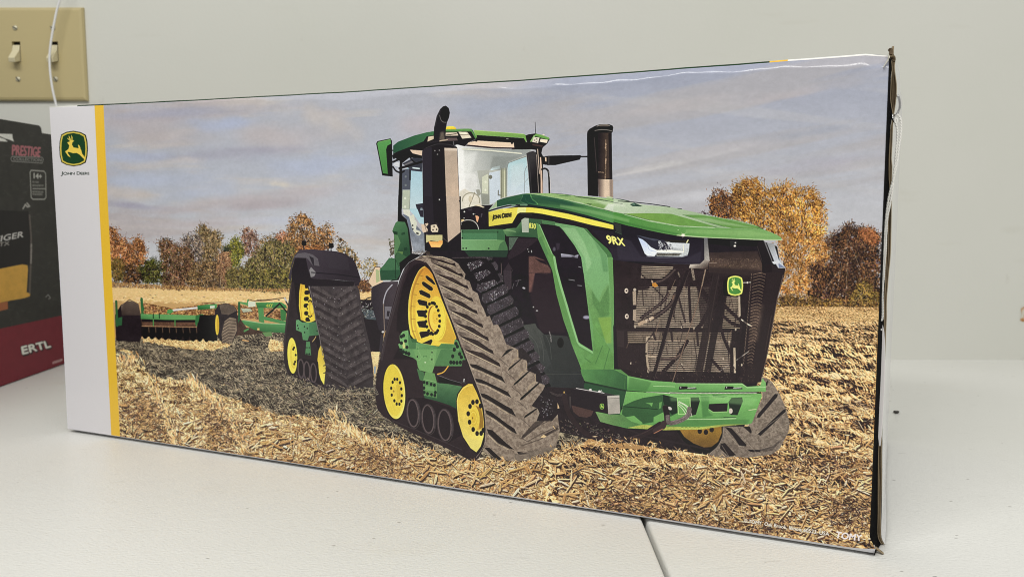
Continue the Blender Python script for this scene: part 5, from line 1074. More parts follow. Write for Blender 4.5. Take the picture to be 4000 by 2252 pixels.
P_((42, 92, 54), '752,380 860,330 960,296 1170,262 1180,300 1320,300 1322,452 1250,490 1180,440 1072,495 1070,548 960,566 870,480 790,500 745,465', nz=.07, mt=.06); P_((86, 172, 90), '780,495 868,482 960,556 940,572 840,540', a=.9); P_((86, 172, 90), '990,350 1065,346 1055,388 1030,362', a=.9); P_((86, 172, 90), '1130,345 1160,336 1150,400 1128,412', a=.8); P_((84, 170, 88), '1075,498 1180,442 1186,520 1080,556', a=.8)
L_((28, 56, 38), '742,384 1110,414', 9); L_((120, 190, 120), '790,232 752,398', 5, a=.6)
P_((28, 46, 36), '1170,262 1320,298 1320,450 1262,470 1200,410 1170,330'); P_((30, 38, 34), '1452,290 1540,290 1552,330 1510,470 1450,484 1440,400')
P_((38, 34, 37), '1645,360 1842,350 1832,440 1700,446 1640,412'); L_((130, 196, 120), '1640,412 1690,445 1835,440', 8); L_((120, 190, 116), '1690,290 1760,305 1840,300', 30, a=.5); P_((32, 44, 37), '1880,295 1990,290 1998,330 1942,475 1870,474 1848,340'); S.ell((206, 196, 184), 1872, 432, 20, 28); P_((50, 120, 62), '1560,262 1650,275 1640,440 1690,480 1580,500', a=.7, soft=6); P_((48, 110, 60), '1680,262 1850,275 1800,292 1690,284', a=.7)
L_((134, 204, 124), '1318,298 1450,296 1452,462 1330,466 1318,298', 11); L_((170, 220, 160), '1400,520 1700,518 1925,510', 9); L_((54, 120, 64), '1330,506 1920,498', 6, a=.7); L_((40, 70, 46), '1800,498 1925,500', 10, a=.7); L_((176, 206, 150), '2060,425 2135,412', 9); L_((130, 200, 130), '1240,268 1660,280 2080,276', 6, a=.7)
P_((176, 186, 92), '800,606 960,574 1180,590 1550,600 1800,570 2040,568 1800,590 1560,624 1180,632', nz=.12, mt=.1, a=.9); [S.ell((104, 150, 70), x, 598, 14, 7) for x in (1370, 1410, 1450, 1500, 1540)]
S.poly((120, 200, 122), p_('1240,280 1900,285 2150,300 2100,380 1650,330 1250,330'), soft=10, a=.4); S.poly((46, 108, 56), p_('1330,520 2070,520 2040,572 1200,600'), soft=8, a=.4); S.poly((44, 100, 54), p_('820,80 1050,135 1000,230 810,210'), soft=8, a=.4)
# hook, cables, weight bracket and hoses
for q in ('1330,340 1400,375 1440,430 1450,490', '1328,352 1390,400 1425,460 1435,510', '1335,332 1420,380 1455,440 1470,490', '1328,368 1370,410 1410,470'): L_((232, 226, 212), q, 6, sm=True)
L_((54, 46, 48), '1195,400 1210,470 1215,545', 62); L_((104, 94, 92), '1215,450 1222,550', 40, nz=.2, mt=.2); L_((108, 98, 96), '1250,560 1330,540 1395,505 1432,470 1445,410', 46, sm=True, nz=.2, mt=.2); L_((150, 140, 134), '1260,545 1380,500 1425,450', 8, sm=True, a=.6); S.ell((196, 190, 186), 1240, 405, 24, 16, 30); P_((36, 30, 33), '1170,380 1220,380 1240,470 1180,480')
P_((38, 32, 37), '214,208 300,205 500,250 592,272 604,464 420,425 222,370', nz=.06); P_((58, 52, 56), '270,196 560,240 690,268 592,274 480,252 240,206', a=.9); L_((226, 222, 220), '272,196 420,222 560,246', 7); [S.ell((216, 212, 210), x, y, 15, 12) for x, y in ((418, 212), (512, 228))]; L_((200, 196, 196), '530,215 540,235', 6)
P_((170, 164, 156), '592,276 718,268 726,458 602,466', nz=.05, mt=.06); P_((186, 180, 172), '592,276 718,268 719,296 594,302'); L_((110, 104, 100), '594,303 719,297', 4)
badge(537, 384, 22, 30, 0, (150, 200, 90), (40, 110, 50), (196, 220, 100), None, .8)
P_((74, 56, 54), '222,372 450,430 430,480 380,500 300,490 240,440', nz=.12, mt=.12); L_((60, 52, 54), '0,240 80,270 160,260', 24, nz=.2); S.ell((222, 176, 100), 146, 238, 6, 12); P_((70, 64, 64), '200,280 216,280 214,380 205,420', a=.9)
L_((48, 38, 41), '150,280 180,420 240,530 340,640 470,710 640,745 820,725 960,680 1060,620 1140,570', 52, sm=True, mt=.1); L_((72, 58, 58), '560,725 760,722 940,672 1060,612', 10, sm=True, a=.6); L_((60, 48, 50), '1090,640 1170,590 1180,560', 56); L_((196, 130, 96), '1075,665 1165,618', 6)
L_((48, 40, 43), '800,620 1000,700 1300,760 1640,830', 20, a=.7); P_((214, 180, 140), '50,340 75,338 98,400 80,410', nz=.1); L_((80, 76, 70), '440,640 500,620', 14, a=.8)

# ---------------- near front track
S.crop(1440, 980, 3.452)
side = p_('640,96 560,140 500,210 432,370 380,560 330,760 270,960 230,1130 168,1449')
S.crop(1440, 1360, 3.1525)
SH = lambda s: [(((x / 3.452) + 1440 - 1440) * 3.1525, ((y / 3.452) + 980 - 1360) * 3.1525) for x, y in p_(s)]
loop = SH('760,118 700,92 640,96 560,140 500,210 432,370 380,560 330,760 270,960 230,1130 168,1449') + p_('112,330 98,450 96,600 120,740 180,820 260,870 500,1015 900,1190 1120,1300 1300,1400 1370,1330 1430,1200 1450,1000 1440,780 1400,560 1300,300 1180,0') + SH('1160,1000 1060,740 980,520 900,320 830,190')
S.poly((47, 38, 42), loop, nz=.06, mt=.08)
S.crop(1440, 980, 3.452)
P_((33, 26, 31), '700,150 620,180 540,280 470,480 400,820 390,1060 440,1100 420,1300 340,1449 1240,1449 1180,1160 1000,640 900,340 800,180', nz=.06, a=.9, soft=5)
L_((66, 58, 62), '540,190 470,340 420,520 360,760 290,1010 240,1200 190,1449', 34, a=.55, sm=True); L_((84, 76, 80), '500,240 440,400 390,590 330,800 260,1050 190,1400', 7, a=.7, sm=True)
# drive wheel
P_((224, 190, 72), '770,190 735,205 690,250 640,340 600,440 572,540 552,660 546,800 552,960 578,1120 640,1200 740,1245 950,1275 1180,1245 1192,1160 1100,900 1000,650 940,480 870,300 828,240', nz=.05, mt=.05, grad=((760, 220), (196, 136, 54), (680, 900), (238, 208, 80)))
L_((150, 104, 46), '740,240 680,340 620,500 590,680 584,860 600,1040 650,1180', 22, sm=True, a=.55); L_((204, 164, 64), '715,330 660,470 632,640 625,820 640,1000 690,1180', 40, sm=True, a=.6); L_((250, 226, 110), '770,196 690,256 610,430 560,640 552,900 582,1110', 8, sm=True, a=.8)
for q in ('690,316 745,330', '650,430 690,436', '612,575 660,580', '590,735 640,740', '585,905 640,905', '600,1075 650,1075'): L_((130, 90, 44), q, 8, a=.7)
P_((206, 166, 62), '985,640 1060,860 1192,1160 1180,1245 960,1215 1020,1040 1050,900', nz=.05, soft=5)
SL = ['772,328 800,318 870,370 905,420 918,448 880,436 800,372', '725,408 758,400 872,478 882,510 862,528 830,520 740,452', '690,526 724,512 836,570 850,606 830,630 706,574', '668,660 690,642 800,668 806,726 790,736 692,716', '660,800 680,788 782,792 786,870 772,884 684,872', '665,948 690,936 786,930 792,1014 776,1028 692,1018', '694,1092 712,1080 822,1070 836,1122 818,1138 722,1170', '735,1235 858,1180 876,1200 852,1255']
for q in SL: L_((250, 224, 110), q + ' ' + q.split()[0], 9, a=.6); P_((36, 28, 32), q)
S.ell((236, 214, 78), 935, 900, 124, 302, -3, nz=.04, grad=((820, 700), (228, 198, 74), (1040, 900), (236, 216, 84))); S.ring((206, 170, 60), 938, 900, 108, 270, 10, -3, a0=-60, a1=80, a=.6)
S.ell((228, 200, 76), 890, 905, 100, 225, -4); S.ell((150, 96, 46), 888, 905, 76, 176, -4); S.ell((238, 206, 84), 905, 905, 74, 172, -4); S.ell((228, 190, 72), 915, 890, 46, 92, -4, a=.6); S.ring((214, 176, 66), 915, 880, 30, 58, 6, -4); S.ell((90, 60, 40), 932, 905, 6, 11)
for x, y in ((805, 745), (832, 706), (868, 690), (902, 702), (928, 740), (950, 792), (966, 862), (971, 936), (964, 1006), (944, 1064), (912, 1100), (876, 1112), (846, 1104), (822, 1066), (798, 1012), (786, 942), (780, 872), (786, 806), (890, 692), (860, 1096), (928, 1090)): S.ell((30, 25, 28), x, y, 19, 23)
# bogie frame
S.crop(1440, 980, 3.452)
P_((82, 152, 90), '472,1075 545,1058 560,1120 582,1172 652,1222 960,1282 992,1240 1160,1246 1175,1180 1215,1200 1315,1460 900,1460 640,1440 480,1385 432,1300 412,1250 440,1230 430,1135', nz=.05, mt=.05, grad=((600, 1180), (92, 166, 100), (700, 1450), (70, 136, 80)))
P_((52, 108, 66), '545,1058 582,1172 652,1222 640,1440 580,1380 550,1250', a=.75); P_((46, 100, 60), '580,1172 660,1178 665,1222 600,1222'); P_((58, 118, 70), '940,1290 990,1245 1150,1250 1110,1450 900,1450', a=.6); P_((188, 204, 130), '470,1262 492,1200 512,1300 476,1306')
for x, y in ((485, 1130), (512, 1205), (530, 1290), (455, 1232), (455, 1145), (468, 1330), (498, 1345), (528, 1362), (556, 1378), (1190, 1240), (1165, 1318), (1208, 1280), (1230, 1380), (1140, 1410), (1262, 1425)): S.ell((32, 44, 38), x, y, 22, 25)
for q in ('655,1275 685,1285 720,1449 670,1449', '850,1305 880,1305 885,1449 830,1449'): L_((120, 180, 116), q + ' ' + q.split()[0], 5, a=.7)
for x, y in ((668, 1318), (670, 1408), (862, 1352), (862, 1440)): S.ell((30, 40, 34), x, y, 8, 11)
S.crop(1440, 1360, 3.1525)
P_((74, 142, 84), '404,0 545,95 602,142 618,225 638,262 792,298 822,210 1152,212 1166,130 1120,0', nz=.05, mt=.05, grad=((450, 20), (78, 146, 88), (740, 280), (92, 160, 96))); P_((54, 112, 68), '850,10 990,0 1160,20 1166,130 1152,212 822,208', a=.7, nz=.05); P_((96, 166, 98), '560,10 900,10 820,210 795,290 640,258 605,140', a=.6)
L_((124, 184, 122), '620,10 660,100 640,140 600,130', 5, a=.7); L_((124, 184, 122), '760,140 800,20 812,180', 5, a=.7); S.ell((200, 226, 190), 708, 166, 10, 7); L_((46, 96, 58), '685,100 690,85 725,85 728,100', 6, a=.7); [S.ell((28, 38, 32), x, y, 8, 12) for x, y in ((612, 95), (792, 42), (790, 128))]
P_((70, 132, 80), '1000,160 1010,70 1090,0 1160,60 1160,205 1010,200', a=.6)
for x, y in ((1045, 90), (1130, 62), (1065, 10), (1150, 100), (1022, 165), (1058, 168), (1098, 170), (1140, 166), (410, 16), (440, 36), (475, 48), (508, 60)): S.ell((30, 42, 36), x, y, 19, 25)
L_((232, 172, 74), '990,212 950,268 912,295 858,310', 13, sm=True); P_((58, 112, 70), '604,240 640,262 700,290 690,400 640,380'); P_((48, 100, 62), '850,410 960,425 1160,462 1095,560 1092,735 1000,690 850,640 700,602 690,560', nz=.06, mt=.08, grad=((900, 430), (66, 120, 78), (900, 680), (36, 78, 52)))
P_((26, 22, 26), '865,340 1150,410 1140,440 870,420'); L_((140, 138, 142), '858,318 1000,375 1150,418', 5, a=.8); L_((206, 206, 206), '1185,372 1180,410', 14, nz=.4); L_((60, 60, 60), '1150,400 1200,420', 12)
P_((84, 150, 88), '712,280 822,300 848,400 852,604 690,570 680,388'); P_((70, 134, 78), '686,378 840,410 850,604 690,568'); L_((130, 190, 128), '700,375 838,408', 5); P_((92, 160, 98), '708,452 815,470 812,520 708,505', a=.7)
for x, y in ((692, 410), (730, 420), (780, 435), (820, 445), (692, 480), (832, 535), (695, 535), (735, 550), (785, 562), (825, 572)): S.ell((32, 44, 38), x, y, 17, 21)
P_((34, 27, 32), '500,600 690,600 900,680 1080,740 1150,1060 1000,1150 700,1040 500,960 470,780', nz=.06, a=.8)
for x, y, rx, ry in ((555, 790, 66, 166), (740, 862, 70, 172), (945, 936, 78, 188)): S.ell((40, 33, 37), x, y, rx, ry, -4, nz=.1); S.ring((92, 80, 82), x, y, rx, ry, 16, -4, nz=.15); S.ring((62, 54, 57), x + 8, y + 5, rx + 20, ry + 16, 9, -4, nz=.1); S.ring((130, 120, 124), x + 10, y + 5, rx + 5, ry + 8, 5, -4, a0=-60, a1=40, a=.7)
L_((70, 62, 66), '300,880 600,1000 900,1130 1150,1240', 10, a=.5)
S.ell((40, 32, 36), 330, 528, 152, 352, -4, nz=.06); L_((70, 64, 66), '330,180 420,300 462,480', 6, sm=True, a=.5); S.ell((232, 214, 82), 328, 524, 133, 338, -4, nz=.05, mt=.07, grad=((220, 400), (222, 200, 74), (400, 760), (238, 222, 104))); S.ell((222, 200, 72), 318, 520, 112, 306, -4, a=.7); L_((246, 234, 140), '330,200 400,300 446,470 455,620 420,780 360,855', 9, sm=True, a=.7)
S.ell((214, 190, 70), 350, 520, 66, 148, -4, a=.8); S.ell((232, 208, 78), 335, 525, 50, 112, -4); P_((200, 172, 60), '350,440 400,450 410,600 360,630', a=.6); S.ell((222, 196, 76), 322, 520, 30, 62, -4); S.ell((130, 100, 44), 322, 520, 7, 14)
for x, y in ((332, 372), (364, 372), (308, 408), (398, 414), (290, 482), (414, 490), (296, 566), (420, 572), (328, 636), (414, 640), (356, 676), (390, 678)): S.ell((34, 28, 30), x, y, 14, 21)
P_((38, 31, 35), '1085,640 1100,560 1165,462 1240,412 1300,418 1440,780 1450,1000 1430,1200 1370,1290 1330,1290 1200,1160 1100,900')
P_((230, 206, 86), '1093,640 1112,556 1170,472 1240,426 1288,432 1340,540 1400,700 1426,900 1422,1080 1386,1200 1332,1272 1262,1222 1170,1080 1110,880', nz=.05, mt=.07, grad=((1150, 500), (214, 180, 72), (1300, 1200), (236, 220, 116))); L_((246, 230, 130), '1285,440 1180,480 1115,580 1100,700 1130,900', 10, sm=True, a=.6); P_((218, 206, 120), '1150,1000 1250,1100 1400,1130 1340,1262 1260,1215', a=.5, soft=9)
S.poly((206, 168, 70), p_('1300,690 1400,720 1424,900 1420,980 1350,1000 1250,960 1240,800'), soft=4); P_((150, 116, 48), '1330,695 1390,730 1420,860 1418,960 1370,985 1372,850', nz=.06); S.ell((226, 200, 80), 1308, 850, 66, 150, -3); S.ell((216, 184, 68), 1300, 848, 46, 98, -3); S.ring((236, 214, 96), 1298, 848, 34, 72, 7, -3); S.ell((120, 90, 40), 1288, 850, 7, 14)
for x, y in ((1292, 656), (1342, 648), (1256, 706), (1234, 796), (1250, 900), (1294, 990), (1342, 1040), (1392, 1038), (1385, 700), (1418, 1000)): S.ell((32, 27, 30), x, y, 22, 31)
# outer tread face
tread = SH('640,100 735,50 1000,60 1130,100 1222,160 1252,212 1316,300 1300,362 1372,402 1412,522 1482,562 1522,702 1562,772 1602,882 1640,862 1692,992 1752,982 1796,1062') + p_('1700,-60 1852,10 1850,110 1955,140 1962,175 1952,262 2068,300 2066,400 2178,450 2155,505 2018,692 2086,735 2112,790 2072,888 2262,888 2332,806 2342,900 2357,1000 2312,1200 2232,1312 2000,1372 1800,1382 1600,1372 1425,1260 1448,1000 1426,720 1300,350 1172,0') + SH('1160,1000 1060,740 980,520 900,320 830,190 760,118')
S.poly((134, 120, 108), tread, nz=.1, mt=.1, grad=((1200, -800), (154, 139, 126), (2000, 1300), (138, 124, 112)))
n_ = 1900; Q = S.inside(tread, n_, rng); S.dabs(Q, rng.uniform(2, 7, n_), rng.uniform(1.5, 3.5, n_), rng.uniform(0, 3, n_), pick([(172, 158, 142), (100, 88, 80), (190, 176, 160), (84, 72, 66)], n_, rng, 12), .5)
S.noisefill(tread, [(92, 78, 68), (134, 119, 106), (168, 152, 136)], 9, rng, soft=2, a=.45, contrast=1.1)
S.crop(1440, 980, 3.452)
LD, LC = (52, 43, 42), (206, 188, 156)
lug = [((800, 76), (1190, 200), 26), ((862, 150), (1290, 345), 34), ((905, 288), (1362, 508), 40), ((958, 440), (1426, 678), 40), ((1030, 612), (1486, 846), 44), ((1098, 782), (1560, 1030), 46), ((1166, 955), (1634, 1206), 48), ((1230, 1130), (1700, 1386), 50), ((1290, 1310), (1790, 1556), 52)]
for (ax, ay), (bx, by), w in lug:
    mx, my = (ax + bx) / 2, (ay + by) / 2
    S.poly((92, 80, 74), [(ax - 20, ay - 60), (ax + 70, ay - 40), (ax + 110, ay + 10), (ax, ay)], nz=.3, mt=.3, a=.8)
    S.poly(LD, [(ax, ay - 6), (mx + 10, my - w * 1.25), (bx - 70, by - w * 1.6), (bx - 20, by - 56), (bx, by), (bx - 50, by - 22), (mx - 10, my + w * .02), (ax + 60, ay + w * .75)], nz=.25, mt=.25)
    S.poly((40, 33, 34), [(mx + 20, my - w * .9), (bx - 60, by - w * 1.3), (bx - 20, by - 48), (bx - 4, by - 6), (bx - 60, by - 44)], nz=.15, a=.8)
    L_(LC, f'{ax+40},{ay+w*.78} {mx-10},{my+w*.16} {bx-40},{by-4}', 9, nz=.25, a=.85); L_((70, 58, 52), f'{ax+30},{ay+w*1.02} {mx-10},{my+w*.4} {bx-20},{by+12}', 4, a=.7)
L_((58, 48, 46), '700,80 900,70 1060,96', 9, a=.5, nz=.3); L_(LC, '740,56 1000,66 1120,104', 8, a=.8, nz=.2); P_((96, 84, 78), '640,104 735,56 760,80 700,100', nz=.3)
S.crop(1440, 1360, 3.1525)
for q in ('1250,185 1330,190 1560,300 1650,340 1692,424 1640,385 1400,270 1280,225', '1310,362 1390,372 1620,480 1720,530 1768,604 1700,568 1460,440 1340,405', '1380,540 1460,560 1680,690 1770,740 1822,832 1740,790 1500,640 1400,585', '1442,750 1510,770 1720,930 1800,980 1832,1050 1760,1010 1560,860 1460,800', '1462,985 1530,1000 1700,1160 1800,1240 1740,1228 1600,1160 1480,1040', '1428,1215 1490,1215 1640,1355 1610,1370 1540,1330'):
    P_((38, 32, 33), q, nz=.15); e = p_(q); L_(LC, ' '.join(f'{x-6},{y+14}' for x, y in (e[-1], e[-2], e[-3] if len(e) > 6 else e[-2])), 8, a=.7, nz=.25)
for q in ('1640,108 1700,20 1745,0 1790,0', '1720,272 1736,232 1890,112 1905,114 1760,240', '1790,452 1800,420 1990,258 2012,256 1840,420', '1866,632 1880,598 2110,402 2132,402 2000,530 1900,620', '1915,856 1930,820 2060,735 2090,732 1990,810'):
    P_((28, 24, 26), q, nz=.1)
    x0, y0 = p_(q)[0]; L_((60, 52, 50), f'{x0-24},{y0+10} {x0+50},{y0+70} {x0+90},{y0+110}', 6, a=.8); L_((170, 152, 130), f'{x0-16},{y0-6} {x0+60},{y0-80}', 5, a=.5)
for q in ('1840,20 1850,110 1800,130 1760,200', '1950,180 1955,260 1890,290 1860,350', '2060,320 2064,400 1990,450 1960,520'): L_((176, 156, 126), q, 18, a=.4, nz=.3)
P_((46, 40, 42), '1850,8 1900,-20 2000,100 2020,130 1960,175 1950,140 1855,110', nz=.15); P_((42, 36, 40), '1955,260 2060,200 2130,300 2140,420 2070,400 2066,310', nz=.12); P_((40, 34, 38), '2012,700 2180,470 2260,560 2330,640 2332,800 2262,890 2072,890 2110,790 2086,735', nz=.12, mt=.12)
m = 40; Q = S.inside(p_('2100,560 2300,640 2310,780 2150,860'), m, rng); S.dabs(Q, rng.uniform(3, 8, m), rng.uniform(2, 4, m), rng.uniform(0, 3, m), pick([(150, 146, 154), (110, 104, 110)], m, rng, 14), .7)
for q in ('1880,1100 2060,960 2240,880', '1890,1100 1960,1140 2120,1050 2340,950', '1890,1190 2100,1120 2340,990'): L_((78, 68, 62), q, 12, a=.7, nz=.25)
P_((52, 45, 44), '1890,1075 2050,900 2180,880 2000,1030 1900,1110', a=.75, nz=.2); P_((52, 44, 44), '2120,1080 2340,960 2330,990 2140,1100', a=.8, nz=.2); P_((38, 33, 34), '1830,1262 1980,1290 1870,1302 1850,1298'); P_((216, 190, 146), '2120,1085 2160,1055 2195,1075 2170,1095 2130,1092'); L_((216, 186, 136), '2275,950 2300,985', 9)
P_((100, 90, 82), '1800,1300 2100,1230 2310,1190 2232,1312 2000,1372 1800,1382', a=.5, nz=.2, mt=.2)
S.crop(1440, 980, 3.452)
L_((168, 148, 132), '640,98 740,120 830,190 905,320 985,520 1065,740 1165,1000 1320,1449', 7, a=.9, sm=True, nz=.2); L_((28, 23, 26), '780,140 850,230 930,400 1000,590 1090,830 1190,1090 1310,1440', 12, a=.9, sm=True)
S.crop(1440, 1360, 3.1525)
L_((160, 146, 134), '1180,0 1310,350 1400,600 1445,850 1450,1050 1420,1200 1330,1335', 6, a=.85, sm=True, nz=.2); L_((28, 23, 26), '1165,0 1290,340 1385,600 1430,850 1436,1050 1405,1200', 12, a=.8, sm=True)
# straw that stands in front of the tracks
n = 520; xs = rng.uniform(1500, 2880, n)
yl = np.interp(xs, [1500, 1640, 1760, 1870, 1960, 2060, 2150, 2220, 2330, 2480, 2650, 2760, 2880], [1690, 1735, 1775, 1805, 1800, 1796, 1760, 1730, 1720, 1715, 1755, 1785, 1790])
Pq = np.stack([xs, yl + rng.normal(8, 9, n)], 1)
S.dabs(Pq, rng.uniform(10, 30, n), rng.uniform(2, 4.5, n), rng.normal(.6, .9, n), pick(STRAW + STRAWD[:2], n, rng, 10), .9)
n = 260; xs = rng.uniform(1120, 1480, n); Pq = np.stack([xs, np.interp(xs, [1120, 1260, 1480], [1460, 1512, 1522]) + rng.normal(4, 7, n)], 1)
S.dabs(Pq, rng.uniform(8, 20, n), rng.uniform(2, 4, n), rng.normal(.6, .9, n), pick(SHADE + SHADED, n, rng, 8), .9)

S.im *= (1 + .025 * (fbm(TH, TW, 7, 9, 3, rng) - .5) * 2 + .02 * (fbm(TH, TW, 46, 60, 3, rng) - .5) * 2)[..., None]
# ---------------- white margin, yellow stripe, badge and words
full()
SX0 = (on_box((366, 408))[0] + on_box((438, 1696))[0]) / 2; SX1 = (on_box((401, 406))[0] + on_box((472, 1702))[0]) / 2
U0, U1 = SX0 / BOX_L * TW, SX1 / BOX_L * TW
cov = np.clip(U0 - np.arange(TW), 0, 1)[None, :, None]; S.im += cov * (np.array([212, 210, 214.], np.float32) * (1 + .012 * S.fine[..., None]) - S.im)
cov = (np.clip(U1 - np.arange(TW), 0, 1) * np.clip(np.arange(TW) + 1 - U0, 0, 1))[None, :, None]; S.im += cov * (np.array([226, 184, 62.], np.float32) * (1 + .02 * S.fine[..., None]) - S.im)
S.crop(0, 400, 3.22)
S.o = (0, 400)
badge(932, 576, 168, 212, 0, (206, 186, 84), (30, 70, 44), (230, 200, 88), (28, 48, 36), .90)
S.text('JOHN DEERE', [(770, 926), (1130, 914), (1128, 866), (776, 868)], (40, 56, 48), bold=1.5, small=.84)
full()
S.text('© TOMY  Oak Brook, Illinois 60523, USA', [(2905, 2040), (3238, 2094), (3240, 2076), (2908, 2024)], (34, 28, 28), bold=2.5, a=.45)
S.text('© TOMY  Oak Brook, Illinois 60523, USA', [(2905, 2040), (3238, 2094), (3240, 2076), (2908, 2024)], (244, 236, 222), bold=.6)
S.text('TOMY', [(3262, 2099), (3362, 2112), (3366, 2088), (3268, 2074)], (236, 230, 234), bold=1.5, a=.9)
# edge of the printed sheet that turns on to the top of the carton
v = np.arange(TH)[:, None, None]; u = np.arange(TW)[None, :, None] / TW * BOX_L
# 'v' grows upwards
k = np.clip(v - (TH - 5), 0, 1) * np.ones_like(u)
sg = on_box((3010, 229))[0]; sy = on_box((3082, 224))[0]; sl = on_box((300, 408))[0]
colr = np.where(u < sl, np.array([206, 206, 200.]), np.where(u < sg, np.array([26, 62, 40.]), np.where(u < sy, np.array([226, 180, 70.]), np.array([222, 220, 216.]))))
S.im += (k * (colr - S.im)).astype(np.float32)
PRINT_IMG = S.image('carton_print', 1.0, 0.008, .42)
# ------------------------------------------------------------------ setting: wall and tables
def wall_material():
    m, ns, ls, b = mat_base('painted_wall', (0.70, 0.71, 0.63), 0.55, 0.3)
    co = N(ns, 'ShaderNodeTexCoord').outputs['Object']
    n1 = noise(ns, ls, co, 3.0, 5); c = ramp(ns, ls, n1, [(0.3, (0.635, 0.64, 0.585)), (0.7, (0.665, 0.665, 0.62))])
    # faint scuffs: sparse stretched blotches
    n2 = noise(ns, ls, scaled(ns, ls, co, (7, 1, 38), (0, math.radians(12), 0)), 1.3, 3, .5)
    c = mix(ns, ls, ramp(ns, ls, n2, [(0.66, (0, 0, 0)), (0.76, (.22, .22, .22))]), c, (0.55, 0.54, 0.47))
    n4 = noise(ns, ls, scaled(ns, ls, co, (40, 1, 14), (0, math.radians(35), 0)), 1.0, 4, .6)
    c = mix(ns, ls, ramp(ns, ls, n4, [(0.68, (0, 0, 0)), (0.73, (.26, .26, .26))]), c, (0.50, 0.48, 0.42))
    ls.new(c, b.inputs['Base Color'])
    n3 = noise(ns, ls, co, 260, 3); bump(ns, ls, b, n3, 0.10, 0.0012); return m
def table_material():
    m, ns, ls, b = mat_base('white_table_plastic', (0.8, 0.8, 0.74), 0.38, 0.35)
    co = N(ns, 'ShaderNodeTexCoord').outputs['Object']
    n1 = noise(ns, ls, co, 5, 5); c = ramp(ns, ls, n1, [(0.3, (0.81, 0.81, 0.775)), (0.7, (0.84, 0.84, 0.81))])
    # tan smudge patches
    n2 = noise(ns, ls, scaled(ns, ls, co, (4.5, 9, 1)), 1.6, 4, .55)
    c = mix(ns, ls, ramp(ns, ls, n2, [(0.62, (0, 0, 0)), (0.78, (.30, .30, .30))]), c, (0.74, 0.68, 0.58))
    # scratches and grey wear in the table's length
    n3 = noise(ns, ls, scaled(ns, ls, co, (60, 150, 1), (0, 0, math.radians(17))), 1.0, 5, .6)
    c = mix(ns, ls, ramp(ns, ls, n3, [(0.64, (0, 0, 0)), (0.76, (.32, .32, .32))]), c, (0.42, 0.41, 0.38))
    n5 = noise(ns, ls, scaled(ns, ls, co, (9, 24, 1), (0, 0, math.radians(-9))), 2.2, 5, .65)
    c = mix(ns, ls, ramp(ns, ls, n5, [(0.69, (0, 0, 0)), (0.76, (.26, .26, .26))]), c, (0.36, 0.34, 0.29))
    # dark specks of dirt
    v = N(ns, 'ShaderNodeTexVoronoi'); v.inputs['Scale'].default_value = 55; v.inputs['Randomness'].default_value = 1
    ls.new(scaled(ns, ls, co, (1, 2.2, 1), (0, 0, .2)), v.inputs['Vector'])
    sp = ramp(ns, ls, v.outputs['Distance'], [(0.0, (1, 1, 1)), (0.05, (.9, .9, .9)), (0.085, (0, 0, 0))])
    pk = N(ns, 'ShaderNodeMath', operation='GREATER_THAN'); sx = N(ns, 'ShaderNodeSeparateColor'); ls.new(v.outputs['Color'], sx.inputs[0])
    ls.new(sx.outputs[0], pk.inputs[0]); pk.inputs[1].default_value = 0.72
    mu = N(ns, 'ShaderNodeMath', operation='MULTIPLY'); ls.new(sp, mu.inputs[0]); ls.new(pk.outputs[0], mu.inputs[1])
    mu2 = N(ns, 'ShaderNodeMath', operation='MULTIPLY'); ls.new(mu.outputs[0], mu2.inputs[0]); mu2.inputs[1].default_value = .75
    c = mix(ns, ls, mu2.outputs[0], c, (0.14, 0.12, 0.10))
    ls.new(c, b.inputs['Base Color'])
    hb = noise(ns, ls, scaled(ns, ls, co, (1, 1.6, 1)), 420, 3); bump(ns, ls, b, hb, 0.45, 0.0011); return m
M_WALL, M_TABLE = wall_material(), table_material()
v, f = box_mesh(-3, 3, WALL_Y, WALL_Y + .12, -0.75, 2.4)
w = obj('wall', v, f, M_WALL); w['kind'] = 'structure'
SEAM_X = float(on_z((2516, 2023), 0)[0] + on_z((2611, 2252), 0)[0]) / 2
gap = 0.0014
t1 = bevel_box('table', -1.75, SEAM_X - gap, -0.45, WALL_Y + 0.02, -0.045, 0, 0.0022, M_TABLE, seg=4)
tag(t1, 'white speckled tabletop left of the dark seam, under most of the carton', 'table', 'white tables pushed together')
t2 = bevel_box('table', SEAM_X + gap, 1.9, -0.45, WALL_Y + 0.02, -0.0453, -0.0003, 0.0022, M_TABLE, seg=4)
tag(t2, 'white speckled tabletop right of the dark seam, under the right end of the carton', 'table', 'white tables pushed together')
# rust-edged chip in the wall paint
m_rust, ns, ls, b = mat_base('rust_stain', (0.5, 0.25, 0.1), .8, .2)
co = N(ns, 'ShaderNodeTexCoord').outputs['Object']
ls.new(ramp(ns, ls, noise(ns, ls, co, 160, 4), [(0.42, (0.62, 0.60, 0.52)), (0.55, (0.52, 0.28, 0.12)), (0.7, (0.30, 0.14, 0.06))]), b.inputs['Base Color'])
q = [on_y(p, WALL_Y - .0006) for p in ((3988, 1202), (4004, 1196), (4012, 1250), (3996, 1256), (3984, 1250), (3990, 1228))]
o = obj('paint_chip', q, [tuple(range(6))], m_rust, w)
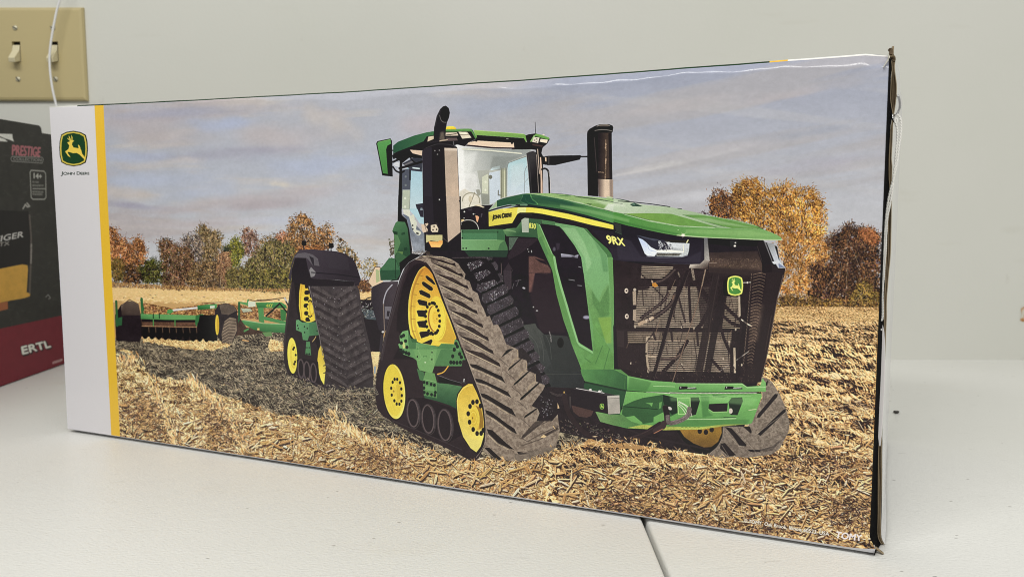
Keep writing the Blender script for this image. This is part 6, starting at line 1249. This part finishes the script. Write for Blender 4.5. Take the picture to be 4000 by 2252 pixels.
# crumb of dirt on the table beside the carton
m_dirt = mat_base('dark_dirt', (0.05, 0.045, 0.04), .8)[0]
def lump(name, c, r, sq, mat, seed, parent=None):
    bm = bmesh.new(); bmesh.ops.create_icosphere(bm, subdivisions=2, radius=1.0); rr = random.Random(seed)
    for k in bm.verts: k.co = Vector((k.co.x * r[0], k.co.y * r[1], k.co.z * r[2])) * rr.uniform(.65, 1.25)
    me = bpy.data.meshes.new(name); bm.to_mesh(me); bm.free(); me.materials.append(mat)
    o = bpy.data.objects.new(name, me); COL.objects.link(o); o.location = tuple(map(float, c)); o.rotation_euler = (0, 0, sq)
    if parent: o.parent = parent
    return o
p = on_z((3497, 1612), 0); o = lump('crumb', (p[0] + .001, p[1], .0011), (.0030, .0024, .0013), .4, m_dirt, 3)
tag(o, 'small dark crumb of dirt on the table beside the right end of the carton', 'crumb')

# ------------------------------------------------------------------ light switch
m_ivory, ns, ls, b = mat_base('ivory_plastic', (0.50, 0.42, 0.22), .34, .45)
m_tog = mat_base('ivory_toggle', (0.66, 0.60, 0.40), .35, .45)[0]
m_screw = mat_base('painted_screw', (0.50, 0.47, 0.34), .35, .5, .3)[0]
m_dark = mat_base('dark_slot', (0.015, 0.014, 0.012), .8)[0]
pw = lambda p, d=0.0: on_y(p, WALL_Y - d)
tr, br = pw((333, 32)), pw((345, 396)); s0, s1 = pw((76, 205)), pw((222, 205))
gang = s1[0] - s0[0]; cx = (s0[0] + s1[0]) / 2; xr = (tr[0] + br[0]) / 2; xl = 2 * cx - xr; z1, z0 = tr[2], br[2]
sw = thing('light_switch', 'ivory double light switch plate with two toggles on the wall, behind a white cord', 'light switch', (cx, WALL_Y, (z0 + z1) / 2))
hw, hh, th, bv = (xr - xl) / 2, (z1 - z0) / 2, .0062, .0042
sl_w, sl_h = .0052, .0122; GX = (-gang / 2, gang / 2); ZS = 0.0030
# plate with two toggle openings, chamfered rim
xs = sorted({-hw + bv, hw - bv, *(g + s * sl_w for g in GX for s in (-1, 1))}); zs = [-hh + bv, ZS - sl_h, ZS + sl_h, hh - bv]
vv, ff = [], []; idx = {}
for i, x in enumerate(xs):
    for j, z in enumerate(zs): idx[i, j] = len(vv); vv.append((x, -th, z))
for i in range(len(xs) - 1):
    for j in range(3):
        if j == 1 and any(abs((xs[i] + xs[i + 1]) / 2 - g) < sl_w for g in GX): continue
        ff.append((idx[i, j], idx[i + 1, j], idx[i + 1, j + 1], idx[i, j + 1]))
def ringf(a, b_):
    for k in range(4): ff.append((a[k], b_[k], b_[(k + 1) % 4], a[(k + 1) % 4]))
n0 = len(vv); vv += [(-hw + bv, -th, -hh + bv), (hw - bv, -th, -hh + bv), (hw - bv, -th, hh - bv), (-hw + bv, -th, hh - bv)]
n1 = len(vv); vv += [(-hw + bv * .35, -th * .86, -hh + bv * .35), (hw - bv * .35, -th * .86, -hh + bv * .35), (hw - bv * .35, -th * .86, hh - bv * .35), (-hw + bv * .35, -th * .86, hh - bv * .35)]
n2 = len(vv); vv += [(-hw, -th * .45, -hh), (hw, -th * .45, -hh), (hw, -th * .45, hh), (-hw, -th * .45, hh)]
n3 = len(vv); vv += [(-hw, 0, -hh), (hw, 0, -hh), (hw, 0, hh), (-hw, 0, hh)]
for a, b_ in ((n0, n1), (n1, n2), (n2, n3)): ringf(range(a, a + 4), range(b_, b_ + 4))
for g in GX:                                     # walls of the openings
    k = len(vv); vv += [(g + sx * sl_w, y, ZS + sz * sl_h) for y in (-th, -.0005) for sx, sz in ((-1, -1), (1, -1), (1, 1), (-1, 1))]
    ringf(range(k, k + 4), range(k + 4, k + 8))
obj('wall_plate', vv, ff, m_ivory, sw)
for g in GX:
    obj('slot', [(g - sl_w, -.0012, ZS - sl_h), (g + sl_w, -.0012, ZS - sl_h), (g + sl_w, -.0012, ZS + sl_h), (g - sl_w, -.0012, ZS + sl_h)], [(0, 1, 2, 3)], m_dark, sw)
    w_ = .0044; wt = .0040                        # the lever points down and out
    prof = [(-.002, .0084), (-.0068, .0078), (-.0088, .0006), (-.0185, -.0092), (-.0168, -.0146), (-.0078, -.0122), (-.002, -.0118)]
    vv2 = [(g - (w_ if k < 3 or k > 4 else wt), y, ZS + z) for k, (y, z) in enumerate(prof)] + [(g + (w_ if k < 3 or k > 4 else wt), y, ZS + z) for k, (y, z) in enumerate(prof)]
    n = len(prof); fs = [tuple(range(n - 1, -1, -1)), tuple(range(n, 2 * n))] + [(k, (k + 1) % n, n + (k + 1) % n, n + k) for k in range(n)]
    tg = obj('toggle', vv2, fs, m_tog, sw)
    bm = bmesh.new(); bm.from_mesh(tg.data); bmesh.ops.recalc_face_normals(bm, faces=bm.faces); bmesh.ops.bevel(bm, geom=list(bm.edges), offset=.0007, segments=2, profile=.5, affect='EDGES'); bm.to_mesh(tg.data); bm.free()
    for z, a in ((.0300 + .0015, .5), (-.0300 - .0005, .9)):
        bm = bmesh.new(); bmesh.ops.create_uvsphere(bm, u_segments=16, v_segments=8, radius=.0033)
        for k in bm.verts: k.co.y *= .42
        me = bpy.data.meshes.new('screw'); bm.to_mesh(me); bm.free(); me.materials.append(m_screw); me.polygons.foreach_set('use_smooth', [True] * len(me.polygons))
        so = bpy.data.objects.new('screw', me); COL.objects.link(so); so.parent = sw; so.location = (g, -th, z)
        v3, f3 = box_mesh(-.0030, .0030, -.00165, -.0010, -.00035, .00035); sl = obj('screw_slot', v3, f3, m_dark, so); sl.rotation_euler = (0, a, 0)
# white cord hanging in front of the plate
m_cord = mat_base('white_cord', (0.74, 0.74, 0.74), .45, .4)[0]
pts = [(250, -140), (243, -60), (233, 0), (221, 45), (208, 110), (199, 165), (194, 215), (194, 250), (197, 290), (203, 335), (211, 375), (219, 408), (232, 460), (252, 540), (276, 640)]
v, f = tube_mesh(catmull([pw(p, .020) for p in pts], 6), .00135, 10)
o = obj('power_cord', v, f, m_cord, smooth=True); tag(o, 'thin white cord hanging down the wall in front of the light switch', 'cord')

# ------------------------------------------------------------------ second carton, seen edge-on at the left
X2 = float(on_z((125, 1467), 0)[0]); Y2a, Y2b = 0.52, float(on_x((262, 1420), X2)[1])
T2 = float((on_x((8, 467), X2)[2] + on_x((140, 487), X2)[2]) / 2)
c2 = thing('toy_carton', 'dark grey and red carton behind the left end of the tractor carton', 'box', (X2, Y2a, 0))
S2 = Sheet(900, 620, [project((X2, Y2a, .001)), project((X2, Y2b, .001)), project((X2, Y2b, T2)), project((X2, Y2a, T2))])
S2.im[:] = (50, 49, 46); S2.im *= (1 + .10 * S2.mott + .05 * S2.fine)[..., None]
P = S2.inside([(-600, 400), (240, 500), (240, 1300), (-600, 1300)], 1500, rng); S2.dabs(P, rng.uniform(6, 30, 1500), rng.uniform(2, 5, 1500), rng.normal(.0, .5, 1500), pick([(72, 70, 66), (48, 47, 45), (64, 63, 58)], 1500, rng, 4), .35)
S2.crop(0, 800, 3.22)
S2.poly((34, 32, 32), [(-900, 90), (0, 65), (360, 75), (390, 420), (400, 760), (340, 745), (200, 745), (0, 800), (-900, 1000)], nz=.03)
S2.poly((196, 152, 70), [(-900, 1010), (0, 795), (280, 740), (345, 752), (352, 800), (335, 1090), (382, 1102), (375, 1140), (300, 1165), (100, 1200), (0, 1222), (-900, 1500)], nz=.04, mt=.05)
S2.poly((150, 92, 60), [(-300, 1290), (0, 1222), (98, 1205), (100, 1300), (0, 1325)], nz=.05); S2.line((116, 104, 98), [(372, 130), (392, 420), (388, 700), (372, 1100)], 26, nz=.2, a=.6); S2.line((160, 154, 150), [(394, 490), (390, 720)], 24, nz=.3, a=.6)
S2.text('STEIGER', [(-235, 505), (292, 398), (300, 325), (-215, 425)], (186, 184, 182), bold=3); S2.text('STX', [(-60, 525), (118, 498), (120, 452), (-50, 475)], (140, 136, 132), bold=3)
S2.crop(0, 400, 3.22)
S2.poly((206, 206, 200), [(-400, 330), (0, 392), (155, 398), (160, 450), (178, 494), (120, 470), (60, 452), (0, 425), (-400, 400)], nz=.06); S2.poly((206, 206, 200), [(-400, 440), (0, 488), (100, 494), (60, 460), (0, 440)], nz=.06)
S2.text('PRESTIGE', [(152, 662), (500, 682), (512, 566), (156, 532)], (162, 100, 106), bold=5)
def pill(pts, col, w): S2.line(col, pts + pts[:1], w)
pill([(150, 678), (530, 690), (546, 712), (530, 762), (150, 738), (136, 706)], (140, 140, 136), 7); S2.text('COLLECTION', [(166, 724), (520, 742), (522, 706), (170, 688)], (134, 134, 130), bold=1.5)
pill([(392, 852), (550, 862), (574, 890), (578, 1190), (560, 1214), (412, 1214), (392, 1190), (378, 876)], (158, 158, 152), 11)
S2.text('14+', [(425, 952), (525, 962), (525, 898), (425, 884)], (176, 176, 170), bold=3); S2.line((160, 160, 154), [(412, 1082), (568, 1084)], 9)
for y, x1 in ((995, 480), (1040, 540), (1120, 540), (1150, 530)): S2.line((128, 128, 122), [(412, y), (x1, y + 4)], 18, nz=.5, a=.7)
S2.line((196, 194, 188), [(290, 1330), (320, 1280), (345, 1310), (372, 1300), (340, 1262)], 18, a=.7)
S2.crop(0, 800, 3.22); S2.line((190, 188, 184), [(575, 1150), (605, 1120), (635, 1160), (610, 1175)], 9, a=.6)
S2.crop(0, 1200, 3.22)
S2.poly((112, 38, 48), [(-1600, 690), (0, 258), (790, 90), (880, 70), (880, 760), (0, 1010), (-1600, 1500)], nz=.04, mt=.04)
S2.text('ERTL', [(292, 592), (650, 494), (618, 408), (268, 488)], (50, 40, 42), bold=17); S2.text('ERTL', [(284, 580), (640, 486), (610, 406), (268, 486)], (214, 214, 206), bold=7)
S2.line((186, 160, 158), [(668, 684), (775, 648)], 24, a=.8, nz=.3)
IMG2 = S2.image('second_carton_print', 1.0, 0.0)
def print_material(name, img, gain, rough, coat, rim=.0):
    m, ns, ls, b = mat_base(name, (.5, .5, .5), rough, .12)
    t = N(ns, 'ShaderNodeTexImage'); t.image = img; t.extension = 'EXTEND'; t.interpolation = 'Linear'
    mm = N(ns, 'ShaderNodeMix', data_type='RGBA', blend_type='MULTIPLY'); mm.inputs[0].default_value = 1
    ls.new(t.outputs['Color'], mm.inputs[6]); mm.inputs[7].default_value = (gain, gain, gain, 1)
    ls.new(mm.outputs[2], b.inputs['Base Color'])
    b.inputs['Coat Weight'].default_value = coat; b.inputs['Coat Roughness'].default_value = .11
    co = N(ns, 'ShaderNodeTexCoord').outputs['Object']
    h = noise(ns, ls, scaled(ns, ls, co, (1, 1, 1.6)), 16, 3); bump(ns, ls, b, h, .10, .004)
    return m
M_P2 = print_material('second_carton_print', IMG2, 1.25, .5, .15)
m_char = mat_base('charcoal_card', (.045, .044, .04), .5)[0]
L2 = Y2b - Y2a
notch = .0085
fv = [(0, 0, .001), (0, L2, .001), (0, L2, T2 - notch), (0, L2 * .93, T2 - notch), (0, L2 * .925, T2 - .003), (0, L2 * .90, T2), (0, 0, T2)]
# the face toward the main carton: notch at the far top corner
yn = float(on_x((152, 490), X2)[1] - Y2a)
fv = [(0, 0, .001), (0, L2, .001), (0, L2, T2 - notch), (0, yn + .006, T2 - notch), (0, yn + .004, T2 - .002), (0, yn, T2), (0, 0, T2)]
obj('front_panel', fv, [tuple(range(7))], M_P2, c2, uv=[(y / L2, z / T2) for _, y, z in fv])
v, f = box_mesh(-.30, -.0004, 0, L2, .001, T2 - notch - .001); obj('carton_body', v, f, m_char, c2)
v, f = box_mesh(-.30, -.0004, 0, yn, T2 - notch, T2 - .0005); obj('lid', v, f, m_char, c2)

# ------------------------------------------------------------------ the tractor carton
cart = thing('tractor_carton', 'large white glossy carton printed with a green tractor on tracks, standing on the tables', 'box', BASE, BOX_ANG)
PRINT_GAIN = 1.12
M_PRINT = print_material('carton_print', PRINT_IMG, PRINT_GAIN, .42, .45)
m_white, ns, ls, b = mat_base('white_coated_card', (.78, .775, .79), .28, .5)
b.inputs['Coat Weight'].default_value = .5; b.inputs['Coat Roughness'].default_value = .12
m_fold = mat_base('shaded_white_card', (.66, .66, .70), .5, .2)[0]  # white card of the lower fold, with its shade put into the colour
m_black = mat_base('black_printed_card', (.004, .004, .0045), .9, .05)[0]
m_kraft, ns, ls, b = mat_base('brown_corrugated', (.30, .22, .14), .85, .1)
co = N(ns, 'ShaderNodeTexCoord').outputs['Object']
ls.new(ramp(ns, ls, noise(ns, ls, scaled(ns, ls, co, (300, 300, 60)), 1, 4), [(.3, (.07, .05, .032)), (.7, (.20, .15, .095))]), b.inputs['Base Color'])
m_liner = mat_base('kraft_liner', (.34, .265, .17), .8, .1)[0]
m_green = mat_base('dark_green_card', (.012, .045, .022), .3)[0]; m_yel = mat_base('yellow_card', (.75, .48, .08), .3)[0]

ZT = BOX_T; nu = 150
def sag(s): return -0.0026 * 4 * (s / BOX_L) * (1 - s / BOX_L)
wav = random.Random(5); ph = [wav.uniform(0, 6.28) for _ in range(8)]
def roll(s):      # how far down the crushed upper edge reaches
    t = s / BOX_L
    return .0008 + .0052 * min(1, max(0, (t - .18) / .30)) + .0010 * math.sin(t * 23 + ph[0]) * min(1, max(0, (t - .2) * 4)) + .0005 * math.sin(t * 61 + ph[1])
def front_pt(s, z):
    """print surface: slightly bowed sheet, upper edge rolled back, lower right corner crushed"""
    t = s / BOX_L; k = z / ZT
    y = -.0016 * math.sin(math.pi * t) * math.sin(math.pi * k) + .00035 * math.sin(t * 17 + ph[2]) * k * k + .0003 * math.sin(t * 9 + k * 5 + ph[3])
    y += .0016 * max(0, math.sin(math.pi * t)) * 0
    r = roll(s); e = (z - (ZT - r)) / r
    if e > 0: y += r * (.26 * e + .42 * e * e) + (.00022 * math.sin(t * 90 + ph[4]) + .00018 * math.sin(t * 207 + ph[7])) * min(1, e * 2)
    zz = z + sag(s) * max(0, (k - .35) / .65) ** 1.6
    d = math.hypot((BOX_L - s) / .010, (z - Z_PRINT) / .008)
    if d < 1: zz += (1 - d) ** 1.3 * .0018; y -= (1 - d) * .0010; s = s + (1 - d) * .0030
    d = math.hypot((BOX_L - s) / .012, (ZT - z) / .012)
    if d < 1: y += (1 - d) * .004; zz -= (1 - d) * .0012
    return (s - SHEAR * k * t, y, zz)
zrow = list(np.linspace(Z_PRINT, Z_PRINT + .012, 7)) + list(np.linspace(Z_PRINT + .02, ZT - .03, 26)) + list(np.linspace(ZT - .024, ZT - .009, 5)) + list(np.linspace(ZT - .008, ZT, 15))
def sheet(name, s0, s1, n, label=None):
    ss = np.linspace(s0, s1, n); vv = [front_pt(s, z) for z in zrow for s in ss]
    uv = [(s / BOX_L, (z - Z_PRINT) / (ZT - Z_PRINT)) for z in zrow for s in ss]
    ff = [(r * n + c, r * n + c + 1, (r + 1) * n + c + 1, (r + 1) * n + c) for r in range(len(zrow) - 1) for c in range(n - 1)]
    o = obj(name, vv, ff, M_PRINT, cart, uv=uv, smooth=True)
    if label: o['label'] = label
    return o
front = sheet('front_panel', 0, SX0, 16, 'white margin panel of the carton front')
sheet('yellow_stripe', SX0, SX1, 5)
sheet('printed_picture', SX1, BOX_L, 200, 'picture of a green tracked tractor in a stubble field')
# badge and words as decals a hair proud of the margin
def px_local(pts, dy=-.0002):
    o = []
    for p in pts: s, z = on_box(p); x, y, zz = front_pt(s, z); o.append((x, y + dy, zz))
    return o, [(on_box(p)[0] / BOX_L, (on_box(p)[1] - Z_PRINT) / (ZT - Z_PRINT)) for p in pts]
def badge_px(cx, cy, rx, ry): return [(cx + x * rx, cy + y * ry) for (x, y) in ((-.86, -.78), (-.5, -.93), (0, -1), (.5, -.93), (.86, -.78), (.97, -.4), (1, 0), (.97, .4), (.86, .78), (.5, .93), (0, 1), (-.5, .93), (-.86, .78), (-.97, .4), (-1, 0), (-.97, -.4))][::-1]
vv, uv = px_local(badge_px(932 / 3.22, 400 + 576 / 3.22, 168 / 3.22 * 1.06, 212 / 3.22 * 1.05))
o = obj('deer_badge', vv, [tuple(range(16))], M_PRINT, cart, uv=uv); o['label'] = 'dark green shield badge with a leaping yellow deer'

# folded lower edge, bottom, back, left end
nb = 120; ss = np.linspace(0, BOX_L, nb); vv = []
lift = lambda s: .0020 - .0010 * (s / BOX_L) + .0002 * math.sin(s * 30 + ph[5])
for s in ss:
    x, y, z = front_pt(s, Z_PRINT); e = lift(s)
    for k in range(6):
        a = k / 5 * math.pi / 2; h = z - e
        vv.append((x, y + .0042 * (1 - math.cos(a)) + .0006 * math.sin(a), z - h * math.sin(a)))
ff = [(c * 6 + k, c * 6 + k + 1, (c + 1) * 6 + k + 1, (c + 1) * 6 + k) for c in range(nb - 1) for k in range(5)]
obj('bottom_fold', vv, ff, m_fold, cart, smooth=True)
v, f = box_mesh(.0005, BOX_L - .001, .0052, BOX_D, .0007, .0024); obj('bottom_panel', v, f, m_white, cart)
v, f = box_mesh(.0002, BOX_L - .001, BOX_D - .003, BOX_D, .0026, ZT - .0045); obj('back_panel', v, f, m_white, cart)
v, f = box_mesh(-.0003, .0022, .0022, BOX_D - .0032, .0026, ZT - .0045); obj('left_end_panel', v, f, m_white, cart)
# top: green, yellow and white print
sg, sy = on_box((3010, 229))[0], on_box((3082, 224))[0]
for nm, a, b_, m_ in (('top_panel', .0, sg, m_green), ('top_stripe', sg, sy, m_yel), ('top_margin', sy, BOX_L - .001, m_white)):
    s_ = np.linspace(a, b_, 40 if nm == 'top_panel' else 8); vv = []
    for s in s_:
        x, y, z = front_pt(s, ZT); vv += [(s, y + .0002, z - .0001), (s, y + .02, z - .0004), (s, BOX_D, ZT - .004)]
    ff = [(c * 3 + k, (c + 1) * 3 + k, (c + 1) * 3 + k + 1, c * 3 + k + 1) for c in range(len(s_) - 1) for k in range(2)]
    o = obj(nm, vv, ff, m_, cart)

# right end: black flap, corrugated edge, white outer flap
EDGE_D = .020
inner = [(3484, 215), (3482, 240), (3484, 270), (3481, 300), (3478, 360), (3478, 390), (3484, 430), (3487, 448), (3484, 470), (3479, 500), (3475, 560), (3472, 620), (3472, 700), (3475, 730), (3469, 800), (3466, 850), (3463, 900), (3461, 1000), (3458, 1080), (3455, 1150), (3454, 1200), (3452, 1300), (3449, 1400), (3445, 1500), (3440, 1600), (3436, 1700), (3431, 1750), (3430, 1800), (3429, 1900), (3429, 2000), (3428, 2080), (3432, 2105), (3443, 2125), (3449, 2145), (3446, 2162)]
outer = [(3493, 180), (3491, 215), (3498, 230), (3497, 245), (3495, 260), (3498, 290), (3503, 330), (3502, 380), (3497, 420), (3493, 445), (3490, 470), (3488, 500), (3486, 560), (3483, 620), (3486, 650), (3484, 700), (3484, 760), (3483, 830), (3482, 900), (3479, 1000), (3473, 1060), (3468, 1120), (3464, 1180), (3464, 1230), (3463, 1260), (3460, 1330), (3458, 1400), (3454, 1450), (3451, 1520), (3448, 1600), (3446, 1700), (3444, 1760), (3444, 1850), (3442, 2000), (3440, 2080), (3446, 2110), (3457, 2130), (3461, 2150), (3459, 2165)]
def sampler(poly):
    L = [on_box(p, EDGE_D) for p in catmull(poly, 4)]
    z = np.array([q[1] for q in L])[::-1]; s = np.array([q[0] for q in L])[::-1]
    z = np.maximum.accumulate(z + np.arange(len(z)) * 1e-9); return lambda zz: float(np.interp(zz, z, s)), z[0], z[-1]
f_in, zi0, zi1 = sampler(inner); f_out, zo0, zo1 = sampler(outer)
Z0, Z1 = max(zo0, .0006), zo1
zz = np.linspace(Z0, Z1, 140)
fold = []                                         # black flap from the front edge out to the corrugated edge
for z in zz:
    zc = min(z, ZT - .003); x0, y0, _ = front_pt(BOX_L, max(min(zc, ZT), Z_PRINT)); s1 = f_in(z)
    fold += [(x0 - .0003, y0 + .0004, min(z, ZT - .001)), ((x0 + s1) / 2 - .0004, EDGE_D * .5, min(z, ZT)), (s1 - .0001, EDGE_D, z), (s1 - .0016, BOX_D - .004, min(z, ZT - .004))]
n = 4
ff = [(r * n + k, r * n + k + 1, (r + 1) * n + k + 1, (r + 1) * n + k) for r in range(len(zz) - 1) for k in range(3)]
obj('end_flap', fold, ff, m_black, cart, smooth=False)['label'] = 'black inner flap closing the right end'
def strip(name, fa, fb, d, mat, zs=zz, par=None):
    vv = [];
    for z in zs: vv += [(fa(z), d, z), (fb(z), d, z), (fa(z), d + .012, z), (fb(z), d + .012, z)]
    ff = []
    for r in range(len(zs) - 1):
        a, b_ = r * 4, (r + 1) * 4
        ff += [(a, a + 1, b_ + 1, b_), (a + 1, a + 3, b_ + 3, b_ + 1), (a + 2, a, b_, b_ + 2)]
    e = (len(zs) - 1) * 4; ff += [(0, 2, 3, 1), (e, e + 1, e + 3, e + 2)]
    return obj(name, vv, ff, mat, par or cart)
LW = .00042
edge = strip('corrugated_edge', lambda z: f_in(z) + LW, lambda z: max(f_out(z) - LW, f_in(z) + 1.2 * LW), EDGE_D + .0016, m_kraft)
strip('liner', f_in, lambda z: f_in(z) + LW, EDGE_D, m_liner, par=edge)
strip('liner', lambda z: max(f_out(z) - LW, f_in(z) + LW), lambda z: max(f_out(z), f_in(z) + 2 * LW), EDGE_D + .0002, m_liner, par=edge)
strip('liner', lambda z: (f_in(z) * .55 + f_out(z) * .45) - LW * .3 + .0002 * math.sin(z * 160), lambda z: (f_in(z) * .55 + f_out(z) * .45) + LW * .3 + .0002 * math.sin(z * 160), EDGE_D + .0008, m_liner, par=edge)
s_back = on_box((3497, 1000), BOX_D)[0]
vv = []; nd = 10; zo = [z for z in zz if z < ZT - .002]
for z in zo:
    s1 = max(f_out(z), f_in(z) + 2 * LW) + .0002
    for k in range(nd):
        t = k / (nd - 1); d = EDGE_D + t * (BOX_D - EDGE_D)
        base = s1 + (s_back - s1) * t ** .8
        vv.append((base + .0004 * math.sin(t * 9 + ph[6]) + .0002 * math.sin(t * 26 + z * 8), d, max(z, .0008)))
ff = [(r * nd + k, r * nd + k + 1, (r + 1) * nd + k + 1, (r + 1) * nd + k) for r in range(len(zo) - 1) for k in range(nd - 1)]
obj('outer_flap', vv, ff, m_white, cart, smooth=True)['label'] = 'glossy white flap glued over the right end'
# torn, curled corner of brown board at the upper right, shreds of paper
def ribbon(name, ptsA, ptsB, d, mat, th=.0005, parent=None):
    A = [(*on_box(p, d),) for p in ptsA]; B = [(*on_box(p, d),) for p in ptsB]; n = len(A); vv = []
    for k in range(n):
        dy = .0012 * math.sin(k * 1.7)
        vv += [(A[k][0], d + dy, A[k][1]), (B[k][0], d + dy + .0006, B[k][1]), (A[k][0], d + dy + th + .003, A[k][1]), (B[k][0], d + dy + th + .003, B[k][1])]
    ff = []
    for k in range(n - 1):
        a, b_ = k * 4, k * 4 + 4; ff += [(a, a + 1, b_ + 1, b_), (a + 2, b_ + 2, b_ + 3, a + 3), (a, b_, b_ + 2, a + 2), (a + 1, a + 3, b_ + 3, b_ + 1)]
    return obj(name, vv, ff, mat, parent or cart)
ribbon('torn_corner', [(3469, 194), (3474, 200), (3472, 208), (3471, 214), (3475, 222), (3482, 228), (3484, 236), (3490, 240)], [(3474, 188), (3484, 185), (3490, 196), (3491, 212), (3492, 214), (3499, 224), (3499, 232), (3497, 240)], .006, m_kraft)
ribbon('torn_corner', [(3476, 214), (3480, 216), (3488, 213), (3496, 220)], [(3475, 218), (3482, 221), (3489, 218), (3499, 227)], .0035, m_liner)
m_paper = mat_base('torn_paper', (.72, .70, .62), .8)[0]
ribbon('paper_shred', [(3471, 213), (3468, 228), (3460, 244), (3449, 262)], [(3474, 216), (3472, 230), (3462, 246), (3451, 264)], -.001, m_paper, .0002)
ribbon('paper_shred', [(3468, 212), (3471, 218), (3474, 226)], [(3472, 210), (3476, 218), (3476, 229)], -.0016, m_paper, .0002)
ribbon('paper_shred', [(3388, 2134), (3392, 2128), (3404, 2138), (3414, 2130), (3414, 2138)], [(3390, 2140), (3396, 2136), (3405, 2145), (3417, 2133), (3420, 2150)], .001, m_paper, .0003)
ribbon('torn_corner', [(3410, 2142), (3418, 2136), (3422, 2140), (3440, 2152)], [(3412, 2148), (3421, 2158), (3424, 2148), (3452, 2162)], .006, m_liner)

# ------------------------------------------------------------------ hang tag on a looped string
tagp = [(3443, 1240), (3445, 1262), (3452, 1296), (3455, 1345), (3456, 1400), (3454, 1480), (3451, 1560), (3446, 1640), (3442, 1700), (3437, 1741), (3434, 1738), (3429, 1690), (3430, 1600), (3433, 1500), (3436, 1400), (3438, 1320), (3440, 1262)]
TD = .0165
pl = [on_box(p, TD) for p in tagp]; n = len(pl)
w3 = lambda s, d, z: BASE + EX * s + ED * d + np.array([0, 0, z])
cen = np.mean([w3(s, TD, z) for s, z in pl], 0)
m_tag = mat_base('tag_card', (.80, .77, .77), .5)[0]; m_string = mat_base('cotton_string', (.84, .83, .79), .8, .1)[0]; m_ring = mat_base('steel_ring', (.62, .62, .62), .18, .5, 1.0)[0]
tg = thing('hang_tag', 'white hang tag on a looped white string at the right end of the tractor carton', 'tag', cen)
rel = lambda P: [tuple(np.asarray(q) - cen) for q in P]
vv = rel([w3(s, TD, z) for s, z in pl] + [w3(s + .0003, TD + .0006, z) for s, z in pl])
obj('tag_card', vv, [tuple(range(n))[::-1], tuple(range(n, 2 * n))] + [(k, (k + 1) % n, n + (k + 1) % n, n + k) for k in range(n)], m_tag, tg)
st1 = [(3500, 452), (3510, 452), (3518, 466), (3520, 490), (3518, 530), (3511, 580), (3503, 640), (3490, 700), (3478, 742), (3467, 800), (3460, 860), (3455, 930), (3452, 1000), (3447, 1080), (3441, 1150), (3436, 1200), (3433, 1250), (3434, 1275), (3442, 1289)]
st2 = [(3497, 476), (3504, 500), (3505, 540), (3501, 590), (3497, 640), (3490, 690), (3485, 745), (3476, 800), (3466, 850), (3462, 920), (3458, 1000), (3452, 1080), (3447, 1150), (3448, 1200), (3447, 1238), (3443, 1252)]
def at(pts, d): return [w3(*((lambda q: (q[0], d, q[1]))(on_box(p, d)))) for p in pts]
for q in (st1, st2):
    path = catmull(at(q, .0125), 8); path = [np.asarray(k) for k in path]
    for phs in (0, math.pi):                      # two-ply twist
        tw = []; run = 0
        for i, k in enumerate(path):
            run += np.linalg.norm(k - path[i - 1]) if i else 0
            a = run / .0032 * 2 * math.pi + phs; tw.append(k + EX * math.cos(a) * .00033 + ED * math.sin(a) * .00033)
        v, f = tube_mesh(rel(tw), .00042, 6); obj('string', v, f, m_string, tg, smooth=True)
kn = at([(3498, 458), (3494, 470), (3500, 482), (3505, 470), (3497, 462), (3496, 478), (3502, 488)], .0125); v, f = tube_mesh(rel(catmull(kn, 5)), .0005, 6); obj('string', v, f, m_string, tg, smooth=True)
rg = at([(3501, 376), (3507, 374), (3512, 386), (3515, 405), (3514, 422), (3508, 438), (3501, 449)], .022) + at([(3494, 452)], .034) + at([(3486, 447)], .016) + at([(3487, 460), (3492, 473), (3498, 480)], .0135)
v, f = tube_mesh(rel(catmull(rg, 8)), .00062, 8); obj('ring', v, f, m_ring, tg, smooth=True)
